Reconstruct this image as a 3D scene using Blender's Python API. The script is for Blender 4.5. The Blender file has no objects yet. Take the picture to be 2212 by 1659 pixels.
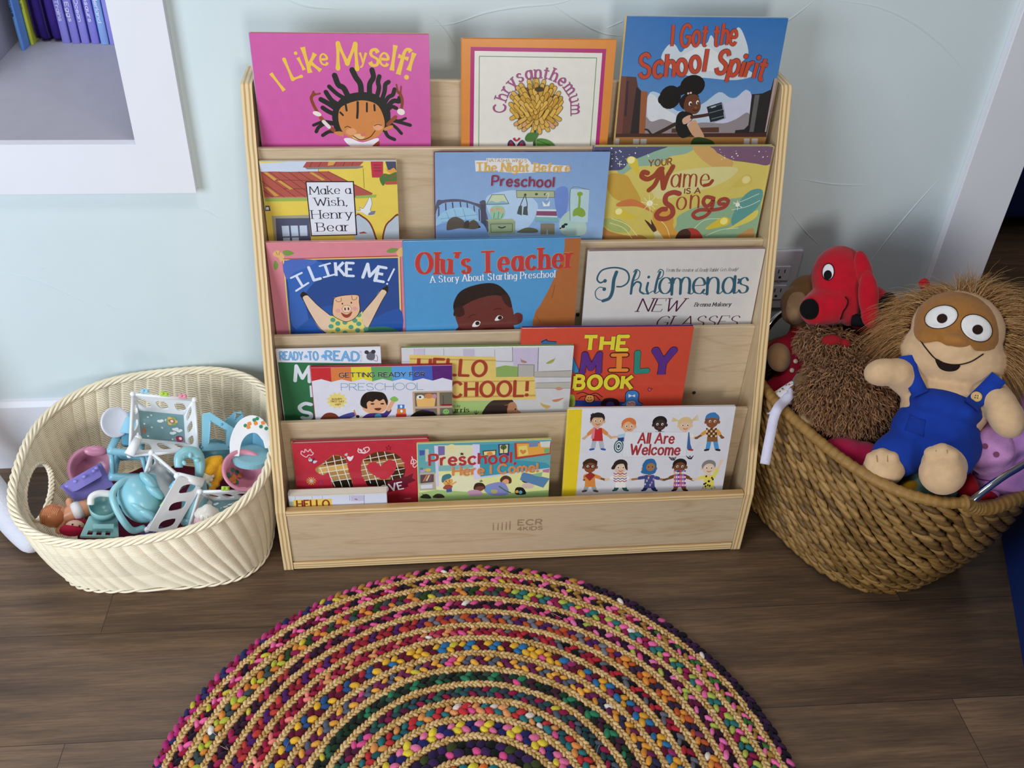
import bpy, bmesh, math, random
import numpy as np
from mathutils import Vector, Matrix, noise
from mathutils.geometry import tessellate_polygon
from mathutils.bvhtree import BVHTree

sc = bpy.context.scene
C = sc.collection
rnd = random.Random(7)
PI = math.pi
R = math.radians

# ------------------------------------------------------------------ camera, light, exposure
cam_d = bpy.data.cameras.new('camera')
cam = bpy.data.objects.new('camera', cam_d)
C.objects.link(cam)
cam.matrix_world = Matrix(((0.994702, 0.027807, -0.098971, 0.27026), (-0.095721, 0.601659, -0.792997, -1.64798), (0.037496, 0.798269, 0.601133, 1.43173), (0, 0, 0, 1)))
cam_d.sensor_width = 36.0
cam_d.lens = 33.3821
cam_d.clip_start = 0.02
sc.camera = cam

sc.view_settings.view_transform = 'Standard'
sc.view_settings.look = 'None'
sc.view_settings.gamma = 1.0
sc.view_settings.use_curve_mapping = False
sc.view_settings.exposure = 0.0

world = bpy.data.worlds.new('room_ambient')
sc.world = world
world.use_nodes = True
wb = world.node_tree.nodes['Background']
wb.inputs[0].default_value = (0.80, 0.86, 1.0, 1)
wb.inputs[1].default_value = 0.13


def area(name, loc, target, size, energy, color, size_y=None, spread=None):
    d = bpy.data.lights.new(name, 'AREA')
    d.energy = energy
    d.color = color
    d.size = size
    if size_y:
        d.shape = 'RECTANGLE'
        d.size_y = size_y
    if spread:
        d.spread = spread
    o = bpy.data.objects.new(name, d)
    C.objects.link(o)
    o.location = loc
    o.rotation_euler = (Vector(target) - Vector(loc)).to_track_quat('-Z', 'Y').to_euler()
    return o


# daylight from a window left of the photographer, a glass door behind, ceiling lamps
area('window_daylight', (-1.5, -1.85, 1.1), (-0.2, -0.1, 0.42), 1.25, 45, (0.80, 0.89, 1.0), 1.2)
area('door_daylight', (0.75, -3.6, 0.95), (0.6, 0, 0.45), 0.55, 26, (1.0, 0.95, 0.88), 1.0)
area('ceiling_lamp', (0.35, -0.95, 2.55), (0.4, -0.35, 0), 0.9, 12, (1.0, 0.94, 0.86), 0.35)


area('next_room_fill', (2.3, 1.3, 2.45), (2.3, 1.2, 0), 0.6, 5, (1.0, 0.9, 0.8))  # added fill light, lifts the black interior past the doorway
area('cubby_fill', (-0.62, 0.28, 1.72), (-0.55, 0.32, 0.75), 0.35, 4.5, (0.90, 0.92, 1.0))  # unseen fill added inside the cubby top to brighten its books and panels


# ------------------------------------------------------------------ helpers
def lin(c):
    def f(v):
        v /= 255.0
        return v / 12.92 if v <= 0.04045 else ((v + 0.055) / 1.055) ** 2.4
    return tuple(f(int(c[i:i + 2], 16)) for i in (0, 2, 4))


class MB:
    """collects verts, faces, one colour and one material slot per face"""

    def __init__(s):
        s.v = []; s.f = []; s.c = []; s.m = []

    def add(s, vs, fs, col='ffffff', m=0):
        b = len(s.v)
        s.v.extend(vs)
        c = lin(col) if isinstance(col, str) else col
        for f in fs:
            s.f.append(tuple(i + b for i in f)); s.c.append(c); s.m.append(m)

    def build(s, name, mats, parent=None, smooth=True, loc=None, bevel=None, sub=0):
        me = bpy.data.meshes.new(name)
        me.from_pydata([tuple(v) for v in s.v], [], s.f)
        if not isinstance(mats, (list, tuple)):
            mats = [mats]
        for m in mats:
            me.materials.append(m)
        me.polygons.foreach_set('material_index', s.m)
        me.polygons.foreach_set('use_smooth', [smooth] * len(s.f))
        a = me.color_attributes.new('Col', 'FLOAT_COLOR', 'CORNER')
        cc = []
        for f, c in zip(s.f, s.c):
            if isinstance(c[0], tuple):
                for k in range(len(f)):
                    cc.extend((*c[k], 1.0))
            else:
                cc.extend((*c, 1.0) * len(f))
        a.data.foreach_set('color', cc)
        me.update()
        o = bpy.data.objects.new(name, me)
        C.objects.link(o)
        if parent:
            o.parent = parent
        if loc:
            o.location = loc
        if bevel:
            md = o.modifiers.new('bevel', 'BEVEL')
            md.width = bevel; md.segments = 3; md.limit_method = 'ANGLE'; md.angle_limit = R(40)
        if sub:
            md = o.modifiers.new('sub', 'SUBSURF'); md.levels = sub; md.render_levels = sub
        return o


def thing(name, label, cat, loc=(0, 0, 0), rot=None, group=None):
    o = bpy.data.objects.new(name, None)
    o.empty_display_size = 0.02
    C.objects.link(o)
    o.matrix_world = Matrix.Translation(loc) @ (rot.to_4x4() if rot is not None else Matrix())
    return tag(o, label, cat, group)


def tag(o, label, cat, group=None):
    o['label'] = label; o['category'] = cat
    if group:
        o['group'] = group
    return o


def struct(o):
    o['kind'] = 'structure'
    return o


def box(mb, x0, y0, z0, x1, y1, z1, col='ffffff', m=0):
    v = [(x0, y0, z0), (x1, y0, z0), (x1, y1, z0), (x0, y1, z0), (x0, y0, z1), (x1, y0, z1), (x1, y1, z1), (x0, y1, z1)]
    mb.add(v, [(3, 2, 1, 0), (4, 5, 6, 7), (0, 1, 5, 4), (1, 2, 6, 5), (2, 3, 7, 6), (3, 0, 4, 7)], col, m)


def prism(mb, pts, axis, a, b, col='ffffff', m=0, mside=None):
    """polygon pts (2d) extruded along axis 0/1/2 from a to b"""
    def P(p, t):
        return (t, p[0], p[1]) if axis == 0 else ((p[0], t, p[1]) if axis == 1 else (p[0], p[1], t))
    n = len(pts)
    v = [P(p, a) for p in pts] + [P(p, b) for p in pts]
    mb.add(v, [tuple(range(n))[::-1], tuple(range(n, 2 * n))], col, m)
    mb.add(v, [(i, (i + 1) % n, n + (i + 1) % n, n + i) for i in range(n)], col, m if mside is None else mside)


def frames(pts, closed=False):
    pts = [Vector(p) for p in pts]
    n = len(pts); T = []
    for i in range(n):
        a = pts[(i - 1) % n] if (closed or i > 0) else pts[i]
        b = pts[(i + 1) % n] if (closed or i < n - 1) else pts[i]
        t = (b - a)
        T.append(t.normalized() if t.length > 1e-9 else Vector((0, 0, 1)))
    up = Vector((0, 0, 1)) if abs(T[0].z) < 0.9 else Vector((1, 0, 0))
    N = (up - T[0] * up.dot(T[0])).normalized()
    out = []
    for t in T:
        N = N - t * N.dot(t)
        N = N.normalized() if N.length > 1e-6 else t.orthogonal().normalized()
        out.append((N, t.cross(N)))
    return pts, out


def tube(mb, pts, r, k=8, col='ffffff', m=0, closed=False, caps=True):
    pts, fr = frames(pts, closed)
    n = len(pts); v = []
    for i, (p, (N, B)) in enumerate(zip(pts, fr)):
        ri = r[i] if isinstance(r, (list, tuple)) else r
        for j in range(k):
            a = 2 * PI * j / k
            v.append(p + N * (ri * math.cos(a)) + B * (ri * math.sin(a)))
    f = []
    for i in range(n if closed else n - 1):
        i2 = (i + 1) % n
        for j in range(k):
            f.append((i * k + j, i * k + (j + 1) % k, i2 * k + (j + 1) % k, i2 * k + j))
    if not closed and caps:
        f.append(tuple(range(k))[::-1]); f.append(tuple(range((n - 1) * k, n * k)))
    mb.add(v, f, col, m)


def ball(mb, c, r, rot=None, nu=14, nv=9, col='ffffff', m=0):
    if not isinstance(r, (list, tuple)):
        r = (r, r, r)
    c = Vector(c)
    M = rot if rot is not None else Matrix.Identity(3)
    v = [c + M @ Vector((0, 0, r[2]))]
    for i in range(1, nv):
        t = PI * i / nv
        for j in range(nu):
            p = 2 * PI * j / nu
            v.append(c + M @ Vector((r[0] * math.sin(t) * math.cos(p), r[1] * math.sin(t) * math.sin(p), r[2] * math.cos(t))))
    v.append(c + M @ Vector((0, 0, -r[2])))
    f = [(0, 1 + j, 1 + (j + 1) % nu) for j in range(nu)]
    for i in range(nv - 2):
        for j in range(nu):
            a = 1 + i * nu
            f.append((a + j, a + nu + j, a + nu + (j + 1) % nu, a + (j + 1) % nu))
    L = len(v) - 1; a = 1 + (nv - 2) * nu
    f += [(L, a + (j + 1) % nu, a + j) for j in range(nu)]
    mb.add(v, f, col, m)


def lathe(mb, prof, c=(0, 0, 0), rot=None, k=32, col='ffffff', m=0, a0=0, a1=2 * PI):
    """prof: (radius, height) list, turned about local Z"""
    c = Vector(c); M = rot if rot is not None else Matrix.Identity(3)
    full = abs(a1 - a0 - 2 * PI) < 1e-6
    kk = k if full else k + 1
    v = [c + M @ Vector((r * math.cos(a0 + (a1 - a0) * j / k), r * math.sin(a0 + (a1 - a0) * j / k), h)) for r, h in prof for j in range(kk)]
    f = []
    for i in range(len(prof) - 1):
        for j in range(k):
            j2 = (j + 1) % kk
            f.append((i * kk + j, i * kk + j2, (i + 1) * kk + j2, (i + 1) * kk + j))
    mb.add(v, f, col, m)


def crv(pts, n=6, closed=False):
    """smooth curve through points (any dimension)"""
    P = [np.array(p, float) for p in pts]
    if len(P) < 3:
        return [tuple(p) for p in P]
    N = len(P); out = []
    for i in range(N if closed else N - 1):
        p0 = P[(i - 1) % N] if (closed or i > 0) else 2 * P[0] - P[1]
        p1 = P[i]; p2 = P[(i + 1) % N]
        p3 = P[(i + 2) % N] if (closed or i + 2 < N) else 2 * P[-1] - P[-2]
        for k in range(n):
            t = k / n
            out.append(tuple(0.5 * (2 * p1 + (p2 - p0) * t + (2 * p0 - 5 * p1 + 4 * p2 - p3) * t * t + (3 * p1 - p0 - 3 * p2 + p3) * t ** 3)))
    if not closed:
        out.append(tuple(P[-1]))
    return out


def plate(mb, outline, holes, fn, th, col='ffffff', m=0):
    """flat sheet with holes; fn maps (u, v, w) to space, w = +-th/2"""
    loops = [[Vector((p[0], p[1], 0)) for p in outline]] + [[Vector((p[0], p[1], 0)) for p in h] for h in holes]
    tris = tessellate_polygon(loops)
    flat = [p for l in loops for p in l]
    n = len(flat)
    v = [Vector(fn(p.x, p.y, th / 2)) for p in flat] + [Vector(fn(p.x, p.y, -th / 2)) for p in flat]
    f = []
    for t in tris:
        a, b, c = (flat[i] for i in t)
        if (b - a).cross(c - a).z < 0:
            t = (t[0], t[2], t[1])
        f.append(tuple(t)); f.append((t[2] + n, t[1] + n, t[0] + n))
    b = 0
    for l in loops:
        k = len(l)
        ar = sum(l[i].x * l[(i + 1) % k].y - l[(i + 1) % k].x * l[i].y for i in range(k))
        hole = l is not loops[0]
        for i in range(k):
            q = (b + i, b + i + n, b + (i + 1) % k + n, b + (i + 1) % k)
            f.append(q if (ar > 0) else q[::-1])
        b += k
    mb.add(v, f, col, m)


def ell(cx, cy, rx, ry, n=20, rot=0.0, p=2.0):
    o = []
    for i in range(n):
        t = 2 * PI * i / n
        c, s = math.cos(t), math.sin(t)
        x = rx * math.copysign(abs(c) ** (2 / p), c); y = ry * math.copysign(abs(s) ** (2 / p), s)
        o.append((cx + x * math.cos(rot) - y * math.sin(rot), cy + x * math.sin(rot) + y * math.cos(rot)))
    return o


# ------------------------------------------------------------------ materials (all procedural)
def nt(name):
    m = bpy.data.materials.new(name)
    m.use_nodes = True
    t = m.node_tree
    return m, t, t.nodes['Principled BSDF']


def nd(t, typ, **kw):
    n = t.nodes.new(typ)
    for k, v in kw.items():
        if k.startswith('i_'):
            n.inputs[int(k[2:]) if k[2:].isdigit() else k[2:].replace('_', ' ')].default_value = v
        else:
            setattr(n, k, v)
    return n


def mixc(t, fac, a, b, mode='MIX'):
    n = t.nodes.new('ShaderNodeMix'); n.data_type = 'RGBA'; n.blend_type = mode
    for s, x in ((n.inputs[0], fac), (n.inputs[6], a), (n.inputs[7], b)):
        if hasattr(x, 'is_output'):
            t.links.new(x, s)
        elif isinstance(x, (int, float)):
            s.default_value = x
        else:
            s.default_value = (*x[:3], 1)
    return n.outputs[2]


def mat(name, col=None, rough=0.5, spec=0.5, metal=0.0, var=0.08, scale=40.0, bump=0.0, bscale=200.0, coat=0.0, sheen=0.0, sss=0.0, alpha=1.0, trans=0.0, stretch=(1, 1, 1), detail=3.0):
    """plain procedural surface: colour (or the mesh colours) broken up by noise, with a noise bump"""
    m, t, b = nt(name)
    tc = nd(t, 'ShaderNodeTexCoord')
    mp = nd(t, 'ShaderNodeMapping'); mp.inputs['Scale'].default_value = stretch
    t.links.new(tc.outputs['Object'], mp.inputs[0])
    nz = nd(t, 'ShaderNodeTexNoise'); nz.inputs['Scale'].default_value = scale; nz.inputs['Detail'].default_value = detail
    t.links.new(mp.outputs[0], nz.inputs['Vector'])
    if col is None:
        at = nd(t, 'ShaderNodeAttribute', attribute_name='Col')
        base = at.outputs['Color']
    else:
        base = lin(col)
    if var:
        rg = nd(t, 'ShaderNodeMapRange')
        rg.inputs['To Min'].default_value = 1 - var * 2; rg.inputs['To Max'].default_value = 1 + var * 2
        t.links.new(nz.outputs['Fac'], rg.inputs['Value'])
        cb = nd(t, 'ShaderNodeCombineColor')
        for i in range(3):
            t.links.new(rg.outputs[0], cb.inputs[i])
        base = mixc(t, 1.0, base, cb.outputs[0], 'MULTIPLY')
        t.links.new(base, b.inputs['Base Color'])
    elif col is None:
        t.links.new(base, b.inputs['Base Color'])
    else:
        b.inputs['Base Color'].default_value = (*base, 1)
    b.inputs['Roughness'].default_value = rough
    b.inputs['Specular IOR Level'].default_value = spec
    b.inputs['Metallic'].default_value = metal
    b.inputs['Coat Weight'].default_value = coat
    b.inputs['Sheen Weight'].default_value = sheen
    b.inputs['Alpha'].default_value = alpha
    b.inputs['Transmission Weight'].default_value = trans
    if sss:
        b.inputs['Subsurface Weight'].default_value = sss
        b.inputs['Subsurface Scale'].default_value = 0.01
    if bump:
        n2 = nd(t, 'ShaderNodeTexNoise'); n2.inputs['Scale'].default_value = bscale; n2.inputs['Detail'].default_value = 4
        t.links.new(mp.outputs[0], n2.inputs['Vector'])
        bp = nd(t, 'ShaderNodeBump'); bp.inputs['Strength'].default_value = bump; bp.inputs['Distance'].default_value = 0.002
        t.links.new(n2.outputs['Fac'], bp.inputs['Height'])
        t.links.new(bp.outputs[0], b.inputs['Normal'])
    return m


def wood_mat(name, light, dark, axis=0, rough=0.38, rings=3.0):
    """birch veneer: faint cathedral grain drawn along one axis"""
    m, t, b = nt(name)
    tc = nd(t, 'ShaderNodeTexCoord'); mp = nd(t, 'ShaderNodeMapping')
    s = [9.0, 9.0, 9.0]; s[axis] = 1.1
    mp.inputs['Scale'].default_value = s
    t.links.new(tc.outputs['Object'], mp.inputs[0])
    nz = nd(t, 'ShaderNodeTexNoise', i_Scale=1.6, i_Detail=3.0, i_Distortion=0.4)
    t.links.new(mp.outputs[0], nz.inputs['Vector'])
    mu = nd(t, 'ShaderNodeMath', operation='MULTIPLY'); mu.inputs[1].default_value = rings * 4
    t.links.new(nz.outputs['Fac'], mu.inputs[0])
    fr = nd(t, 'ShaderNodeMath', operation='PINGPONG'); fr.inputs[1].default_value = 1.0
    t.links.new(mu.outputs[0], fr.inputs[0])
    pw = nd(t, 'ShaderNodeMath', operation='POWER'); pw.inputs[1].default_value = 6.0
    t.links.new(fr.outputs[0], pw.inputs[0])
    fine = nd(t, 'ShaderNodeTexNoise', i_Scale=28.0, i_Detail=4.0)
    t.links.new(mp.outputs[0], fine.inputs['Vector'])
    sm = nd(t, 'ShaderNodeMath', operation='MULTIPLY_ADD'); sm.inputs[1].default_value = 0.28
    t.links.new(pw.outputs[0], sm.inputs[0])
    f2 = nd(t, 'ShaderNodeMath', operation='MULTIPLY'); f2.inputs[1].default_value = 0.5
    t.links.new(fine.outputs['Fac'], f2.inputs[0]); t.links.new(f2.outputs[0], sm.inputs[2])
    t.links.new(mixc(t, sm.outputs[0], lin(light), lin(dark)), b.inputs['Base Color'])
    b.inputs['Roughness'].default_value = rough
    b.inputs['Coat Weight'].default_value = 0.25; b.inputs['Coat Roughness'].default_value = 0.2
    return m


def ply_mat(name, axis, period):
    """cut plywood edge: pale and brown laminations across the thickness"""
    m, t, b = nt(name)
    tc = nd(t, 'ShaderNodeTexCoord'); mp = nd(t, 'ShaderNodeMapping')
    t.links.new(tc.outputs['Object'], mp.inputs[0])
    sp = nd(t, 'ShaderNodeSeparateXYZ')
    t.links.new(mp.outputs[0], sp.inputs[0])
    w = nd(t, 'ShaderNodeMath', operation='MULTIPLY'); w.inputs[1].default_value = 1.0 / period
    t.links.new(sp.outputs[axis], w.inputs[0])
    nz = nd(t, 'ShaderNodeTexNoise', i_Scale=14.0)
    t.links.new(tc.outputs['Object'], nz.inputs['Vector'])
    ad = nd(t, 'ShaderNodeMath', operation='MULTIPLY_ADD'); ad.inputs[1].default_value = 0.55
    t.links.new(nz.outputs['Fac'], ad.inputs[0]); t.links.new(w.outputs[0], ad.inputs[2])
    pp = nd(t, 'ShaderNodeMath', operation='PINGPONG'); pp.inputs[1].default_value = 0.5
    t.links.new(ad.outputs[0], pp.inputs[0])
    rp = nd(t, 'ShaderNodeValToRGB')
    e = rp.color_ramp.elements
    e[0].position = 0.1; e[0].color = (*lin('c09a66'), 1)
    e[1].position = 0.3; e[1].color = (*lin('ecd2a0'), 1)
    t.links.new(pp.outputs[0], rp.inputs[0])
    t.links.new(rp.outputs[0], b.inputs['Base Color'])
    b.inputs['Roughness'].default_value = 0.35
    b.inputs['Coat Weight'].default_value = 0.3
    return m


def floor_mat():
    m, t, b = nt('dark_vinyl_planks')
    tc = nd(t, 'ShaderNodeTexCoord'); mp = nd(t, 'ShaderNodeMapping')
    mp.inputs['Rotation'].default_value = (0, 0, R(0.8)); mp.inputs['Location'].default_value = (1.268, 0.482, 0)
    t.links.new(tc.outputs['Object'], mp.inputs[0])
    br = nd(t, 'ShaderNodeTexBrick', offset=0.37, offset_frequency=2)
    br.inputs['Color1'].default_value = (0, 0, 0, 1); br.inputs['Color2'].default_value = (1, 1, 1, 1); br.inputs['Mortar'].default_value = (.5, .5, .5, 1)
    br.inputs['Scale'].default_value = 1.0; br.inputs['Mortar Size'].default_value = 0.0006; br.inputs['Brick Width'].default_value = 1.52; br.inputs['Row Height'].default_value = 0.222
    t.links.new(mp.outputs[0], br.inputs['Vector'])
    # shift the grain per plank
    ad = nd(t, 'ShaderNodeVectorMath', operation='MULTIPLY_ADD')
    ad.inputs[1].default_value = (7.3, 3.1, 5.7)
    t.links.new(br.outputs['Color'], ad.inputs[0]); t.links.new(mp.outputs[0], ad.inputs[2])
    m2 = nd(t, 'ShaderNodeMapping'); m2.inputs['Scale'].default_value = (1.0, 11, 1)
    t.links.new(ad.outputs[0], m2.inputs[0])
    big = nd(t, 'ShaderNodeTexNoise', i_Scale=2.6, i_Detail=5.0, i_Roughness=0.6)
    t.links.new(m2.outputs[0], big.inputs['Vector'])
    m3 = nd(t, 'ShaderNodeMapping'); m3.inputs['Scale'].default_value = (9, 170, 1)
    t.links.new(ad.outputs[0], m3.inputs[0])
    fine = nd(t, 'ShaderNodeTexNoise', i_Scale=1.6, i_Detail=5.0, i_Roughness=0.7)
    t.links.new(m3.outputs[0], fine.inputs['Vector'])
    rp = nd(t, 'ShaderNodeValToRGB')
    e = rp.color_ramp.elements
    e[0].position = 0.28; e[0].color = (*lin('4a3a2e'), 1)
    e[1].position = 0.72; e[1].color = (*lin('8c6f52'), 1)
    x = rp.color_ramp.elements.new(0.5); x.color = (*lin('695340'), 1)
    mm = nd(t, 'ShaderNodeMath', operation='MULTIPLY_ADD'); mm.inputs[1].default_value = 0.55
    t.links.new(fine.outputs['Fac'], mm.inputs[0])
    b2 = nd(t, 'ShaderNodeMath', operation='MULTIPLY_ADD'); b2.inputs[1].default_value = 0.75; b2.inputs[2].default_value = -0.15
    t.links.new(big.outputs['Fac'], b2.inputs[0]); t.links.new(b2.outputs[0], mm.inputs[2])
    t.links.new(mm.outputs[0], rp.inputs[0])
    tint = mixc(t, 0.30, rp.outputs[0], br.outputs['Color'], 'SOFT_LIGHT')
    seam = mixc(t, br.outputs['Fac'], tint, lin('2a211b'))
    t.links.new(seam, b.inputs['Base Color'])
    b.inputs['Roughness'].default_value = 0.5
    bp = nd(t, 'ShaderNodeBump', i_Strength=0.25, i_Distance=0.001)
    t.links.new(fine.outputs['Fac'], bp.inputs['Height']); t.links.new(bp.outputs[0], b.inputs['Normal'])
    return m


M = {}
M['wall'] = mat('pale_aqua_wall_paint', 'd2e0e4', 0.62, 0.3, var=0.02, scale=6, bump=0.12, bscale=110)
M['trim'] = mat('white_trim_paint', 'e4e6ee', 0.4, 0.4, var=0.015, scale=10)
M['floor'] = floor_mat()
M['birch'] = wood_mat('birch_veneer', 'd6c1a2', 'a88860', 0)
M['birch_v'] = wood_mat('birch_veneer_upright', 'cfb894', 'a5855c', 2)
M['plyx'] = ply_mat('plywood_edge_across', 0, 0.0075)
M['plyy'] = ply_mat('plywood_edge_depth', 2, 0.006)
M['engrave'] = mat('burnt_engraving', 'a08467', 0.6, 0.2, var=0.05)
M['print'] = mat('glossy_printed_cover', None, 0.24, 0.5, var=0.035, scale=60, coat=0.35)
M['print_dull'] = mat('matt_printed_cover', None, 0.42, 0.4, var=0.035, scale=60)
M['pages'] = mat('paper_page_block', 'e6e0d2', 0.8, 0.2, var=0.06, scale=8, stretch=(1, 220, 1))
M['plastic'] = mat('moulded_plastic', None, 0.28, 0.5, var=0.02, scale=30)
M['matt'] = mat('soft_plastic', None, 0.5, 0.4, var=0.03, scale=30)
M['plush'] = mat('short_plush', None, 0.95, 0.1, var=0.10, scale=90, bump=0.5, bscale=600, sheen=0.25)
M['felt'] = mat('felt_and_thread', None, 0.9, 0.15, var=0.05, scale=120, bump=0.2, bscale=700)
M['fur'] = mat('long_fur', None, 0.7, 0.25, var=0.18, scale=60, sheen=0.1)
M['denim'] = mat('blue_cotton', '1d3f9e', 0.9, 0.15, var=0.08, scale=30, bump=0.35, bscale=900, sheen=0.1)
M['wicker'] = mat('cream_wicker_strand', 'fbefd2', 0.42, 0.45, var=0.07, scale=25)
M['cane'] = mat('brown_seagrass', None, 0.5, 0.45, var=0.16, scale=70, stretch=(1, 1, 1), bump=0.3, bscale=260)
M['rag'] = mat('rag_cloth', None, 0.95, 0.1, var=0.16, scale=160, bump=0.6, bscale=420, sheen=0.1)
M['jute'] = mat('jute_fibre', None, 0.9, 0.15, var=0.14, scale=220, bump=0.6, bscale=500)
M['chrome'] = mat('chrome', 'd5d8dc', 0.12, 0.5, 1.0, var=0.0)
M['dark'] = mat('dark_metal', '33302d', 0.4, 0.5, 0.6, var=0.05)
M['skin'] = mat('skin', 'c99878', 0.55, 0.35, var=0.04, scale=50, sss=0.15)
M['sock'] = mat('white_sock_knit', 'dfe0ea', 0.95, 0.1, var=0.03, scale=60, bump=0.7, bscale=330)
M['navy'] = mat('navy_vinyl', '0e2c6b', 0.5, 0.4, var=0.05, scale=20)
M['grey'] = mat('grey_laminate', 'a9a9b2', 0.45, 0.4, var=0.03, scale=30)
M['clear'] = mat('pink_tinted_plastic', 'f0b6c0', 0.1, 0.5, var=0.0, trans=0.5)


# ------------------------------------------------------------------ the room
XI, ZI = -0.2075, 0.745          # opening of the cubby in the wall
XT, XO = 1.345, 1.459            # door casing: left edge, doorway edge
mb = MB()
for x0, x1, z0, z1 in ((-2.6, XI, 0, ZI), (XI, XT + 0.05, 0, 2.6), (-2.6, XI, 1.9, 2.6)):
    mb.add([(x0, 0, z0), (x1, 0, z0), (x1, 0, z1), (x0, 0, z1)], [(0, 1, 2, 3)])
# the end of the wall at the doorway, and its far face
mb.add([(XT + .05, 0, 0), (XT + .05, .12, 0), (XT + .05, .12, 2.6), (XT + .05, 0, 2.6)], [(0, 1, 2, 3)])
# trowel ridges left in the plaster
def ridge(pts, r=0.0016):
    p = crv(pts, 10)
    p = [(a[0], 0.0004, a[1]) for a in p]
    n = len(p)
    tube(mb, p, [r * (0.35 + 0.65 * math.sin(PI * (i + .5) / n)) for i in range(n)], 6)
for pts in (((-0.511, 0.482), (-0.464, 0.469), (-0.412, 0.439), (-0.360, 0.402)),
            ((-0.340, 0.415), (-0.325, 0.401), (-0.307, 0.393)),
            ((-0.135, 0.618), (-0.112, 0.607), (-0.089, 0.590)),
            ((-0.444, 0.497), (-0.430, 0.489)),
            ((0.305, 0.946), (0.348, 0.950), (0.402, 0.968), (0.457, 0.978), (0.519, 0.984), (0.566, 0.998)),
            ((0.309, 0.965), (0.332, 0.943), (0.352, 0.912)),
            ((0.503, 0.990), (0.553, 0.960), (0.603, 0.937), (0.644, 0.931)),
            ((0.883, 0.940), (0.929, 0.960), (0.971, 0.995)),
            ((1.004, 0.996), (1.082, 0.986), (1.147, 0.964), (1.199, 0.936), (1.244, 0.906), (1.285, 0.872)),
            ((1.306, 0.662), (1.275, 0.607), (1.244, 0.545), (1.214, 0.476)),
            ((1.008, 0.600), (1.052, 0.553), (1.094, 0.516)),
            ((0.612, 0.945), (0.638, 0.957)),
            ((0.061, 0.992), (0.104, 0.976), (0.164, 0.971)),
            ((1.012, 0.664), (1.090, 0.651), (1.167, 0.648))):
    ridge(pts)
struct(mb.build('wall_back', M['wall'], smooth=False))

mb = MB(); box(mb, -2.6, -2.6, -0.05, 3.4, 3.0, 0)
struct(mb.build('floor', M['floor'], smooth=False))
mb = MB(); prism(mb, [(0, 0.0), (-.0125, 0), (-.0125, .166), (-.006, .177), (0, .180)], 0, -2.6, XT)
struct(mb.build('baseboard_back', M['trim'], smooth=False))

# white casing round the cubby opening
mb = MB()
prism(mb, [(-2.6, ZI - .093), (-.119, ZI - .093), (-.119, 2.0), (XI, 2.0), (XI, ZI), (-2.6, ZI)], 1, -0.02, 0.0)
struct(mb.build('trim_1', M['trim'], smooth=False, bevel=.0015))
# white door casing with its side in view
mb = MB()
box(mb, XT, -.02, 0, XO, 0, 2.3)
box(mb, XO - .02, 0, 0, XO - .005, .13, 2.3)
struct(mb.build('trim_2', M['trim'], smooth=False, bevel=.0015))
# dim room beyond the doorway
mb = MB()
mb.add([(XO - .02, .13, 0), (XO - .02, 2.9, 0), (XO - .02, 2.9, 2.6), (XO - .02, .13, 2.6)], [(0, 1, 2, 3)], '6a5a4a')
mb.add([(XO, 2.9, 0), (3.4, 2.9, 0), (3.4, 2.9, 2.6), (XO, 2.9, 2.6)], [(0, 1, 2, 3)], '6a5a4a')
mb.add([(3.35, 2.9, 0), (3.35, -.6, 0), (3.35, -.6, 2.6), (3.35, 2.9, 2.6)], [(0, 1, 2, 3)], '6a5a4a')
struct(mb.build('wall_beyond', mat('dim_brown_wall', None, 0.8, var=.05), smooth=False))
mb = MB(); mb.add([(XT, .0, 2.6), (3.4, .0, 2.6), (3.4, 3, 2.6), (XT, 3, 2.6)], [(0, 1, 2, 3)])
struct(mb.build('ceiling', M['trim'], smooth=False))

# grey cubby behind the wall opening
t = thing('built_in_cubby', 'grey laminate cubby set into the wall behind the white square casing', 'cubby', (0, 0, ZI))
mb = MB(); box(mb, -1.4, .001, -.035, XI + .06, .75, -.0002)
mb.build('cubby_floor', M['grey'], t, False, bevel=.001)
mb = MB(); box(mb, XI + .045, .001, 0, XI + .06, .75, 1.1)
mb.build('side_panel', M['grey'], t, False)
mb = MB(); box(mb, -1.4, .735, 0, XI + .045, .75, 1.1)
mb.build('back_panel', M['grey'], t, False)
t['kind'] = 'structure'

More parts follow.
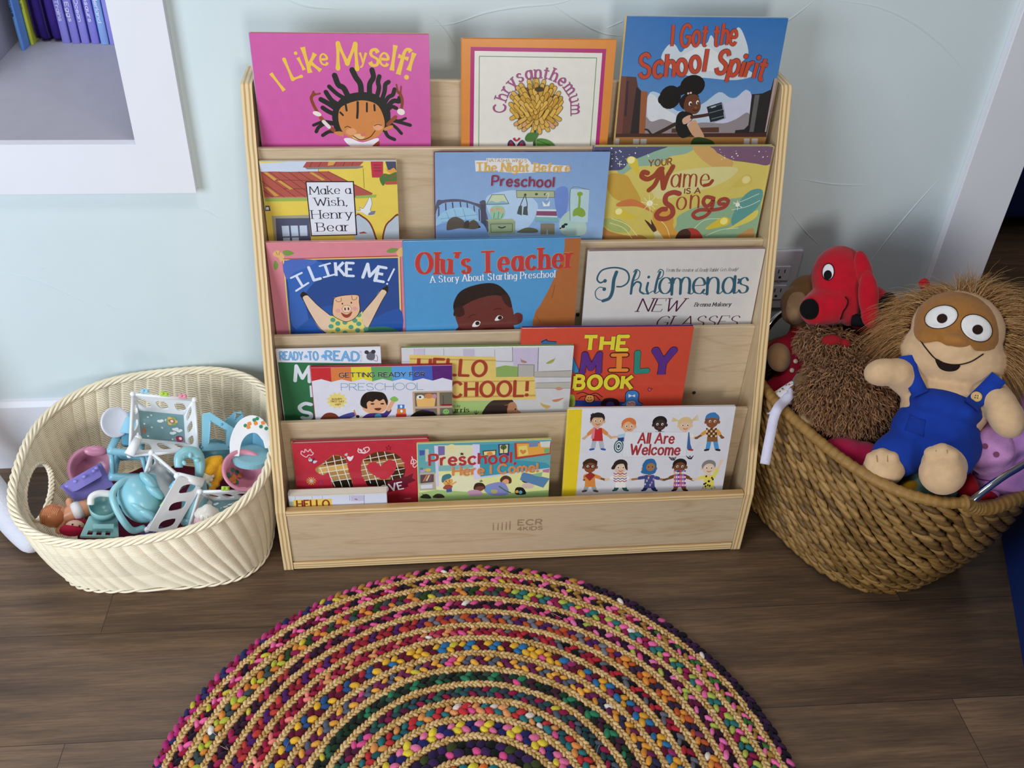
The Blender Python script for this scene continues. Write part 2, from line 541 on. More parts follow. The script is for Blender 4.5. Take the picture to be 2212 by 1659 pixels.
# ------------------------------------------------------------------ lettering: single-stroke alphabet drawn with a pen of given width
GL = {}
for ln in '''A .8 0,0 .4,1 .8,0|.15,.35 .65,.35
B .62 0,0 0,1|~0,1 .3,1 .5,.93 .54,.77 .48,.6 .3,.53 0,.53|~0,.53 .35,.53 .56,.45 .62,.27 .56,.08 .35,0 0,0
C .76 ~.74,.8 .6,.96 .4,1 .15,.87 .02,.5 .15,.13 .4,0 .6,.04 .74,.2
D .74 0,0 0,1|~0,1 .33,1 .62,.86 .74,.5 .62,.14 .33,0 0,0
E .58 .57,1 0,1 0,0 .58,0|0,.52 .46,.52
F .54 .54,1 0,1 0,0|0,.52 .43,.52
G .8 ~.74,.83 .6,.97 .4,1 .15,.87 .02,.5 .15,.13 .4,0 .62,.05 .76,.2|.77,.2 .77,.46 .48,.46
H .72 0,0 0,1|.72,0 .72,1|0,.52 .72,.52
I 0 0,0 0,1
J .5 ~.48,1 .48,.45 .45,.15 .26,0 .08,.08 0,.25
K .68 0,0 0,1|.64,1 0,.42|.2,.6 .68,0
L .54 0,1 0,0 .54,0
M .92 0,0 .05,1 .46,.2 .87,1 .92,0
N .72 0,0 0,1 .72,0 .72,1
O .84 o.42,.5,.42,.5
P .58 0,0 0,1|~0,1 .32,1 .53,.92 .58,.74 .52,.55 .32,.46 0,.46
Q .84 o.42,.5,.42,.5|.5,.2 .8,-.05
R .64 0,0 0,1|~0,1 .32,1 .53,.92 .58,.74 .52,.56 .32,.48 0,.48|.3,.48 .64,0
S .6 ~.55,.82 .45,.96 .3,1 .1,.92 .03,.75 .12,.6 .32,.51 .52,.41 .59,.24 .51,.06 .3,0 .12,.05 .01,.2
T .74 -.03,1 .77,1|.37,1 .37,0
U .7 ~0,1 0,.45 .06,.13 .35,0 .64,.13 .7,.45 .7,1
V .74 0,1 .37,0 .74,1
W 1.06 0,1 .28,0 .53,.85 .78,0 1.06,1
X .7 0,0 .7,1|0,1 .7,0
Y .74 0,1 .37,.48 .74,1|.37,.48 .37,0
Z .68 0,1 .66,1 0,0 .68,0
a .52 o.25,.33,.25,.34|.52,.68 .52,0
b .52 0,1 0,0|o.28,.33,.25,.34
c .48 ~.48,.54 .38,.66 .26,.68 .07,.57 0,.34 .07,.1 .26,0 .38,.03 .48,.14
d .52 o.25,.33,.25,.34|.52,1 .52,0
e .5 ~.02,.36 .48,.36 .44,.58 .26,.68 .07,.57 0,.34 .07,.1 .27,0 .4,.03 .49,.14
f .36 ~.4,.94 .3,1 .19,.97 .13,.82 .13,.45 .13,0|-.08,.66 .38,.66
g .52 o.25,.33,.25,.34|~.52,.68 .52,.1 .48,-.18 .28,-.3 .05,-.23
h .48 0,1 0,0|~0,.4 .09,.6 .27,.68 .42,.6 .48,.4 .48,0
i 0 0,.68 0,0|.0,.92
j .1 ~.1,.68 .1,0 .05,-.25 -.1,-.3|.1,.92
k .5 0,1 0,0|.46,.68 0,.25|.15,.38 .5,0
l 0 0,1 0,0
m .78 0,.68 0,0|~0,.42 .07,.61 .2,.68 .34,.6 .38,.42 .38,0|~.38,.42 .46,.61 .59,.68 .73,.6 .78,.42 .78,0
n .48 0,.68 0,0|~0,.4 .09,.6 .27,.68 .42,.6 .48,.4 .48,0
o .54 o.27,.34,.27,.34
p .52 0,.68 0,-.32|o.28,.33,.25,.34
q .52 o.25,.33,.25,.34|.52,.68 .52,-.32
r .32 0,.68 0,0|~0,.38 .08,.59 .2,.68 .32,.66
s .42 ~.39,.55 .31,.66 .2,.68 .07,.62 .03,.5 .1,.4 .22,.35 .36,.28 .41,.17 .35,.04 .2,0 .09,.03 .0,.14
t .34 ~.13,.92 .13,.5 .13,.2 .17,.03 .26,0 .35,.04|-.1,.66 .38,.66
u .48 ~0,.68 0,.3 .05,.08 .21,0 .39,.07 .48,.3|.48,.68 .48,0
v .5 0,.68 .25,0 .5,.68
w .76 0,.68 .19,0 .38,.6 .57,0 .76,.68
x .48 0,.68 .48,0|.48,.68 0,0
y .5 0,.68 .25,.02|~.5,.68 .3,.12 .18,-.2 .08,-.3 -.02,-.28
z .46 0,.68 .44,.68 0,0 .46,0
4 .6 .45,0 .45,1 0,.3 .6,.3
! 0 0,1 0,.32|.0,.06
' .05 ~.06,1 .06,.9 .0,.74
, .05 ~.06,.06 .05,-.06 -.02,-.17
. 0 .0,.06
- .3 0,.36 .3,.36'''.split('\n'):
    ch, adv, body = ln.split(' ', 2)
    st = []
    for s in body.split('|'):
        if s[0] == 'o':
            st.append(('o', [float(x) for x in s[1:].split(',')]))
        elif s[0] == '~':
            st.append(('~', [tuple(map(float, p.split(','))) for p in s[1:].split()]))
        elif ' ' in s:
            st.append(('l', [tuple(map(float, p.split(','))) for p in s.split()]))
        else:
            st.append(('d', [tuple(map(float, s.split(',')))]))
    GL[ch] = (float(adv), st)


class Art:
    """flat printed artwork in cover millimetres: x right, y down from the top edge"""

    def __init__(s, w, h):
        s.w, s.h = w, h
        s.f = []          # (points, colour, layer)
        s.n = 0

    def _clip(s, p):
        for ax, lim, sg in ((0, 0.15, 1), (0, s.w - .15, -1), (1, 0.15, 1), (1, s.h - .15, -1)):
            if not p:
                return p
            o = []
            for i in range(len(p)):
                a, b = p[i - 1], p[i]
                ia, ib = sg * (a[ax] - lim) >= 0, sg * (b[ax] - lim) >= 0
                if ia != ib:
                    t = (lim - a[ax]) / (b[ax] - a[ax])
                    o.append((a[0] + t * (b[0] - a[0]), a[1] + t * (b[1] - a[1])))
                if ib:
                    o.append(b)
            p = o
        return p

    def face(s, p, col, lay):
        if any(not (.15 <= q[0] <= s.w - .15 and .15 <= q[1] <= s.h - .15) for q in p):
            p = s._clip(p)
        if len(p) > 2:
            s.f.append((p, col, lay))

    def poly(s, col, p):
        s.n += 1
        if len(p) == 4 or len(p) == 3:
            tris = tessellate_polygon([[Vector((a, b, 0)) for a, b in p]])
        else:
            tris = tessellate_polygon([[Vector((a, b, 0)) for a, b in p]])
        for t in tris:
            s.face([p[i] for i in t], col, s.n)

    def disc(s, col, c, r, lay):
        s.face([(c[0] + r * math.cos(a * PI / 5), c[1] + r * math.sin(a * PI / 5)) for a in range(10)], col, lay)

    def ribbon(s, col, P, wf, lay, closed=False, cap=None):
        n = len(P); L = []; Rr = []
        for i in range(n):
            a = P[(i - 1) % n] if closed or i else P[0]
            b = P[(i + 1) % n] if closed or i < n - 1 else P[-1]
            dx, dy = b[0] - a[0], b[1] - a[1]
            d = math.hypot(dx, dy) or 1e-6
            w = wf(dx / d, dy / d, i / max(1, n - 1)) / 2
            L.append((P[i][0] + dy / d * w, P[i][1] - dx / d * w)); Rr.append((P[i][0] - dy / d * w, P[i][1] + dx / d * w))
        for i in range(n if closed else n - 1):
            j = (i + 1) % n
            s.face([L[i], L[j], Rr[j], Rr[i]], col, lay + 0.3 * (i % 3))
        if cap and not closed:
            for i in (0, n - 1):
                s.disc(col, P[i], math.dist(L[i], Rr[i]) / 2, lay + .9)

    def line(s, col, w, p, smooth=True, closed=False):
        s.n += 1
        if smooth:
            s.ribbon(col, crv(p, 5, closed), lambda *a: w, s.n, closed, True)
        else:
            for i in range(len(p) - 1):
                s.ribbon(col, [p[i], p[i + 1]], lambda *a: w, s.n + .3 * (i % 3), cap=True)

    def up(s, lay):
        s.rib += 1
        return lay + 1.2 * s.rib

    def glyph(s, ch, col, fx, sc_, st, lay):
        """fx maps glyph units to mm"""
        s.rib = 0; s.lay0 = lay
        W, ct, serif, capr = st['w'] * sc_, st['ct'], st['sf'], st['cap']
        def wf(dx, dy, t):
            u = abs(dy) ** 1.5
            return W * (ct + (1 - ct) * u) * (1 + st['flare'] * (abs(2 * t - 1) ** 2 - .4)) + st['grow']
        k = 0
        for typ, d in GL[ch][1]:
            k += 1; l = s.up(lay)
            if typ == 'o':
                cx, cy, rx, ry = d
                P = [fx(cx + rx * math.cos(a * PI / 12), cy + ry * math.sin(a * PI / 12)) for a in range(24)]
                s.ribbon(col, P, wf, l, True)
            elif typ == 'd':
                s.disc(col, fx(*d[0]), W * .62 + st['grow'] / 2, l)
            elif typ == '~':
                P = [fx(*q) for q in crv(d, 6)]
                s.ribbon(col, P, wf, l, cap=capr)
                if serif:
                    s.ends(d, ch, col, fx, sc_, st, l)
            else:
                for i in range(len(d) - 1):
                    s.ribbon(col, [fx(*[a + (b - a) * t for a, b in zip(d[i], d[i + 1])]) for t in (0, .25, .5, .75, 1)], wf, s.up(lay), cap=capr or len(d) > 2 and ct > .7)
                if serif:
                    s.ends(d, ch, col, fx, sc_, st, l)

    def ends(s, d, ch, col, fx, sc_, st, l):
        for a, b in ((d[0], d[1]), (d[-1], d[-2])):
            if any(abs(a[1] - y) < .011 for y in (0, 1, .68, -.32)) and abs(b[1] - a[1]) > .5 * abs(b[0] - a[0]):
                h = .10 + st['w'] * .55
                left = -h; right = h
                if abs(a[1] - .68) < .02 and ch not in 'vwxy':
                    right = 0
                s.ribbon(col, [fx(a[0] + left, a[1]), fx(a[0] + right, a[1])], lambda *q: max(st['w'] * sc_ * st['ct'], .05 * sc_) + st['grow'], s.up(s.lay0))
        if len(d) > 2 and ch in 'EFLTZ':      # beaks on arms
            for e in (d[0], d[-1]):
                if ch != 'L' or e[0] > .1:
                    if e[0] > .1:
                        y2 = e[1] - .2 if e[1] > .5 else e[1] + .2
                        s.ribbon(col, [fx(e[0], e[1]), fx(e[0] + .03, y2)], lambda *q: st['w'] * sc_ * .35 + st['grow'], s.up(s.lay0))

    def word(s, col, st, txt, place):
        """place(x_units) -> (origin, ex, ey, scale)"""
        gap = .06 + st['w'] * 1.0 + (.05 if st['sf'] else 0) + st['sp']
        xs = []; x = 0
        for ch in txt:
            xs.append(x)
            x += .42 if ch == ' ' else GL[ch][0] + gap
        tot = x - gap
        passes = [(st['out'][0], st['out'][1])] if st.get('out') else []
        passes.append((col, 0))
        for pc, g in passes:
            s.n += 22
            stt = dict(st, grow=g)
            for i, ch in enumerate(txt):
                if ch == ' ':
                    continue
                mid = xs[i] + GL[ch][0] / 2
                o, ex, ey, k = place(mid / tot, tot)
                jr = st['jit'] * math.sin(i * 2.3 + 1); ca, sa = math.cos(jr), math.sin(jr)
                ex, ey = (ex[0] * ca + ey[0] * sa, ex[1] * ca + ey[1] * sa), (ey[0] * ca - ex[0] * sa, ey[1] * ca - ex[1] * sa)
                dy = st['jit'] * .35 * math.cos(i * 1.7)
                g0 = GL[ch][0] / 2
                fx = lambda u, v: (o[0] + ex[0] * (u - g0 + st['sl'] * v) + ey[0] * (v + dy), o[1] + ex[1] * (u - g0 + st['sl'] * v) + ey[1] * (v + dy))
                s.glyph(ch, pc, fx, k, stt, s.n + 6 * (i % 2))

    def text(s, col, st, txt, p1, p2, cap):
        def place(t, tot):
            d = (p2[0] - p1[0], p2[1] - p1[1]); L = math.hypot(*d); kx = L / tot
            ux = (d[0] / L, d[1] / L)
            return (p1[0] + d[0] * t, p1[1] + d[1] * t), (ux[0] * kx, ux[1] * kx), (ux[1] * cap, -ux[0] * cap), math.sqrt(cap * max(kx, cap * .35))
        s.word(col, st, txt, place)

    def path(s, col, st, txt, pts, cap):
        P = crv(pts, 12); D = [0]
        for a, b in zip(P, P[1:]):
            D.append(D[-1] + math.dist(a, b))
        def place(t, tot):
            x = t * D[-1]
            i = max(1, next((j for j in range(len(D)) if D[j] >= x), len(D) - 1))
            a, b = P[i - 1], P[i]; q = (x - D[i - 1]) / max(1e-6, D[i] - D[i - 1])
            L = math.dist(a, b) or 1e-6
            ux = ((b[0] - a[0]) / L, (b[1] - a[1]) / L); kx = D[-1] / tot
            return (a[0] + (b[0] - a[0]) * q, a[1] + (b[1] - a[1]) * q), (ux[0] * kx, ux[1] * kx), (ux[1] * cap, -ux[0] * cap), math.sqrt(cap * max(kx, cap * .35))
        s.word(col, st, txt, place)

    def letter(s, col, st, ch, p1, p2):
        d = (p2[0] - p1[0], p2[1] - p1[1]); k = math.hypot(*d)
        ex = (-d[1] * .85, d[0] * .85); g0 = GL[ch][0] / 2
        fx = lambda u, v: (p1[0] + ex[0] * (u - g0) + d[0] * v, p1[1] + ex[1] * (u - g0) + d[1] * v)
        for pc, g in ([st['out']] if st.get('out') else []) + [(col, 0)]:
            s.n += 22
            s.glyph(ch, pc, fx, k, dict(st, grow=g), s.n)

    def run(s, src):
        bg = None
        s.ops = []
        for ln in src.strip().split('\n'):
            s.settle()
            op, rest = ln[0], ln[2:]
            if op == 'g':
                bg = rest.split(); continue
            if op in 'tTc':
                head, txt = rest.split('|')
                a = head.split()
                col, st = a[0], STY[a[1]]
                if '/' in col:
                    col, oc, ow = col.split('/'); st = dict(st, out=(oc, float(ow)))
                pt = lambda q: tuple(map(float, q.split(',')))
                if op == 't':
                    s.text(col, st, txt, pt(a[2]), pt(a[3]), float(a[4]))
                elif op == 'T':
                    s.path(col, st, txt, [pt(q) for q in a[3:]], float(a[2]))
                else:
                    s.letter(col, st, txt, pt(a[2]), pt(a[3]))
                continue
            a = rest.split(); col = a[0]
            if op in 'sl':
                s.line(col, float(a[1]), [tuple(map(float, q.split(','))) for q in a[2:]], op == 's')
            elif op == 'e':
                c = tuple(map(float, a[1].split(',')))
                s.poly(col, ell(c[0], c[1], float(a[2]), float(a[3]), 18, R(float(a[4])) if len(a) > 4 else 0))
            else:
                p = [tuple(map(float, q.split(','))) for q in a[1:]]
                s.poly(col, crv(p, 4, True) if op == 'b' else p)
        s.settle()
        return bg

    def settle(s):
        """ink layers: every mark rests on the marks it really overlaps"""
        new = [f for f in s.f if len(f) == 3]
        if not new:
            s.n = 0
            return
        X = [q[0] for f in new for q in f[0]]; Y = [q[1] for f in new for q in f[0]]
        bb = (min(X), min(Y), max(X), max(Y))
        base = 1 + max([o[4] for o in s.ops if o[0] < bb[2] and o[2] > bb[0] and o[1] < bb[3] and o[3] > bb[1]] or [0])
        l0 = min(f[2] for f in new)
        top = base
        for i, f in enumerate(s.f):
            if len(f) == 3:
                k = base + round((f[2] - l0) / .3)
                top = max(top, k)
                s.f[i] = (f[0], f[1], k, 0)
        s.ops.append((*bb, top))
        s.n = 0


def sty(w, ct=1.0, sf=0, cap=None, flare=0.0, sl=0.0, jit=0.0, sp=0.0):
    return dict(w=w, ct=ct, sf=sf, cap=cap, flare=flare, sl=sl, jit=jit, sp=sp, grow=0)


STY = {'hand': sty(.15, .8, flare=.5, jit=.12), 'brush': sty(.13, .95, cap=1, flare=.1), 'serif': sty(.17, .38, 1), 'thin': sty(.115, .32, 1), 'fat': sty(.24, .42, 1),
       'sans': sty(.13, .9), 'bold': sty(.2, .9), 'round': sty(.19, .95, cap=1), 'hair': sty(.055, 1.0), 'ital': sty(.10, .3, 1, sl=.25), 'itbold': sty(.18, .4, 1, sl=.2),
       'script': sty(.105, .28, cap=1, sl=.12), 'chunk': sty(.27, 1.0, flare=.1), 'slab': sty(.2, .6, 1, jit=.05), 'marker': sty(.2, .95, jit=.04)}


def background(mb, bg, w, h, y):
    """printed ground of a cover: two inks blended down the page and mottled by noise"""
    c1, c2, c3 = (np.array(lin(x)) for x in bg[:3]); amt = float(bg[3]); scl = float(bg[4])
    nx, ny = 34, 30
    vs = []; cl = []
    for j in range(ny + 1):
        for i in range(nx + 1):
            u, v = w * i / nx, h * j / ny
            vs.append((u, y, h - v))
            k = min(1.0, v / (h * .72))
            n = noise.fractal(Vector((u * scl, v * scl, scl + w)), 1.0, 2.0, 4)
            q = max(0.0, min(1.0, .5 + n * .9)) * amt
            cl.append(tuple((c1 * (1 - k) + c2 * k) * (1 - q) + c3 * q))
    b = len(mb.v)
    mb.v.extend(vs)
    for j in range(ny):
        for i in range(nx):
            q = (j * (nx + 1) + i, (j + 1) * (nx + 1) + i, (j + 1) * (nx + 1) + i + 1, j * (nx + 1) + i + 1)
            mb.f.append(tuple(b + k for k in q)); mb.c.append(tuple(cl[k] for k in q)); mb.m.append(0)


def make_book(label, x, yb, zb, lean, w, h, t, src, spine, back, edge, page_m=None, dull=False, board=False, yaw=0.0):
    """hardback standing on its shelf, cover to the front; sizes in millimetres"""
    rot = Matrix.Rotation(-R(yaw), 3, 'Z') @ Matrix.Rotation(-R(lean), 3, 'X')
    th = thing('picture_book', label, 'book', (x, yb, zb), rot, 'picture books on the display rack')
    mb = MB()
    W, H, T = w / 1e3, h / 1e3, t / 1e3
    bt = .0022 if not board else .0012
    a = Art(w, h); bg = a.run(src)
    background(mb, bg, W, H, 0)
    for p, c, l, _ in a.f:
        ar = sum(p[i][0] * p[(i + 1) % len(p)][1] - p[(i + 1) % len(p)][0] * p[i][1] for i in range(len(p)))
        if ar > 0:
            p = p[::-1]
        mb.add([(q[0] / 1e3, -.00003 - .000007 * l, H - q[1] / 1e3) for q in p], [tuple(range(len(p)))], c)
    # front board: rounded edges behind the print, back board, spine
    e = .0012
    def board_(y0, y1, col):
        prism(mb, [(0, 0), (W, 0), (W, H), (0, H)], 1, y0, y1, col)
    board_(.00015, bt, edge)
    # turned-over lip along the top edge of the jacket
    prism(mb, [(.0001, H - .0003), (.0012, H + .0007), (bt, H)], 0, 0.0004, W - .0004, edge)
    board_(T - bt, T, back)
    n = 8
    sp = [(-.0015 * math.sin(PI * i / n) - .0002, bt * .3 + (T - bt * .6) * i / n) for i in range(n + 1)] + [(.0016, T - bt * .3), (.0016, bt * .3)]
    prism(mb, sp, 2, 0.0002, H - .0002, spine)
    mb.build('cover', M['print_dull' if dull else 'print'], th, False)
    mb = MB()
    r = .003 if not board else .0002
    box(mb, .0018, bt, r, W - r, T - bt, H - r)
    if board:
        for k in range(1, 9):
            yy = bt + (T - 2 * bt) * k / 9
            box(mb, .002, yy - .0003, H - r - .0006, W - r + .0004, yy + .0003, H - r + .0005)
    mb.build('pages', M['pages'], th, False)
    return th


# ------------------------------------------------------------------ birch book display
WR, TK = 0.92, 0.018
LIPS = [(-.1305, .7835), (-.1693, .6228), (-.2183, .4674), (-.2711, .312)]   # y, z of the four inner lips
rack = thing('book_display_rack', 'birch plywood book display rack with five tiers of picture books', 'bookshelf', (0, 0, 0))
prof = [(-.016, 0), (-.345, 0), (-.3485, .004), (-.3462, .157), (-.3445, .163), (-.107, .8765), (-.1015, .8825), (-.016, .8825)]
for x in (0, WR - TK):
    mb = MB()
    prism(mb, prof, 0, x, x + TK, m=0, mside=1)
    mb.build('side_panel', [M['birch_v'], M['plyx']], rack, False, bevel=.003)
a, b = TK, WR - TK
def board(name, y, z0, z1, th_, mats, top_m=0, bev=.0022):
    mb = MB()
    prism(mb, [(y, z0), (y + th_, z0), (y + th_, z1), (y, z1)], 0, a + .0004, b - .0004, m=0)
    if top_m:
        for i in (1, 3, 5, 7):
            pass
    return mb.build(name, mats, rack, False, bevel=bev)
board('back_panel', -.085, .02, .8825, .010, [M['birch']])
for y, z in LIPS:
    board('divider_panel', y, z - .245, z, .0095, [M['birch']], bev=.0018)
fp = board('front_panel', -.3445, .0225, .147, .012, [M['birch']])
mb = MB(); box(mb, a + .0004, -.3465, .147, b - .0004, -.3325, .1605)
mb.build('front_rail', M['plyy'], rack, False, bevel=.0022)
mb = MB(); box(mb, a + .0004, -.3475, .004, b - .0004, -.05, .0222)
mb.build('bottom_shelf', M['plyy'], rack, False, bevel=.002)
for (y, z), yb in zip(LIPS, [-.085] + [q[0] for q in LIPS]):
    mb = MB(); box(mb, a + .0004, y + .0096, z - .097, b - .0004, yb - .0002, z - .085)
    mb.build('tier_shelf', M['birch'], rack, False)
for x, y, z in [(0.5726, -0.1698, 0.4707), (0.8078, -0.2188, 0.3148)]:
    mb = MB(); lathe(mb, [(.0, -.0012), (.0032, -.0008), (.0036, .001)], (x, y, z), Matrix.Rotation(-PI / 2, 3, 'X'), 14)
    mb.build('screw', M['dark'], rack)
# burnt-in mark on the front panel: five little figures and the maker's letters
lg = Art(400, 140)
LGX, LGZ = 0.3966, 0.1194
lg.poly('x', ell(12.9, 14.6, 1.3, 1.6)); lg.poly('x', [(11.8, 17.2), (14.1, 17.2), (14.1, 33.8), (11.8, 33.8)])
lg.poly('x', ell(22.0, 15.2, 1.3, 1.7)); lg.poly('x', [(20.8, 17.8), (23.2, 17.8), (23.2, 33.8), (20.8, 33.8)])
lg.poly('x', ell(30.1, 14.4, 1.4, 1.8)); lg.poly('x', [(28.9, 17.0), (31.3, 17.0), (31.3, 33.8), (28.9, 33.8)])
lg.poly('x', ell(38.2, 13.6, 1.5, 1.8)); lg.poly('x', [(36.9, 16.2), (39.5, 16.2), (39.5, 33.8), (36.9, 33.8)])
lg.poly('x', ell(45.4, 11.5, 1.5, 1.9)); lg.poly('x', [(44.0, 14.1), (46.7, 14.1), (46.7, 33.7), (44.0, 33.7)])
lg.text('x', STY['bold'], 'ECR', (61.2, 22.0), (107.8, 22.8), 14.0)
lg.text('x', STY['bold'], '4KIDS', (60.9, 36.7), (109.5, 37.1), 9.6)
mb = MB()
for p, c, l in lg.f:
    ar = sum(p[i][0] * p[(i + 1) % len(p)][1] - p[(i + 1) % len(p)][0] * p[i][1] for i in range(len(p)))
    p = p[::-1] if ar > 0 else p
    mb.add([(LGX + q[0] / 1e3, -.34455 - .000004 * l, LGZ - q[1] / 1e3) for q in p], [tuple(range(len(p)))])
mb.build('burnt_mark', M['engrave'], fp, False)

# ------------------------------------------------------------------ the books
ART = {}
ART['pink'] = '''g d15fa6 cf52a0 dc74b4 .6 0.0108
b 2b2b27 130.9,106.6 145,96 169.1,91.4 189.9,94.4 205.8,106.5 214.3,121.8 213.5,140.5 203.7,157.7 130.4,157.6 119.6,140.4 120.9,121.9
s 2b2b27 9.1 149,103.6 141.3,85.5 132.8,79.6 127.9,64.8
s 2b2b27 9.1 168.6,100.5 168.3,79.4 161.6,67.6 156.4,55.8
s 2b2b27 8.5 182.1,100.5 183.2,79.4 189.7,67.5 188.1,55.7
s 2b2b27 7.4 192.4,103.5 197.8,85.3 196.8,74.9 199.4,66
s 2b2b27 7.1 199.7,109.6 206.5,91.3 208.5,79.3 213.9,74.8
s 2b2b27 6.8 202.4,115.7 212.1,100.4 219.8,95.8 223.1,86.8
s 2b2b27 7.7 205.2,121.8 219.4,106.5 230,106.5 230.9,101.1
s 2b2b27 6.2 208.1,123.4 217.5,115.7 225,118
s 2b2b27 7.7 136.3,115.7 122,106.6 115.2,97.6 112,91.6
s 2b2b27 6.8 144.6,103.6 131.7,96 123.3,88.5 117.8,82.6
s 2b2b27 8.2 129.9,121.9 115.7,111.2 102.9,103.6
s 2b2b27 7.4 126.3,129.6 113.3,123.4 104.8,117.3
s 2b2b27 5.9 123.7,145.1 108.8,143.5 96.2,149.7 91.1,157.6
s 2b2b27 5 119.4,142 104.5,140.4 87.5,146.6
s 2b2b27 5.9 125.9,157.6 112.3,157.6 101.2,163.9
s 2b2b27 5.9 209.1,137.3 225.7,140.5 247,146.7
s 2b2b27 5.3 209,140.4 222.4,149.9 232,160.9
s 2b2b27 5.9 203.8,154.6 209.5,165.7 220,171.3
s 2b2b27 4.4 216.7,137.3 228.9,138.9 239.7,135
b d68a4c 129.5,128 137.9,114.2 166.9,105 192.1,111.1 202.6,129.6 204,149.8 192.6,165.6 166.1,173.5 142.1,165.5 131,149.8
s 2b2b27 3.5 142.5,112.7 143.4,121.9
s 2b2b27 3.8 162.2,108.1 161.4,121.9 159.9,134.2
s 2b2b27 3.2 177.1,109.6 176.4,123.4
s 2b2b27 3.2 189,112.6 189.3,121.8
s 2b2b27 3.2 132.7,125 136.9,129.6
e e8a070 148.7,157.6 8.8 5.9
e eaa47a 193.3,149.8 8.1 5.9
e e9c08c 160.4,166.4 10.3 5
e d9766a 168.2,162.7 4.4 3.2
s 5a3018 1.3 138.5,150.6 143.2,148.5 148.3,151
s 5a3018 1.3 187.3,147.5 193.5,145.1 199.5,147
s 5a3018 1.5 151.3,164.8 163.1,171.6 178.7,167.2 188.4,156.1
b d68a4c 119.8,158.4 133.5,157.6 136,165.5 127,163.9
b d68a4c 203.9,151.4 216.4,146.7 217.7,151.4 205.3,156.2
s 9a5030 6.5 120,155.2 108.7,145.1 100.5,134.2
s e8e0dc 5.9 112.8,149.8 104.5,140.4
s 8a4828 5 96.6,126.5 90.3,112.8 87.6,100.7 93.2,94.6
s 8a4828 3.2 87.6,100.7 92.1,90.9
s 8a4828 2.9 93.1,96.1 102.2,93.9
e efe6da 95,127.3 7.3 3.8 20
s 9a5030 6.2 210.3,145.1 216.6,138.9 223,132.7
s 8a4828 4.7 232.4,123.4 235.2,106.4 232.6,95.8 227.5,89.8
s 8a4828 2.6 232.6,95.8 233.8,82.2
s 8a4828 2.6 228.3,89.8 226.4,79.2
e efe6da 232.4,124.1 6.5 5.3 20
b efe9ee 135.7,170.3 146.5,168.7 166,175.9 189.4,168.8 193.8,172 184.1,183.2 156.2,185.5 144.2,181.5
b 9a4030 180.9,184.8 193.8,173.6 192.5,184.8
c f2c84e hand 45.5,89.5 27.1,61.7|I
c f2c84e hand 67.9,68.7 57.5,37.5|L
c f2c84e hand 80.4,56.2 68.3,27.7|i
c f2c84e hand 97.9,59 89.5,18.7|k
c f2c84e hand 113.4,48 110.7,22.9|e
c f2c84e hand 149.2,53.7 150.2,14.7|M
c f2c84e hand 174.7,44.1 175.2,21|y
c f2c84e hand 191.8,48.6 194.2,11.6|s
c f2c84e hand 207.5,49 209.5,19.3|e
c f2c84e hand 219.8,56.3 227.1,16.6|l
c f2c84e hand 231.7,63.1 244.5,21.9|f
c f2c84e hand 242.4,69.5 256.8,28.3|!'''
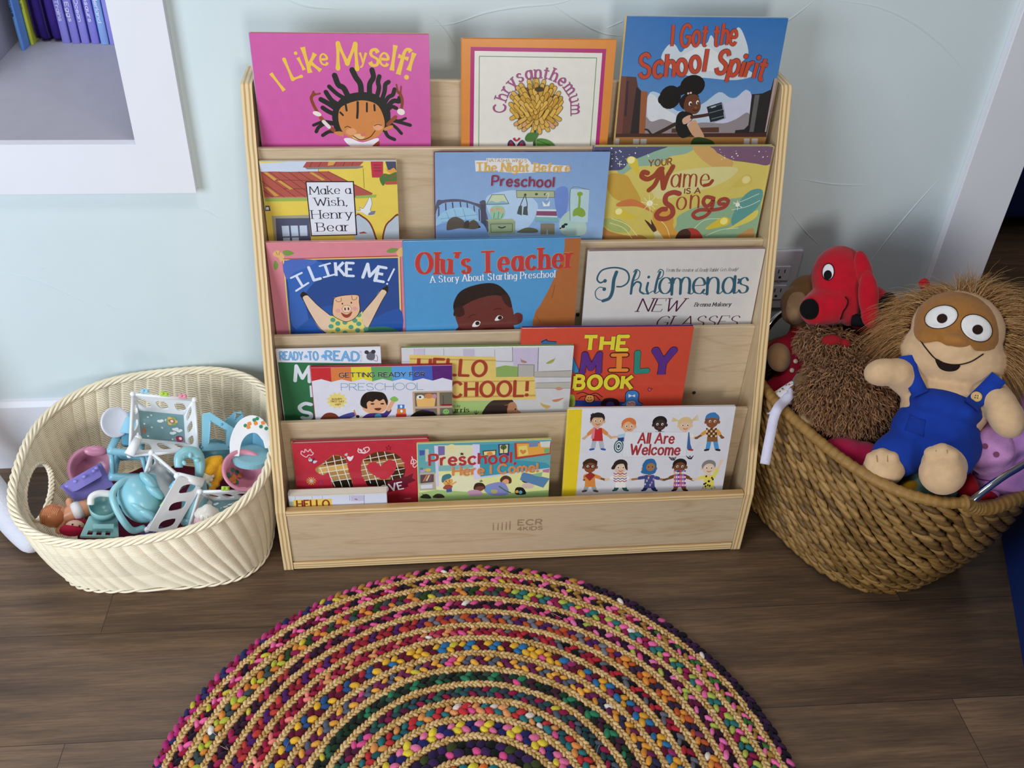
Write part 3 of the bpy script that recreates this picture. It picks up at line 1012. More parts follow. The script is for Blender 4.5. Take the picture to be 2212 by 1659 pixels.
ART['chry'] = '''g de8a38 d98434 e39a50 .4 0.0144
p b12c74 13.8,12.3 235.7,14 237.9,196.6 13.4,195.6
p e6e2d8 20.3,18.6 229.7,20.7 231.3,196.6 20,195.7
l 5f8d55 1.2 29,195.7 28.1,27 221.1,28.6 222.5,196.5
T ab4f88/3b2140/.55 serif 19.5 73.2,118.5 73.3,101.4 80.7,83.5 92.6,70.6 108.8,63.5 128.6,61.6 146,64.3 161.1,72.1 173.9,84.6 182,100.6 184.7,121.6|Chrysanthemum
e 6a5016 124.2,108.7 37.6 35.8
s 5c4414 7.6 157.6,112.6 162.6,106.8 166.7,101
s e0b24a 6 157.6,112.6 162.6,106.8 166.7,101
s 5c4414 7.6 157.3,122.5 162.4,116.7 166.5,110.9
s dcae50 6 157.3,122.5 162.4,116.7 166.5,110.9
s 5c4414 7.6 151.8,122.7 159.1,126.9 165.6,131
s d8a83e 6 151.8,122.7 159.1,126.9 165.6,131
s 5c4414 7.6 147.3,129.3 154.2,134.1 160.3,138.8
s cf9560 6 147.3,129.3 154.2,134.1 160.3,138.8
s 5c4414 7.6 143.1,133.2 149.5,138.5 155.3,143.8
s d8a070 6 143.1,133.2 149.5,138.5 155.3,143.8
s 5c4414 7.6 136.9,136.7 142.3,142.9 146.9,149.2
s dcae50 6 136.9,136.7 142.3,142.9 146.9,149.2
s 5c4414 7.6 128.8,138.5 131.5,146 133,153.4
s dcae50 6 128.8,138.5 131.5,146 133,153.4
s 5c4414 7.6 122.6,138.5 122.4,146 120.1,153.4
s dcae50 6 122.6,138.5 122.4,146 120.1,153.4
s 5c4414 7.6 113.8,136.6 110.5,142.6 104.9,148.8
s d8a070 6 113.8,136.6 110.5,142.6 104.9,148.8
s 5c4414 7.6 108.3,133.6 103.9,138.9 97.3,144.3
s dcae50 6 108.3,133.6 103.9,138.9 97.3,144.3
s 5c4414 7.6 103.1,129.5 98.3,134.1 91,138.8
s d8a070 6 103.1,129.5 98.3,134.1 91,138.8
s 5c4414 7.6 96.8,120.8 91.6,124.8 83.8,128.9
s d8a83e 6 96.8,120.8 91.6,124.8 83.8,128.9
s 5c4414 7.6 93.4,126.1 89.5,120.1 83.4,114.2
s d8a83e 6 93.4,126.1 89.5,120.1 83.4,114.2
s 5c4414 7.6 91.4,116 87.5,110.3 81.1,104.5
s d8a83e 6 91.4,116 87.5,110.3 81.1,104.5
s 5c4414 7.6 92.6,103.5 88.8,97.7 82.6,91.8
s c8982f 6 92.6,103.5 88.8,97.7 82.6,91.8
s 5c4414 7.6 94.6,97.8 91,92 85,86
s dcae50 6 94.6,97.8 91,92 85,86
s 5c4414 7.6 100.1,89.7 96.9,83.3 91.8,77
s dcae50 6 100.1,89.7 96.9,83.3 91.8,77
s 5c4414 7.6 104.3,85.7 101.8,79.1 97.2,72.6
s dcae50 6 104.3,85.7 101.8,79.1 97.2,72.6
s 5c4414 7.6 114.5,80.7 113.4,73.6 110.6,66.5
s e0b24a 6 114.5,80.7 113.4,73.6 110.6,66.5
s 5c4414 7.6 121.4,79.4 121.5,72.2 120.2,65
s d8a83e 6 121.4,79.4 121.5,72.2 120.2,65
s 5c4414 7.6 123.7,79.4 124.3,72.2 123.3,65
s dcae50 6 123.7,79.4 124.3,72.2 123.3,65
s 5c4414 7.6 132.5,80.9 134.5,73.9 135.4,66.8
s dcae50 6 132.5,80.9 134.5,73.9 135.4,66.8
s 5c4414 7.6 142.9,86.3 146.6,79.8 149.1,73.2
s c8982f 6 142.9,86.3 146.6,79.8 149.1,73.2
s 5c4414 7.6 147.3,90.2 151.5,83.9 154.6,77.6
s dcae50 6 147.3,90.2 151.5,83.9 154.6,77.6
s 5c4414 7.6 153,98.1 157.7,92.1 161.5,86.1
s dcae50 6 153,98.1 157.7,92.1 161.5,86.1
s 5c4414 7.6 156.4,106.3 161.3,100.5 165.4,94.6
s c8982f 6 156.4,106.3 161.3,100.5 165.4,94.6
s 5c4414 7.9 148.9,120.2 154.4,113.8 158.9,107.5
s d8a83e 6.3 148.9,120.2 154.4,113.8 158.9,107.5
s 5c4414 7.9 146.6,129.3 151.7,122.7 155.9,116
s e0b24a 6.3 146.6,129.3 151.7,122.7 155.9,116
s 5c4414 7.9 140.2,123.6 147.6,128.7 154.3,133.9
s c8982f 6.3 140.2,123.6 147.6,128.7 154.3,133.9
s 5c4414 7.9 133.8,128.3 139.9,134.7 145.2,141.1
s dcae50 6.3 133.8,128.3 139.9,134.7 145.2,141.1
s 5c4414 7.9 129.8,129.5 134.3,136.9 137.7,144.5
s dcae50 6.3 129.8,129.5 134.3,136.9 137.7,144.5
s 5c4414 7.9 124.6,129.8 125.4,138 124.6,146.2
s dcae50 6.3 124.6,129.8 125.4,138 124.6,146.2
s 5c4414 7.9 119,129.1 116,136.2 110.8,143.2
s dcae50 6.3 119,129.1 116,136.2 110.8,143.2
s 5c4414 7.9 115.5,127.8 111.3,134 104.7,140.3
s d8a070 6.3 115.5,127.8 111.3,134 104.7,140.3
s 5c4414 7.9 110.5,124.4 105.3,129.6 97.6,134.9
s dcae50 6.3 110.5,124.4 105.3,129.6 97.6,134.9
s 5c4414 7.9 101.8,124.7 97.5,118.2 91,111.7
s d8a83e 6.3 101.8,124.7 97.5,118.2 91,111.7
s 5c4414 7.9 100.6,120.1 96.2,113.8 89.5,107.4
s d8a83e 6.3 100.6,120.1 96.2,113.8 89.5,107.4
s 5c4414 7.9 100.1,111.5 95.6,105.1 88.9,98.9
s e0b24a 6.3 100.1,111.5 95.6,105.1 88.9,98.9
s 5c4414 7.9 101.1,105.8 96.8,99.4 90.3,93
s dcae50 6.3 101.1,105.8 96.8,99.4 90.3,93
s 5c4414 7.9 106.5,95.8 103,88.9 97.4,82
s d8a83e 6.3 106.5,95.8 103,88.9 97.4,82
s 5c4414 7.9 109,93.2 105.9,86.1 100.9,79.1
s d8a83e 6.3 109,93.2 105.9,86.1 100.9,79.1
s 5c4414 7.9 116.2,89.2 114.8,81.4 111.5,73.8
s c8982f 6.3 116.2,89.2 114.8,81.4 111.5,73.8
s 5c4414 7.9 123.5,88 123.9,80.1 122.9,72.2
s c8982f 6.3 123.5,88 123.9,80.1 122.9,72.2
s 5c4414 7.9 129.8,88.9 132,81.3 132.8,73.5
s d8a83e 6.3 129.8,88.9 132,81.3 132.8,73.5
s 5c4414 7.9 135.3,91.3 138.6,84 140.9,76.6
s d8a83e 6.3 135.3,91.3 138.6,84 140.9,76.6
s 5c4414 7.9 140.3,95.2 144.6,88.2 147.9,81.4
s d8a83e 6.3 140.3,95.2 144.6,88.2 147.9,81.4
s 5c4414 7.9 147,105.5 152.4,99.2 156.7,92.7
s dcae50 6.3 147,105.5 152.4,99.2 156.7,92.7
s 5c4414 7.9 148.2,109.8 153.8,103.5 158.3,97
s c8982f 6.3 148.2,109.8 153.8,103.5 158.3,97
s 5c4414 7.9 139.9,113.7 145.5,107.4 150,101
s d8a83e 6.3 139.9,113.7 145.5,107.4 150,101
s 5c4414 7.9 138.5,124.8 143.7,118.2 147.8,111.5
s c8982f 6.3 138.5,124.8 143.7,118.2 147.8,111.5
s 5c4414 7.9 136.3,129.6 140.8,122.5 144.4,115.5
s e0b24a 6.3 136.3,129.6 140.8,122.5 144.4,115.5
s 5c4414 7.9 127.3,120.9 132.3,128.1 136.2,135.4
s dcae50 6.3 127.3,120.9 132.3,128.1 136.2,135.4
s 5c4414 7.9 124.9,120.9 126.5,129.1 126.5,137.3
s dcae50 6.3 124.9,120.9 126.5,129.1 126.5,137.3
s 5c4414 7.9 121,120.6 117.3,127.3 111.5,134
s d8a83e 6.3 121,120.6 117.3,127.3 111.5,134
s 5c4414 7.9 114.2,129.7 110.7,122.7 105,115.8
s c8982f 6.3 114.2,129.7 110.7,122.7 105,115.8
s 5c4414 7.9 110.7,123.4 106.4,116.7 99.9,110.2
s e0b24a 6.3 110.7,123.4 106.4,116.7 99.9,110.2
s 5c4414 7.9 108.9,113.3 104.5,107 97.7,100.7
s dcae50 6.3 108.9,113.3 104.5,107 97.7,100.7
s 5c4414 7.9 110.5,105.9 106.5,99.4 100.2,92.9
s c8982f 6.3 110.5,105.9 106.5,99.4 100.2,92.9
s 5c4414 7.9 113.4,101.4 110,94.4 104.5,87.5
s d8a83e 6.3 113.4,101.4 110,94.4 104.5,87.5
s 5c4414 7.9 119,97.5 117.4,89.8 113.9,82.1
s c8982f 6.3 119,97.5 117.4,89.8 113.9,82.1
s 5c4414 7.9 122.3,96.8 122.1,88.8 120.2,80.9
s e0b24a 6.3 122.3,96.8 122.1,88.8 120.2,80.9
s 5c4414 7.9 127.9,97.3 130.2,89.6 131.2,81.9
s c8982f 6.3 127.9,97.3 130.2,89.6 131.2,81.9
s 5c4414 7.9 134.3,101.5 138.7,94.4 142,87.5
s c8982f 6.3 134.3,101.5 138.7,94.4 142,87.5
s 5c4414 7.9 138.6,107.9 143.9,101.5 148.1,95
s c8982f 6.3 138.6,107.9 143.9,101.5 148.1,95
s 5c4414 7.3 132.3,118.1 136.9,112.6 140.5,107.4
s d8a83e 5.8 132.3,118.1 136.9,112.6 140.5,107.4
s 5c4414 7.3 129.8,124.2 133.4,118.1 135.8,112.1
s d8a83e 5.8 129.8,124.2 133.4,118.1 135.8,112.1
s 5c4414 7.3 125.5,127.7 126.2,120.9 125.4,114.1
s c8982f 5.8 125.5,127.7 126.2,120.9 125.4,114.1
s 5c4414 7.3 121.8,126.1 120.1,119.7 116.5,113.3
s c8982f 5.8 121.8,126.1 120.1,119.7 116.5,113.3
s 5c4414 7.3 118,120.8 114.8,115.1 109.3,109.6
s c8982f 5.8 118,120.8 114.8,115.1 109.3,109.6
s 5c4414 7.3 116.4,114.8 112.7,109.6 106.8,104.3
s e0b24a 5.8 116.4,114.8 112.7,109.6 106.8,104.3
s 5c4414 7.3 117.3,108.1 114.1,102.6 108.7,97.1
s c8982f 5.8 117.3,108.1 114.1,102.6 108.7,97.1
s 5c4414 7.3 121.4,103.9 120.2,97.5 116.9,91.1
s c8982f 5.8 121.4,103.9 120.2,97.5 116.9,91.1
s 5c4414 7.3 124.6,103.4 125.6,96.7 125.2,90.2
s dcae50 5.8 124.6,103.4 125.6,96.7 125.2,90.2
s 5c4414 7.3 128.5,105.1 131.8,99.1 134,92.9
s d8a83e 5.8 128.5,105.1 131.8,99.1 134,92.9
s 5c4414 7.3 132.3,111.7 137,106.4 140.8,101.2
s e0b24a 5.8 132.3,111.7 137,106.4 140.8,101.2
s 5c4414 6.5 126.5,112.8 130.5,108.5 133.5,104.3
s e0b24a 5 126.5,112.8 130.5,108.5 133.5,104.3
s 5c4414 6.5 125.3,118.6 127.8,113.5 129,108.5
s c8982f 5 125.3,118.6 127.8,113.5 129,108.5
s 5c4414 6.5 124,118.6 122.7,113.6 119.5,108.5
s e0b24a 5 124,118.6 122.7,113.6 119.5,108.5
s 5c4414 6.5 122.2,112.8 119.5,108.6 114.5,104.3
s d8a83e 5 122.2,112.8 119.5,108.6 114.5,104.3
s 5c4414 6.5 123.3,109.1 121.7,104.3 118,99.5
s c8982f 5 123.3,109.1 121.7,104.3 118,99.5
s 5c4414 6.5 125.2,109.3 127.9,104.3 129.7,99.5
s e0b24a 5 125.2,109.3 127.9,104.3 129.7,99.5
e 3c3010 128.1,79.4 7.9 4.2
s 33502a 4.5 124.8,151.1 124.2,167.8 125.4,187.6
b 4a7a36 107.6,163.6 114,153.8 130.5,155.3 124.2,167.8 111.9,169.2
b 55883a 128.2,165 143.3,165 156.8,172.1 160.8,182 141.5,183.4 130.2,179.1
s 2c4a24 1 128.3,166.4 142.3,172.1 159.3,180.6
b 2e3a66 79.4,178.9 79.1,170.5 84.4,166.3 91.6,174.7 91.9,184.6
b 2e3a66 108.2,179 107.9,170.6 102.2,166.3 95,174.7 95.3,184.6
b a83242 81.4,178.9 81.9,171.9 85.9,170.5 89.6,179
b a83242 106.1,179 105.2,172 101,170.5 97.2,179
b b02c40 92.7,169.1 87.1,164.9 89.8,162.1 93.3,166.3 97.3,162.1 99.4,164.9'''
ART['spirit'] = '''g 3474b8 6f9fcc 2f66ac .5 0.0120
b ccd6dc 71.7,45.5 84.4,42.6 96.2,55.1 109,41.8 136.6,40.9 143.2,27.1 157.5,43.5 172.7,37.8 186.3,14.4 200.8,30.7 211.4,57.1 202.4,74.1 226.4,91.2 197.9,100 152.5,97.3 107.1,91.7 65.9,69.2
b dfe2e2 97.3,63.4 116.1,50.7 138.6,45 161.1,57.4 181.2,71.4 165.6,85.7 129.6,83.1 102.6,80.4
b b9cbdc 49.1,126.7 69.6,123.7 103.4,153.2 144.1,141.2 171.1,120.5 190.7,129.3 202.8,129.3 222,117.4 237.7,171.3 182.1,189.6 55.9,186.4
b d9dde0 49.3,128.1 61,126.6 75.3,145.8 101.4,160.7 97.1,174.3 57.2,171.2
b c9c9de 146.3,156.2 174.4,141.2 196.2,135.2 225.3,118.9 233.3,163.7 209.4,168.3 179.9,175.8
b 93898c 50.6,192.5 48.8,163.7 60.3,171.2 77.9,166.7 96.9,172.8 119.2,180.4 148.7,172.8 187.3,174.3 209.2,166.7 228.9,156.1 235.4,192.8
p 5d3a30 -.1,94.3 25.7,95.7 30.4,112.2 36.3,118.7 47.5,119.7 50.6,192.5 -.3,192.4
p 2e2626 27.5,112.2 36.3,118.7 42.9,192.5 25.5,192.4
p 9a5c36 36.3,118.7 47.5,119.7 51.3,192.5 40.7,192.5
p 3c2a30 10.2,102.2 13.6,102.4 15.9,162.2 11.8,162.2
p 76463a 0.7,95.1 8.7,95 11.1,192.4 0.4,192.4
p 2c2725 262.9,96.9 270.9,95.4 268.1,192.9 210.5,192.8 211,186.6 226.2,185.1 232.6,177.4 229.3,124 247.3,122.5 261.2,115.9
p 64605e 234.7,124.8 243.1,124.8 244.2,189.7 236.4,189.7
p b39a94 263.7,96.9 269.6,96.1 269,108.5 266.8,189.8 264.4,189.8
p 4a2c24 -1.1,192.4 267.8,191.3 269,199.1 -.8,198.5
p a0703c -.8,198.5 268.9,198.8 271.3,217.9 0.3,217
p b9b2ae -.3,200.8 7.3,200.8 7.5,210.8 0.4,210.8
p b9b2ae 31.7,201.7 42.1,201.7 42.2,210.9 32,210.9
p b9b2ae 44.7,201.7 55.4,201.7 55.7,211 45.3,211
p b9b2ae 229.1,201.3 239.2,201.4 240.2,211.5 230.5,211.5
p b9b2ae 243.1,201.4 254.1,201.4 255.1,211.6 244.3,211.5
p 5a3a2e 97.5,183.4 180.7,181.2 182.2,190.4 97.7,191
e 17110f 87.5,129.5 18.8 20.1
e 17110f 123.7,109.7 21.4 18.1
e 17110f 73.7,132.5 6.8 8.5
e 17110f 104.7,117.8 8.8 8.5
b 211511 104.4,138.3 111.6,125.1 126.3,122.8 137.6,127.9 128.1,135.3 115.1,150.2
b 6a3d26 113.5,138.3 116.6,128 126.5,124.3 136.1,127.9 142.8,142.7 141.3,153.2 134.4,158.4 120.5,156.2 114.1,148.7
e efe8e0 124,140.1 2.8 3.7
e efe8e0 136.3,138 2.4 3.4
e 1a120f 125,141 1.6 2.3
e 1a120f 137.1,138.9 1.3 2.1
s 2a1510 1.3 130.3,150.9 135.9,152.4 139.3,150.2
e 8a5438 134.3,146.9 2.4 1.7
e e0b8b0 118.1,122.8 1.9 1.8
e e0b8b0 122.4,121.8 1.9 1.8
b 1b1a18 102.7,171.2 104.2,159.2 112.5,153.2 129.8,157.7 131.3,168.2 123.4,177.3 133.2,192.6 122,200.3 112.3,197.2 104.3,183.4
b d8a890 114.3,166.7 125.5,159.9 130.8,165.2 125.8,172.8 117.1,175.8
b d0a07c 125.1,178.9 135.9,168.2 143.3,177.3 157.2,198.9 140.2,198.8
s 4a2c22 5.8 129.9,163.7 154.5,159.9 182.4,153.1
s 3c2a20 6.4 101.8,175.8 86.2,184.9 69,194.1
s 3c2a20 3.2 62.9,194 55.9,186.4 51.2,184.9
b 2c4220 137.6,201.9 149.5,198.8 172.1,205.1 175.1,214.5 137.8,214.3
p 1f262c 153.5,145.7 178.4,137.5 188.4,166.7 164,172.5
l 5a7078 1.7 158.6,147.2 178.8,140.4
l 8fa0a8 1.3 180.1,139 189.7,165.2 168.7,172.8
l 6b7c82 1.4 160,156.2 181.9,150.1
l 6b7c82 1.4 165.4,166.7 185.3,161.4
p aab4b8 160.6,145.4 168.9,143 169.9,145.4 161.8,148.1
t c24a2e/34264c/1.1 marker 79.7,45.7 186.6,42.2 34|I Got the
T c24a2e/34264c/1.3 marker 37.1 30.9,96.4 92.5,93.2 135.9,85.9 173.8,90 242.9,99.1|School Spirit'''
ART['wish'] = '''g ead054 e8c94c f0dc78 .4 0.0168
p cfdaec -.4,2.3 96.2,-1.6 93.8,28.4 31.5,17.9 -1.1,19
p b65c50 0.3,17.1 21.2,16.6 47.9,17.4 78.3,17 110.6,16.9 182.4,57.2 179.6,63.7 141.2,63.3 1.4,64
p c98a78 1.6,62.1 179.7,62.4 179.6,65 1.3,64.9
l 7a3a38 0.9 0.3,17.1 53,62.5
l 7a3a38 0.9 14.2,17.2 69.6,62.7
l 7a3a38 0.9 29.3,17.3 85,62.8
l 7a3a38 0.9 45.6,17.4 100.5,62.9
l 7a3a38 0.9 61.9,17.5 119.6,63.1
l 7a3a38 0.9 78.3,17.6 136.4,63.3
l 7a3a38 0.9 94.7,17.7 153.2,63.4
l 7a3a38 0.9 -.9,32.8 34,62.4
l 7a3a38 0.9 -1.1,49.2 15.2,62.2
l 7a3a38 0.9 110.6,16.9 182.4,57.2
l 7a3a38 0.7 20.8,31.7 86.4,32.8
l 7a3a38 0.7 34.4,47 96.9,48.1
p d4a050 4.8,17.8 10.6,17.8 25.6,30.4 20.6,32.9
p d4a050 25.3,33 31.2,32.4 50.8,47.7 44.8,49
p d4a050 3.1,43.6 8.9,44.2 26,59.7 18.8,60.9
p d4a050 79.3,18.9 85.2,18.3 105.3,31.6 99.3,33.5
p b2564e 77.6,-1.1 172.3,-1.2 161,10.6 69.6,10.1
l 7a3a38 0.9 86.9,-1 81.3,9.5
l 7a3a38 0.9 102,-.9 95.3,9.6
l 7a3a38 0.9 126.5,-.8 121.1,9.7
l 7a3a38 0.9 140.6,-.8 135.2,9.8
l 7a3a38 0.9 154.6,-.7 149.3,9.9
p d8a858 113.1,-.9 125.9,-.8 120.2,6 110.7,7.2
p 8c8480 73.1,10.1 169.5,7.5 169.3,10.6 159.7,12.7 76.3,13.2
l 7d7330 0.7 169.2,12.5 169.1,46.8
l 7d7330 0.6 95.1,12.1 94.7,17.1
p 9cba5c 1.3,64.6 73,64 72.5,69.8 1.9,70.1
p 9cba5c 153.3,61.1 189.5,59.2 188,64.4 154.2,66
p c23c50 182.3,-.6 202.9,-.5 201.7,28.5 183.2,28.3
l 8a2438 1.1 187.2,6.3 199.1,6.4
l 8a2438 1.1 187,11.3 198.8,11.4
l 8a2438 1.1 186.8,16.4 198.6,16.4
p 4c5068 206.5,-.4 224.2,-.4 224.8,16.6 210.5,16.5
b e8a24c 205.9,12.7 212.9,15.3 220.2,11.5 224.7,17.8 224.6,22.9 212.7,20.3
b 547a40 195.6,30.3 203.2,21.5 212.6,22.8 225.9,19.1 225.3,35.6 208.5,35.5 201,43.2
e c04040 205.4,25.3 1.7 1.8
e c04040 214.8,29.2 1.7 1.8
e c04040 220.9,25.4 1.7 1.8
p b85c44 204.9,35.5 225.4,34.4 225.1,40.8 205.3,41.3
p a8a488 9.7,96.7 72.7,95.4 71.9,147.8 8.5,146.9
p 555a74 15.7,101.3 72.2,101.3 71.9,147.8 13.4,147
p c4d4e6 24.5,115.4 36.6,115.2 36.4,135.1 24.2,135.6
p c4d4e6 39.6,115.2 51.7,115.1 51.6,135 39.4,135.4
p c4d4e6 54.7,115.1 67.4,115 66.9,134.8 54.1,135.1
p c4d4e6 24.6,137.9 36.2,137.8 35.9,147.3 24.3,147.2
p c4d4e6 39.8,137.8 51.4,137.7 51.1,147.5 39.5,147.4
p 4a4e60 1.1,77.6 8.1,77.9 9.1,87.4 0,87.4
p e8ecf0 2,80.2 6.3,80.2 6.5,85.2 1.4,85.1
b 7a3a28 152.4,96.9 165.6,99.7 177.2,112.6 184.7,135.7 184,149.5 149.3,149
b b9c8d4 152.2,99.6 164.3,102.4 174.7,113.9 181.6,135.7 180.9,149.4 149.3,149
b 7a3a28 226.2,97.1 211.8,104.9 200.2,119.6 196.4,149.6 224.4,150
b b9c8d4 226.1,100.8 213,107.6 202.6,121 198.9,149.7 224.4,150
p 9a5038 156,129.9 164.1,127.6 170.1,131.4 156.5,131.8
b e8ecee 146.1,80.3 151.8,87 160.2,88.4 159.3,82.4 165.2,84.5 171.9,74 177.8,63.6 180.9,75.4 177.2,88.6 185.6,89.3 182.9,96.6 171.9,97.1 163.6,91.7 154,89.6
s 6a7480 0.6 146.1,80.3 151.8,87 160.2,88.4 159.3,82.4 165.2,84.5 171.9,74 177.8,63.6 180.9,75.4 177.2,88.6 185.6,89.3
b 7d828c 177,91.2 185.6,89.3 182.9,95.9 173.1,96.5
p 1e1c22 72.1,34.3 152.3,34.5 152.4,134.6 72.7,135.6
p e6e9f2 73.7,36.1 150.6,36.4 150.3,132.8 74.5,133.7
t 24222a thin 77.9,57.6 145.8,56.9 14.2|Make a
t 24222a thin 84.3,78.7 137.8,78.4 14.4|Wish,
t 24222a thin 77.7,102.3 145.1,101.8 15.2|Henry
t 24222a thin 84.6,126.5 138.7,126.1 16.2|Bear'''
ART['night'] = '''g 5f86c0 88aedb a9c6e6 .8 0.0096
b b6d0ea 87.3,81.7 116.8,69.3 146.5,69.5 177.5,92.1 171.5,124.5 149.4,144.1 103.2,123.7
b 6f8ed0 206.4,70 228.6,63.8 230.1,108.8 215.4,118.5
b b5d0c4 218.9,125.1 239,105.6 263.5,125.6 265.6,152.3 226.8,151.8
b 5a5c72 1.4,90.4 13.3,84.2 39.9,82.8 66.6,89.4 86.2,100.8 87.1,153.2 0.7,152
b 8fb4de 5.8,95.2 39.9,87.6 66.7,94.2 78.7,105.6 79.2,139.9 5.3,138.9
s 4a4c60 2.2 5.8,96.8 5.6,116.1
s 4a4c60 2.2 17.7,90.5 18.3,106.5
s 4a4c60 2.2 29.5,89.1 30.7,103.5
s 4a4c60 2.2 42.8,88.4 44.4,100.4
s 4a4c60 2.2 54.7,90.9 56.3,105.3
s 4a4c60 2.2 66.7,95.8 68.3,111.9
s 4a4c60 2.2 75.7,102.3 76.7,123.4
l 4a4a5c 9.3 82.7,89.6 84.2,146.5
e 565668 81.8,89.6 5.4 3.8
b 9cc8e2 2.6,119.3 19.1,103.3 42.9,98 63.7,102.2 74.4,120.1 73.2,139.8 6.8,138.9
l 6a9cc8 0.9 19,106.6 27.9,132.6
l 6a9cc8 0.9 32.4,101.9 39.9,131.1
l 6a9cc8 0.9 47.3,99.6 55,129.7
l 6a9cc8 0.9 8.5,119.4 72.8,112
l 6a9cc8 0.9 10,125.9 72.9,120.1
b 7ea0d0 0.9,132.3 42.9,123 79.1,126.7 91.5,148.3 88.7,159.9 0.6,158.7
b 5f5448 18.9,139.1 21.9,122.8 33.9,115.6 47.4,121.4 53.5,129.7 66.9,121.7 77.7,134.9 67.1,139.7 43,137.7 24.9,140.8
b 4c4238 49.7,137 50.4,126.4 57.9,123.2 58,136.3
e 2a2420 76.9,135.7 2.1 1.6
p c9d8b0 97.6,75.1 118.4,75 127.1,91.6 89,92
b 8fb6d0 88.4,93.1 96.3,86.5 106.9,89.8 115.8,86.7 127.6,91.6 117.4,93.9 99.5,94.2
l 56705c 1.1 97.6,75.1 118.4,75 127.6,92.1 88.4,93.1 97.6,75.1
b 9ac6a0 94.5,107.4 98.1,97.7 107,95.4 117.6,97.9 121.6,107.6 118.2,119 107.7,122.1 98.5,118.8
e d8a088 98.2,103.4 3.3 3.2
e d8a088 108.7,101.9 3.9 3.2
e dca890 115.5,105.2 2.7 2.6
s 4a8a78 1.2 101.5,118.8 102.8,109.1
s 4a8a78 1.2 109.1,120.5 110.3,107.5
s 4a8a78 1.2 115.1,119 117.9,110.9
e 7aa890 107.7,122.1 9 2.2
p a8b488 88,121.9 134.8,120.5 140.4,126.1 92.6,126
p 98a884 91.9,126 139.9,126.1 140.4,148.9 93.1,150
l 58684c 1.1 96.5,130.2 135.2,130 134.9,145.5 97.6,146 96.5,130.2
s 3c4438 2.5 111,136.1 116.4,137.8 122.4,135.8
p aeb890 139.8,67.9 205.6,69.2 207.1,81.1 141,80.9
l 68744c 1.1 139.8,67.9 205.6,69.2 207.1,81.1 141,80.9 139.8,67.9
e 4c4c40 155.4,75.6 2.4 2.2
e 4c4c40 174.9,74.8 2.7 2.2
e 4c4c40 190.2,75.4 2.4 2.2
s 3c4844 1.4 154.3,77.5 148.9,91.8 146.3,101.4
s 3c4844 1.4 155.8,77.5 159.4,91.9 159.8,101.6
p 4a5452 145.3,96.6 150.6,95.8 151,114.5 142.1,111.1
p 4a5452 153.7,98.3 159.6,96.7 161.9,114.6 152.7,112.9
s d8dcd8 1.4 190.6,76.2 196.1,73.1 195.1,82.6 193,85.8
b 7fa6c0 180.7,95.3 186.3,87.4 192.5,90.6 199.9,86.7 208,95.6 216.5,123.4 214.5,129.1 208.2,124.9 205.3,102 209.9,128.3 182.3,127.9 182.9,108.3 180.7,126.3 174.5,124.5 176.8,108.2
p d8e2e4 178.1,103.1 210.7,103.7 211.7,107 177.5,106.3
p 8a4a6a 176.7,106.6 211.7,107.3 213.7,116 176.3,114.7
p d8e2e4 176.4,115.1 213.8,116.3 214.2,118.8 176,117.4
p 7fb4b4 176,117.7 214.2,119.1 216.2,126.7 174.9,125.4
p eef0ee 185.6,87.7 193.6,95.5 199.1,87.2 199,97.1 188.4,97.8
p 8a8068 184.7,130.4 210,130.7 211.3,151.6 199.7,151.4 197.5,139.7 195.8,151.4 185.8,151.2
p b8d4d8 234.7,65.5 267.3,67.3 269.2,129 236.7,126.9
s 88a840 4 250.5,75.1 251.6,89.6 251.1,104.1
e 88a840 251.3,75.1 5.1 4.1
b 88a840 242.1,117.1 242.1,105.7 250.8,100.1 260.3,104.2 264.2,114.1 258.4,118.9 248.9,115.6
s 7a7a60 0.9 237.3,125.3 234.7,65.5 267.3,67.3
e 2c2c34 225.8,136.7 3.3 3.5
e 2c2c34 230.1,132.6 3.6 2.2
e 2c2c34 221.4,140 2.1 1.6
e d8d8c0 226.1,141.7 5.1 2.2
b 6a6a50 146.3,144 161.4,137.6 178.4,141.1 178.7,147.8 146.5,147.4
p e4e2e0 86.7,9.2 156,10.4 162.1,16.9 163.7,20.7 174,20 230.3,23.6 231.1,34.1 173.2,33.8 170.3,35.3 139.4,36.4 106.9,33.4 106.9,31.5 68.9,32.9 67.5,13.4 86.8,13.5
t b88c48 sans 88.3,15.6 155.5,16.8 5.4|NATASHA WING'S
t e0b050/f0ead8/.5 slab 70.4,31.9 229.3,34.1 14.7|The Night Before
t 842f50/e4d4e4/.5 bold 96.9,58.1 202.9,61.3 17.9|Preschool'''
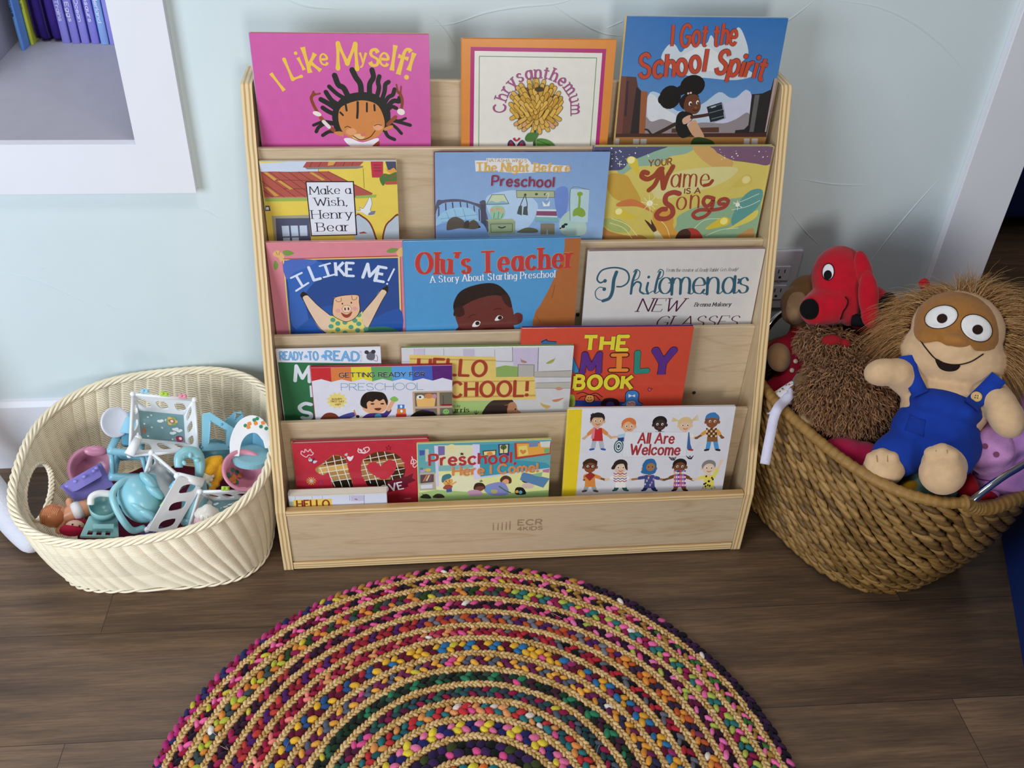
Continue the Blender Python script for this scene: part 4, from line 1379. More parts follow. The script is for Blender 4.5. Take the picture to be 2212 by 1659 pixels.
ART['name'] = '''g d8cc6c cdbf58 d6b860 .7 0.0084
b 8fb29a 45.3,36.4 87.8,11.9 128.3,-1.7 176.5,-1.6 163.4,12.2 133.9,18.2 114.4,32.1 75.5,36.6 52.7,50.5
b 4d4f72 -.3,-5.1 125.1,-3.3 105.5,8.9 76.8,21.1 62.6,28.7 51.8,41.1 30.8,42.5 3.8,43.9
b 7a5a70 204.1,0 315.8,1.2 314.3,33.1 289.2,31.4 266.9,28.2 244.8,24.9 221.5,13.9
b d2a560 172.2,-.1 204.3,1.6 221.7,15.5 248.4,28.1 239.2,46.9 212.9,37.3 187.3,20
b d9d08c 109.4,66.7 152.6,44.8 212.9,37.3 259.8,40.7 233.3,67.6 173.8,86.5 122.2,95.8
b c9a040 28.5,50.4 58.8,50.6 72.7,66.5 91.9,102.1 51.4,98.4 31.1,78.9
b cc7a40 50.3,103.3 72.7,95.4 91.9,102.1 105.5,112 116.1,122 86.6,110.2 52.5,109.9
b 8fb08a 164.1,129.2 193.3,112.9 235.4,100.1 275.4,94 306.2,81.1 313.3,110.8 307.8,176.9 165.5,175 163.2,146
b 5f9a94 273.3,100.5 290.4,81 310.9,81.2 311.1,107.5 286.8,140.7 271.1,152.4 263.4,135.4
b d9c95c 268.9,149 284.6,137.3 308.5,119.1 308.1,134.2 286.4,147.5 257.5,157.3
b a9b468 29.9,132.7 54.9,134.6 74.9,146.6 76.3,160.1 47.8,158 29.3,144.3
b b88448 24.8,146 41.5,157.9 77.1,166.9 99,165.5 109.9,177.6 27.5,176.4
b c09058 281.9,167.9 305.4,154.5 310.5,164.9 309.8,178.7 282,178.3
b d49a40 116.1,122 140.3,115.7 155.1,132.4 157.5,151 169.1,166.4 135.1,174.5
s eee6b0 1 42.3,132.8 71.6,144.9 92.9,167.1
s eee6b0 1 40,141.1 66,151.5 83.9,172.1
s eee6b0 1 130.2,135.5 144.8,150.8 153.8,171.4
s dfe8c8 1 192.2,159.9 212.9,138.1 241,135.1
s dfe8c8 1 261.8,107 279.7,100.6 305.8,87.7
s dfe8c8 1 260.6,118.6 288.1,112.2 309.9,100.8
s dfe8c8 1 220.7,168.8 247.8,157.2 279.5,154.2
b d9c040 58.2,22.5 64.4,17.2 75.3,21.1 80.5,33.5 82.6,52.3 71.5,41.2 62.9,31.8
e f2eaa0 66.6,23.8 6.5 6.5
b d9c040 46.5,119.6 51.3,113.1 60.8,114.9 75.8,124.9 90.6,131.7 67.3,133.1 49.6,127.9
e f2eaa0 54.2,119.4 6.2 6.2
b d2bc58 245.3,83.9 260.6,63 274.2,51.9 285.7,55.2 288,68 271.9,74.4 256.5,75.9
e e6d890 277.4,61.2 7.5 7.1
b d8be3c 217.2,156 233.9,140.1 248.5,131.8 260.5,137 259,147.1 243.8,152.1
e f2e680 249.9,140.3 7.1 6.8
e f8f4d8 108.5,104.2 5.6 5.5
s f0e8b0 1 93.5,102.1 123.6,107.3
s f0e8b0 1 105.8,87.6 111.2,120.3
s f0e8b0 1 97.2,94 120,115.5
s f0e8b0 1 117.2,92.5 99.6,115.3
e f0f0dc 270,108.7 4 3.9
s f0f0dc 1 261.2,103.7 278.8,113.8
s f0f0dc 1 268.6,100.5 271.7,118.7
s f0f0dc 1.1 43.2,30.2 51.6,31.8
s f0f0dc 1.1 46.7,26.3 47.6,35.2
e ece6e0 32.1,13.2 0.8 0.8
e ece6e0 56.9,21.9 0.6 0.6
e ece6e0 30.4,2.8 1.2 1.3
e ece6e0 291.4,9.6 1.2 1.3
e ece6e0 284.6,16.8 0.6 0.6
e ece6e0 244.4,18.9 1.2 1.3
e ece6e0 94.6,14.2 0.8 0.8
e ece6e0 62.1,33.8 0.6 0.6
e ece6e0 39.3,10.3 0.8 0.8
e ece6e0 17.1,20 0.6 0.6
e ece6e0 254.5,16.9 1.2 1.3
e ece6e0 220.8,5.6 0.8 0.8
e ece6e0 226.7,23.3 0.8 0.8
e ece6e0 49.1,25.9 0.8 0.8
e ece6e0 61.4,23.1 0.8 0.8
e ece6e0 8.1,9.7 1.2 1.3
e ece6e0 72.6,11.4 1.2 1.3
e ece6e0 303.4,9.3 0.6 0.6
e ece6e0 44.7,7.1 1.2 1.3
e ece6e0 39.6,17.7 0.8 0.8
e ece6e0 73.9,1.4 0.6 0.6
e ece6e0 37.7,12 0.6 0.6
e ece6e0 40.9,21.1 1.2 1.3
e ece6e0 247.8,21.7 0.8 0.8
e ece6e0 33.2,34.8 1.2 1.3
e ece6e0 55.3,31.9 1.2 1.3
e ece6e0 249.8,8.5 0.6 0.6
e ece6e0 300.3,19.6 1.2 1.3
e ece6e0 37.9,9.2 0.8 0.8
e ece6e0 13.6,23.1 0.8 0.8
e ece6e0 29.3,1.9 0.6 0.6
e ece6e0 39.7,25.7 0.8 0.8
e ece6e0 12.1,7.3 0.6 0.6
e ece6e0 56.3,-.3 0.8 0.8
e ece6e0 47.1,9.1 1.2 1.3
e ece6e0 33.2,21.3 1.2 1.3
e ece6e0 43,22.3 0.8 0.8
e ece6e0 51.5,17.3 0.8 0.8
e ece6e0 223.4,10.7 0.6 0.6
e ece6e0 59.3,30.7 0.6 0.6
e ece6e0 230.8,16.8 0.6 0.6
e ece6e0 62.4,13.9 0.6 0.6
e ece6e0 96.1,17 1.2 1.3
e ece6e0 231.8,20.5 1.2 1.3
e ece6e0 308.2,18.5 0.8 0.8
e ece6e0 251.3,13 1.2 1.3
b 4a3026 102.8,136 110.4,140.3 116.5,145.4 114.5,135.3 120.2,143.8 127.2,155.7 123,160.7 114.9,152.1
p d8d0a0 122.3,160.7 129.7,157.1 146.7,178.1 129.1,177.9
b 4a2c26 165.9,178.4 168.4,161.3 180.3,154.6 191.9,158.2 193.3,178.8
b b03c30 184.9,153.9 199.4,154.9 212.4,167 215,179.1 193.3,178.8 191.9,163.3
t 8a5028 bold 98.9,35.9 138.8,32.5 11.7|YOUR
s 9c4428 8.9 98,47.7 90.2,46 88.8,53.9 99.3,58.7 110.8,52.5 118.6,41.5 123,39.9
s 9c4428 8.3 104,79.5 112.9,70 118.6,54.1 121.7,41.5
s 9c4428 9.2 121.7,41.5 126.3,60.5 129.8,75.7
s 9c4428 8.6 129.8,75.7 134,54.2 138.1,44.7 141.5,36.1
c 9c4428 script 150.3,73.4 149.6,39.3|a
c 9c4428 script 176.6,72.8 174.9,39.5|m
c 9c4428 script 203,73 201,39.6|e
s 9c4428 6.4 202.7,71.4 211.7,69.1 216.2,62.7
t 80482c bold 169.2,86.5 197.1,85.4 9.7|IS A
s a04434 9.2 159.8,86.4 148.6,83.9 136.9,89.5 137.1,102.5 149.3,112.5 152.6,125.8 142.6,134 128.4,133 123.5,125.4 131,116.4 138.7,115.7
c a04434 script 167.1,116.8 164.6,81.6|o
c a04434 script 191,113.7 188.3,78.6|n
s a04434 7 222,95.1 209.2,93.4 206,103.2 213.5,111.5 221.7,103.3 223.3,93.5 223.3,113.2 216.1,128.1 199.6,134.6 190.5,126.2 201.9,118 225.7,118.2 245.5,113.4 251.5,101.9 244.3,96.9 235.4,100.1 236.5,106.7 244.4,106.8'''
ART['likeme'] = '''g d9808c dc7f9a e79aa6 .7 0.0132
p b8503c 24.2,29.1 226.7,25.9 226.4,213.8 22.8,208.1
p e8cc84 25,30.8 225.4,28.3 224,213.7 21.5,208
p 2c4f92 27.4,32.6 222.2,30.7 221.2,213.6 24.3,208.1
b 3a68b8 32.8,38.8 81.6,34.1 104.5,53.7 73.1,78.1 56,106 58.5,164.1 29.6,163.3 30.2,91.3
b 5070c0 28.6,33.3 81.7,32.8 68.6,44.8 43.4,55.4 28.1,68.9
b 2a5aa8 59.7,149.4 99.5,121.2 160.7,151.8 221.3,131.2 222.2,183.2 185.3,170.2 82.6,179.5 32,178.2
b e6b878 10.3,18.2 16.2,13.6 22,15 28.3,23.8 26.4,30.5 21.2,35.2 18.3,27.7 11,23.5
s c07038 1 15.4,15.6 17.1,21.6
s c07038 1 21.9,15.7 19.5,22.3
b 7a9a4c 26.7,15.7 35.3,13.2 45.6,18.7 37.9,23.3 29.6,22.5
b 7a9a4c 8.5,41.1 11.8,32.3 16.6,38.5 15.2,46.6 10.5,50.6
b 7a9a4c 202.5,17.8 211.9,11.8 224,14 216.5,20 207.9,21
b e6b878 220.1,20.1 226.5,12 233.9,12.2 232.2,25.7 223.5,28.3
e e9ba98 127.8,129.1 12.2 13.8
b 2a2622 48.5,100.1 54.6,93.5 62.6,101.1 57.2,106 53,111.6 50.4,105.9
b e9c9ae 52.1,107.3 62.5,101.8 74.7,119.3 95.6,140 98.1,154.7 93.4,170.9 85.3,176.6 73.6,164.4 61.2,131.9
s 3a2e2c 1.2 52.1,107.3 61.1,133.4 74.9,164.5 85.3,177.4
s 3a2e2c 1.2 62.5,101.6 78.2,122.2 96.8,141.5
b 2a2622 190,93.1 200.3,85.1 203.3,89.1 201,99 196.2,94.7
b e9c9a8 154.1,156.1 155.7,138.5 175.3,112.8 190,93.1 199.8,99 187.5,121.8 165,166.7 159.8,168.1
s 3a2e2c 1.2 155.7,137 175.3,112.8 190.2,93.1
s 3a2e2c 1.2 200,99 187.5,121.8 165.6,166.8
b 3c7a64 159.6,171.1 177.7,167.8 200.8,169.1 222.2,181.7 221.7,198.3 158.3,196.6
b 2c5a4c 64.4,183.6 77.5,179.4 89.9,182.7 89.1,194.7 63.6,194.1
p ead87c 96.7,142.9 105.4,144.6 126.1,156.9 147.2,142.7 155.2,134.8 153.5,154.6 157.3,166.5 162.2,171.1 152.7,181.4 125.2,210.9 84.1,209.8 87.7,178.2 96.3,165
e 5aa089 101.7,151.9 4.6 4.7 15
e 5aa089 110,159.4 4.6 4.7 15
e 5aa089 122.8,157.5 4.6 4.7 15
e 5aa089 140.8,154 4.6 4.7 15
e 5aa089 147.4,161.1 4.6 4.7 15
e 5aa089 133,167.4 4.6 4.7 15
e 5aa089 109.2,172 4.6 4.7 15
e 5aa089 144.7,174.4 4.6 4.7 15
e 5aa089 97.6,165 4.6 4.7 15
e 5aa089 121.5,179.1 4.6 4.7 15
e 5aa089 99.6,181.5 4.6 4.7 15
e 5aa089 148.5,142.7 4.6 4.7 15
e 5aa089 159.6,172.6 4.6 4.7 15
b ecbf9a 106,109.9 111.9,105 130.8,101.9 149.5,103 150.6,116.6 150.5,134 141.8,148.4 126.1,156.1 110.1,149.1 102,138.7
s 4a3226 1.2 106,109.9 111.9,105 130.8,101.9 149.5,103 150.6,116.6 150.5,134 141.8,148.4 126.1,156.1 110.1,149.1 102,138.7 106,109.9
s 8a5a44 1 109.6,111.4 112.5,115.1 118.8,113.8 119.2,107.3
s 8a5a44 1 138.2,103.4 139,111.3 145.3,110.7 147.1,105.8
e 201a18 120.7,119.1 1.3 1.8
e 201a18 136.7,117.5 1.3 1.8
e f0cfae 127.5,129.8 8.5 7.2
s a07860 0.8 119,129.6 123.2,123.2 128,122.3 133.2,123.7 136.3,130 132.4,136.5 127,137.5 122.3,136.3 119,129.6
e 2a1e1a 124.8,129.9 1.3 3
e 2a1e1a 130.8,129.5 1.3 3
e e4a4a0 112.5,133.1 4.4 4.1
e e4a4a0 142.3,129.4 4.4 4.1
b 9c4438 117.3,136.9 127,141.5 136.9,135.1 133.2,144.5 126.6,148.1 120.5,145
c dfe8f8 marker 54.3,83.3 45.2,62.3|I
l dfe8f8 3.4 35.6,66.5 55.2,56.7
l dfe8f8 3.4 42.2,91.8 64.7,76.5
c dfe8f8 marker 80.6,69.9 73.5,44.9|L
c dfe8f8 marker 101.2,64.7 95.6,41.2|I
l dfe8f8 3.1 86.6,44.5 105,39.3
l dfe8f8 3.1 91.9,66.2 110.7,61
c dfe8f8 marker 121.5,63.7 121.5,37.5|K
c dfe8f8 marker 137.5,64 139,39.2|E
c dfe8f8 marker 169.9,70.9 178.6,44.7|M
c dfe8f8 marker 188.3,75.4 194.4,48.4|E
s dfe8f8 3.1 203.9,74.3 214.7,52.2
e dfe8f8 201.5,80.9 1.8 1.9'''
ART['olu'] = '''g 4f92c8 4a9ad2 5ea6d8 .6 0.0096
b b06a38 283,-3.7 311.9,-4.6 310.6,175.6 236.8,180.1 235.3,147.4 242.6,133.3 260.9,91.7 277.9,37.6 281.3,17.6
s 8a4c28 1.3 268,91.9 266.4,105.8 263.9,118.1
s 9a5830 1.6 237.3,154.7 245.8,167.7
b 241a1a 86.3,138.4 86.3,120.8 97.1,100.2 118.5,88.9 147.6,83.8 166.1,88.7 180.4,103 187,115.5 192.5,142.2 172.2,145.1 94,151.1
b 6b322e 88.6,143.8 101.8,130.1 124.9,116.8 154.2,109.1 172.9,111.5 187.2,120.7 195,145.9 195.7,167.6 189.3,191.1 103.5,189.5 94,169.1
b 3c2020 86.3,134.9 101,130.1 105.7,146.2 92.5,151.1
b 3c2020 172.1,109.7 185.3,110.1 191.5,135.1 179.5,127.5
b 6b322e 194.4,153.1 202.1,146.2 211.8,151.9 210.7,166.3 199.8,172.3 194.2,169.3
b 5a2a28 87.7,187.1 92.4,174.5 100.3,174.8 101.9,189.5
s 4a1c1c 1.9 112.8,153.6 119,148.5 126,147.9
s 4a1c1c 1.9 158.7,139.2 165.7,136.3 172.8,138
b efeae6 119.5,172.3 125.3,161.3 134,162.5 134,167.1 130.2,172.7
b efeae6 160.7,160.8 166.8,151.2 174.7,153.2 174.8,157.7 167.8,161.5
e 1c1416 129.3,166 4 4.1
e 1c1416 170.5,155.8 4 4.1
s 451a1c 1.6 141.3,178.2 150.8,177.7 160.3,177.2
T c2383a/e0b860/1.0 fat 39.8 22.6,61.2 124.4,62.6 297.7,56.4|Olu's Teacher
t eef0f6 serif 45.3,79.7 266.9,75.5 13.4|A Story About Starting Preschool'''
ART['philo'] = '''g d6d1cb d4d0d0 dcd8d2 .5 0.0072
s 2f5c70 3.2 34.9,56.4 25.4,61.4 18.9,52.5 26.6,36.4 49.1,31.5 69.3,37.2 77.2,50 75.2,62.7 65.9,69.8 56.8,70
s 2f5c70 6.4 53.2,40.5 49.7,56.7 49.3,78.7 44.8,93.4 33.5,98.8
s 2f5c70 1.8 33.5,98.8 21.4,92.9 17.8,79.9 24.5,70.8 34.6,72.9
e 2f5c70 33.7,57.9 3.4 3.8
e 2f5c70 33.8,74.7 3.4 3.8
s 2f5c70 4.6 84.1,85 84.8,59.2 89.3,39.3
s 2f5c70 1.8 84.8,59.2 94.2,53.9 96.1,41.3 88.9,35.7 84.5,41.1
s 2f5c70 3.6 84.4,72 91.6,61.2 100.4,65 100.3,79.7 107.6,85.5
s 2f5c70 4.3 113.5,63.4 112.5,76.3 116,85.6
e 2f5c70 113.5,51.6 2.7 3
s 2f5c70 4.6 128.2,82.2 129.8,60.1 133.5,41.9
s 2f5c70 1.8 129.6,58.2 138.7,51.1 139.1,40.2 132.8,36.5 129.3,41.9
s 2f5c70 1.8 107.6,85.5 116,85.6 125.5,80.3 129.5,85.5 137.3,80.5
c 2f5c70 script 148.4,86.3 144.1,37.6|o
s 2f5c70 2.1 152.1,64.2 162.1,64.4
c 2f5c70 script 176.9,86.9 172.9,38.1|m
s 2f5c70 1.8 190.2,85.3 197.3,87.7 203.3,81.8
c 2f5c70 script 210.9,87.6 206.4,38.7|e
s 2f5c70 1.8 217.2,84 222.9,88.2 227.1,82.3
c 2f5c70 script 237.3,87.8 232.3,38.6|n
s 2f5c70 1.8 244.5,84.6 250.2,88.4 256.1,82.9
c 2f5c70 script 267.2,87.8 262.2,38.4|a
s 2f5c70 1.8 273.3,83.3 280.8,87.6 286.1,83.5
s 2f5c70 3.6 282.1,59.3 284.1,61.2 282.5,66.7
c 2f5c70 script 295.4,87.5 290.8,41.1|s
t 4a1838 ital 99.5,122.5 181.8,124.4 27.3|NEW
t 4a1838 ital 137,157.5 293.7,160.1 24.1|GLASSES
t 2a2628 thin 145.5,41.4 203.5,42.3 6.8|From the creator of
t 2a2628 ital 205.7,42.3 276.7,42.3 6.8|Ready Rabbit Gets Ready!
t 1c181c itbold 207,114.3 275.9,115.1 8.3|Brenna Maloney'''
ART['ready'] = '''g 2f7048 2c6c44 377c50 .5 0.0168
p e6e8f2 -2.2,-2.2 186.6,-4.1 185,34.7 -1,26.4
t 74b4ea/34566e/.5 bold 4.6,21.1 44.2,23.1 16.4|READY
t 74b4ea/34566e/.5 bold 54.3,23.9 71.4,23.9 17.6|TO
t 74b4ea/34566e/.5 bold 84.6,24.3 142.9,27.9 18.7|READ
p 74b4ea 50.6,10.9 51.8,14.2 54.5,14.6 52.2,16.7 52.8,19.7 50,17.8 46.8,19.5 47.9,16.6 46.3,14.4 49.1,14.1
p 74b4ea 80.8,11 82.1,14.3 85,15.1 82.4,17.3 83.1,20.6 80.2,18.3 77,20.4 78.2,17.1 76.2,14.9 79,14.2
t 74a8d8 hair 149,29.5 149.5,5.7 3.8|PRE LEVEL ONE
b 6a6a74 158.5,24.3 158.2,15.1 164.6,8.9 172.2,11.9 172.4,22.9 166.8,27.8
e 3c3c44 158.5,10 4.1 4.2
e 3c3c44 170.4,9.3 4.1 4.2
s 8a8a92 1.4 168.4,26.4 175.9,29.4 177.1,21.2 175,16.5
c dce4ec marker 39.3,68.9 43,36.4|M
c dce4ec marker 53.3,104.6 53.9,78.8|l
s dce4ec 7.6 50.3,121 39.6,118.6 29.5,126 33.3,136 47,141.4 47.8,150.3 39.7,153 32,150.7'''
ART['getting'] = '''g e0e0ee dcdcea e8e8f4 .4 0.0120
p c83038 -.1,-5.5 36.2,-5.2 35.1,31.1 17.2,24.5 -1.5,29.1
p dd8048 35.9,-5.2 72,-4.5 71.8,31.5 53.6,25.9 35.1,31.1
p e6d83c 71.7,-4.5 107.8,-4.1 108.4,31.6 91,25.2 71.8,31.5
p 62a868 107.5,-4.1 144.6,-3.3 144.9,31.7 127.2,26.1 108.4,31.6
p 58a4e4 144.3,-3.3 180.8,-2.6 181.5,32.2 162.9,26.5 144.9,31.7
p 4464bc 180.5,-2.6 217.4,-1.8 218.2,32.3 200.3,26.8 181.5,32.2
p 5c2878 217.1,-1.8 254.7,-1 254.3,32.7 235.8,26.6 218.2,32.3
t 16141c/e8e8ee/.5 sans 49.4,20.9 204,22.2 9.5|GETTING READY FOR
t 5e98b4 hair 51.6,50.3 200.6,52 15.2|PRESCHOOL
p e8d87c 43.2,58.7 48.7,54.1 50.2,60.8 57.3,59.3 55.2,65.9 61.9,68 56.6,72.9 61.3,78 54.3,79.8 55.6,86.6 48.6,84.7 46.2,91.4 41.3,86.4 35.8,91.1 34.3,84.3 27.1,85.8 29.3,79.1 22.6,77 28,72.1 23.4,67 30.3,65.3 29.1,58.6 36,60.4 38.5,53.8
t 9a5a34 bold 33.5,70.9 51,70.2 4.2|Includes
t 8a4a60 bold 31.1,76.3 54.6,76.9 4.2|FIRST DAY
t 9a5a34 bold 38,82.6 47.9,82.1 3.8|sign!
p c9a890 180.4,55.8 254.3,55.3 254.1,115.4 181,113.4
p 6f6b5c 184.4,58.7 225.4,59.2 225.4,89.9 184.8,89.8
p 6f6b5c 230.2,58.9 254.2,58.7 254.2,89.7 230.2,89.6
p 6f6b5c 184.7,94.7 225.4,95 225.5,114.6 185,113.5
p 6f6b5c 230.5,94.4 254.2,94.2 254.1,115.4 230.8,114.8
p eebc70 186.8,70.4 223.2,70.3 220.6,90.2 188.7,89.9
e efece4 194.8,68.6 7.1 4.9
e 25242a 194.3,68.6 2.2 2.3
e d08a58 210.6,66.5 8 5.7
e c890a8 220.9,67.4 4 5.3
p 8a2430 233.4,85.8 254.2,85.6 254.2,89.7 233.4,89.3
l 48342a 1 237.1,65.8 237.3,86.3
e 88c068 242.1,103.2 5.9 6.5
e 3d2a20 240.5,102.5 0.9 1.1
e 3d2a20 244.5,101.8 0.9 1.1
b 1c1614 177,115.3 185.3,102.6 201.4,97.1 217.3,101.5 221.9,116.5
s 6a4aa0 2.1 199.8,97.1 207.7,98.3 215.7,101.5
b 7a3a28 10,117.5 15.7,103.9 27.1,99.3 39.3,104.5 43.1,118.5
b 4a4a90 42,110.5 56.7,103.1 72.7,99.6 73.8,107.5 59.1,115 44.7,117.5
s d8803c 2.4 72.1,95.6 74.6,107.5
e 2a2624 77.7,109.5 3.4 3.4
e e0a878 109.7,86.9 23.2 18
b e6ae84 89.3,84.4 96.3,71 133.9,71.9 133.3,87.5 126.5,99.1 108.8,105.5 93.3,98.2
e e6ae84 92.3,88 4 6.1
b 1c1a1c 84.6,84.2 87.1,66.9 97.1,55.6 112.8,54.1 128.2,58.3 134.6,73.9 132.6,85.5 127.6,71.8 119.6,75.5 113.5,71.4 107,77.1 100.8,75 95.8,80.7 96,92.4
e 201a1a 106.4,81.7 3.7 1.7
e 201a1a 124.4,81.8 3.7 1.7
b 6e2c24 109.4,91.7 122.1,91.5 118.7,96.9 112.4,96.3
b 4c3278 85.9,117.7 94.5,105.1 108.9,102.5 126.3,103 134.7,91.4 140.8,97.5 130.7,113 122.5,118.7
b 4a94b4 110.3,106.5 119.9,104.8 121.7,118.7 109.8,118.4
s e6ae84 7.5 135.4,95.4 139.7,85.7 144.8,76.1
b 86c05a 138.7,72.1 146.8,65.5 154.4,72.5 147.9,78.1
p 3c80cc 152.4,84.5 165.1,84.8 164.8,94.2 152.1,93.8
p e08038 150.8,93.8 167.3,94.3 167.3,105.1 150.4,105.2
p d03838 148.8,105.2 168,105.3 168.2,115 148.5,115.5
e f0f0f4 158.9,89.1 2.2 3.4
e f0f0f4 159.2,99.5 2.2 3.4'''
ART['hello'] = '''g dadbe2 c8c8c4 d2d0d6 .5 0.0108
l a8a8b4 1.1 22.9,0.5 22.9,15.1
l a8a8b4 1.1 41.7,0.8 41.4,15.4
l a8a8b4 1.1 76.2,1.4 76.1,17.9
p c6bed4 110.9,2.9 131.8,3.2 132.5,18.9 111.3,18.1
p cfc4dc 22.9,0.9 41.4,1.2 41.1,15.4 22.9,14.8
l a8a8b4 1.1 168.2,4.8 168.8,19.5
p c9bfd8 201.5,2.6 248.3,2.8 249.2,52.9 242.8,52.8 242.1,37.6 203.4,42.6
l 7d7d88 1.4 248.3,2.8 249.2,52.9
l 8a8a92 1.2 200.3,-.2 201.9,31.3 170.6,29.8
l a8a8b4 0.9 -.9,27.6 13.8,27.9
l a8a8b4 0.9 -.3,31.3 13.7,31.6
p 8fae62 171,43.8 188.2,39.4 212.1,42.7 214.3,67.4 171.5,66.6
p b7b4ae 211.9,38 242.1,39.1 243.5,68 214.3,67.4
l 77766e 1.2 213,67.4 212.2,38 242.1,39.1 242.7,64.2
l 85847e 1.2 242.8,54.7 311.7,53.1
l 85847e 1.2 243.4,66.1 312.6,67.5
l 85847e 1.2 247.2,79.6 311.8,79
l 85847e 1.2 246.2,91.2 312.7,92.7
p b9b4ac 242.8,54.7 311.7,54.1 312.6,66.5 243.4,65.7
p bdb9ae 245.7,80.6 311.9,80 312.7,91.7 246.9,90.3
b c08c7a 216.4,29.7 221.1,28.8 228.3,32.7 224.5,35.1 218.9,33.8
s 7a5040 0.7 216.2,25 219.5,29.7 227.6,33.6
b aeb060 264.2,36.2 270.3,30.6 278.8,27.1 276.9,34.5 269.1,37.8
s 7a7a40 0.7 264.3,36.5 275.1,30.7 280.3,25.2
b c8907c 285.1,92.1 291.4,89.3 299,93.9 291.9,97.1 286.1,95
b c8805c 280.2,119.5 291.5,116.8 302,115 291.8,122.7 283.7,123.5
b c8a85c 257.6,124.9 266,129.1 277.7,133.4 271.4,139.2 261.2,133
p a8c478 91.3,117.1 171.1,118 158.8,150.5 91.3,150.9
b 3a2c2a 150.7,152.3 152,136.4 163.1,120.7 177.5,114.2 196.9,112.7 206.9,121.8 197.3,127.5 198.1,153.5
b b98260 195.8,129.4 205.3,121.7 212,127.8 214.9,139.9 219.9,144 219.3,149 198.1,153.5
e 1c1414 210.8,139 1.4 2.1
s a0603c 1.6 190.9,129.3 196.5,128.5 195.9,135.4
s 1f1c1a 1.1 136,150 132.6,141.9
s 1f1c1a 1.1 136,150 136.6,140
s 1f1c1a 1.1 136,150 140.7,143.1
t 28241f thin 92.1,131.3 105.8,131.7 6.6|es by
t 28241f serif 91.3,142.9 122.6,143.2 10.5|urris
p e4c872 14.1,13.5 170.4,20.5 172.3,66.6 91.4,64 77.9,72.3 13.4,71
p c8a458 14.7,20.5 170.6,27 170.9,29.8 14.6,23.4
p e6ca74 78,64.7 243.3,65.1 249,116.8 92.1,117.1 61.6,118.4 62.2,64.4
p c8a458 84.3,72.4 244.5,73.4 244.8,76.1 84.3,75.1
p c8a458 92.1,106.4 247.7,105.9 248,109.9 92.1,110.3
t a8402c/e8c0a0/.5 bold 28.7,54.3 152,62.4 33.3|HELLO
t a8402c/e8c0a0/.5 bold 61.8,107.6 230.7,108.1 33.3|SCHOOL!'''
ART['family'] = '''g d04a36 cc4430 d8563e .5 0.0096
t e8d83c/2c1a20/1.6 chunk 116.2,46.7 195.6,47.3 28.6|THE
b 3c6aa0 36.5,26.2 45.8,23.1 49.1,26.4 63.4,28.4 62.3,35.8 38.4,33.6
s 201c28 1.6 36.6,29 45.8,23.6 47.5,26.7 64.2,28.8
c b83c30/2c1a20/1.6 chunk 72.1,92.3 69.7,54.4|F
c 2f8cc8/2c1a20/1.6 chunk 91.4,92.6 88.9,54.7|A
c 5c3086/2c1a20/1.6 chunk 132.1,94.8 132.1,55.4|M
c ea8c38/2c1a20/1.6 chunk 185.9,96.1 183.5,54.6|I
l 2c1a20 11.7 171,58.8 196.7,58.6
l 2c1a20 11.7 170,92 200.5,92.5
l ea8c38 7.5 171,58.8 196.7,58.6
l ea8c38 7.5 170,92 200.5,92.5
l ea8c38 9.9 183.6,59.9 185.7,91.3
c 2c8a7c/2c1a20/1.6 chunk 229.9,95.3 226.9,54|L
c 5c3086/2c1a20/1.6 chunk 267.8,103.3 267.7,49.9|Y
t e8d83c/2c1a20/1.6 chunk 103.9,131.6 213.5,133.7 29|BOOK
b d8507c 246.2,137.3 248.3,133.3 251.1,136 254.7,135.6 250.1,142.3
s 201820 1.1 246.2,137.3 248.3,133.3 251.1,136 254.7,135.6 250.1,142.3 246.2,137.3
p 20408c 95.9,159.2 127.5,160.8 160.8,162.5 236.5,169.1 240.6,176.3 96.9,173.2
b a8c048 96.9,173.2 96.1,149.2 103.4,147.4 107.6,155.4 107.7,173.5
s 2a1a20 1.8 160,153.5 147.6,144.3 134.6,147 121,141.8 109.8,145.5
s 2a1a20 1.8 155.6,160.4 146.4,150.2 133.2,150 120.1,151.7 114.8,157.6
b e8a050 126.4,157.8 129.8,148.9 136.4,148 143.2,151.2 144.4,161.2 137.8,166 129.3,163.9
s 201820 1.4 126.4,157.8 129.8,148.9 136.4,148 143.2,151.2 144.4,161.2 137.8,166 129.3,163.9 126.4,157.8
e 201820 133.2,154.3 1 1.4
e 201820 137.8,154 1 1.4
s 201820 1.2 130.6,158.9 135.9,162.4 140.6,159.1
b 17141c 158.1,170.5 163.7,158.5 176.8,155.8 190.6,161.1 195.1,173.3 183.6,175.1 165.2,174.7
b 38387c 170.2,174.8 171.1,166.7 179.3,164.9 184.8,171 184.4,175.1
b 3f86cc 198.1,170.3 205.2,165.4 204.2,147.4 210,139.9 223.3,140.2 230,147.9 230.9,163.9 240.1,171.2 230.4,175 205.2,174.5
s 182848 1.6 198.1,170.3 205.2,165.4 204.2,147.4 210,139.9 223.3,140.2 230,147.9 230.9,163.9 240.1,171.2
b e0b4b0 208.3,171.5 211,165.5 222.6,164.8 225.9,171.9 223.8,175.9 210.4,175.6
p f0f0f4 210,147.5 217.1,151.6 222.9,148.7 223.6,155.3 217.1,152.2 210.8,155.9
s 201820 0.9 210.4,167.5 214.9,170.7 218.7,167.3 223.3,170.8'''
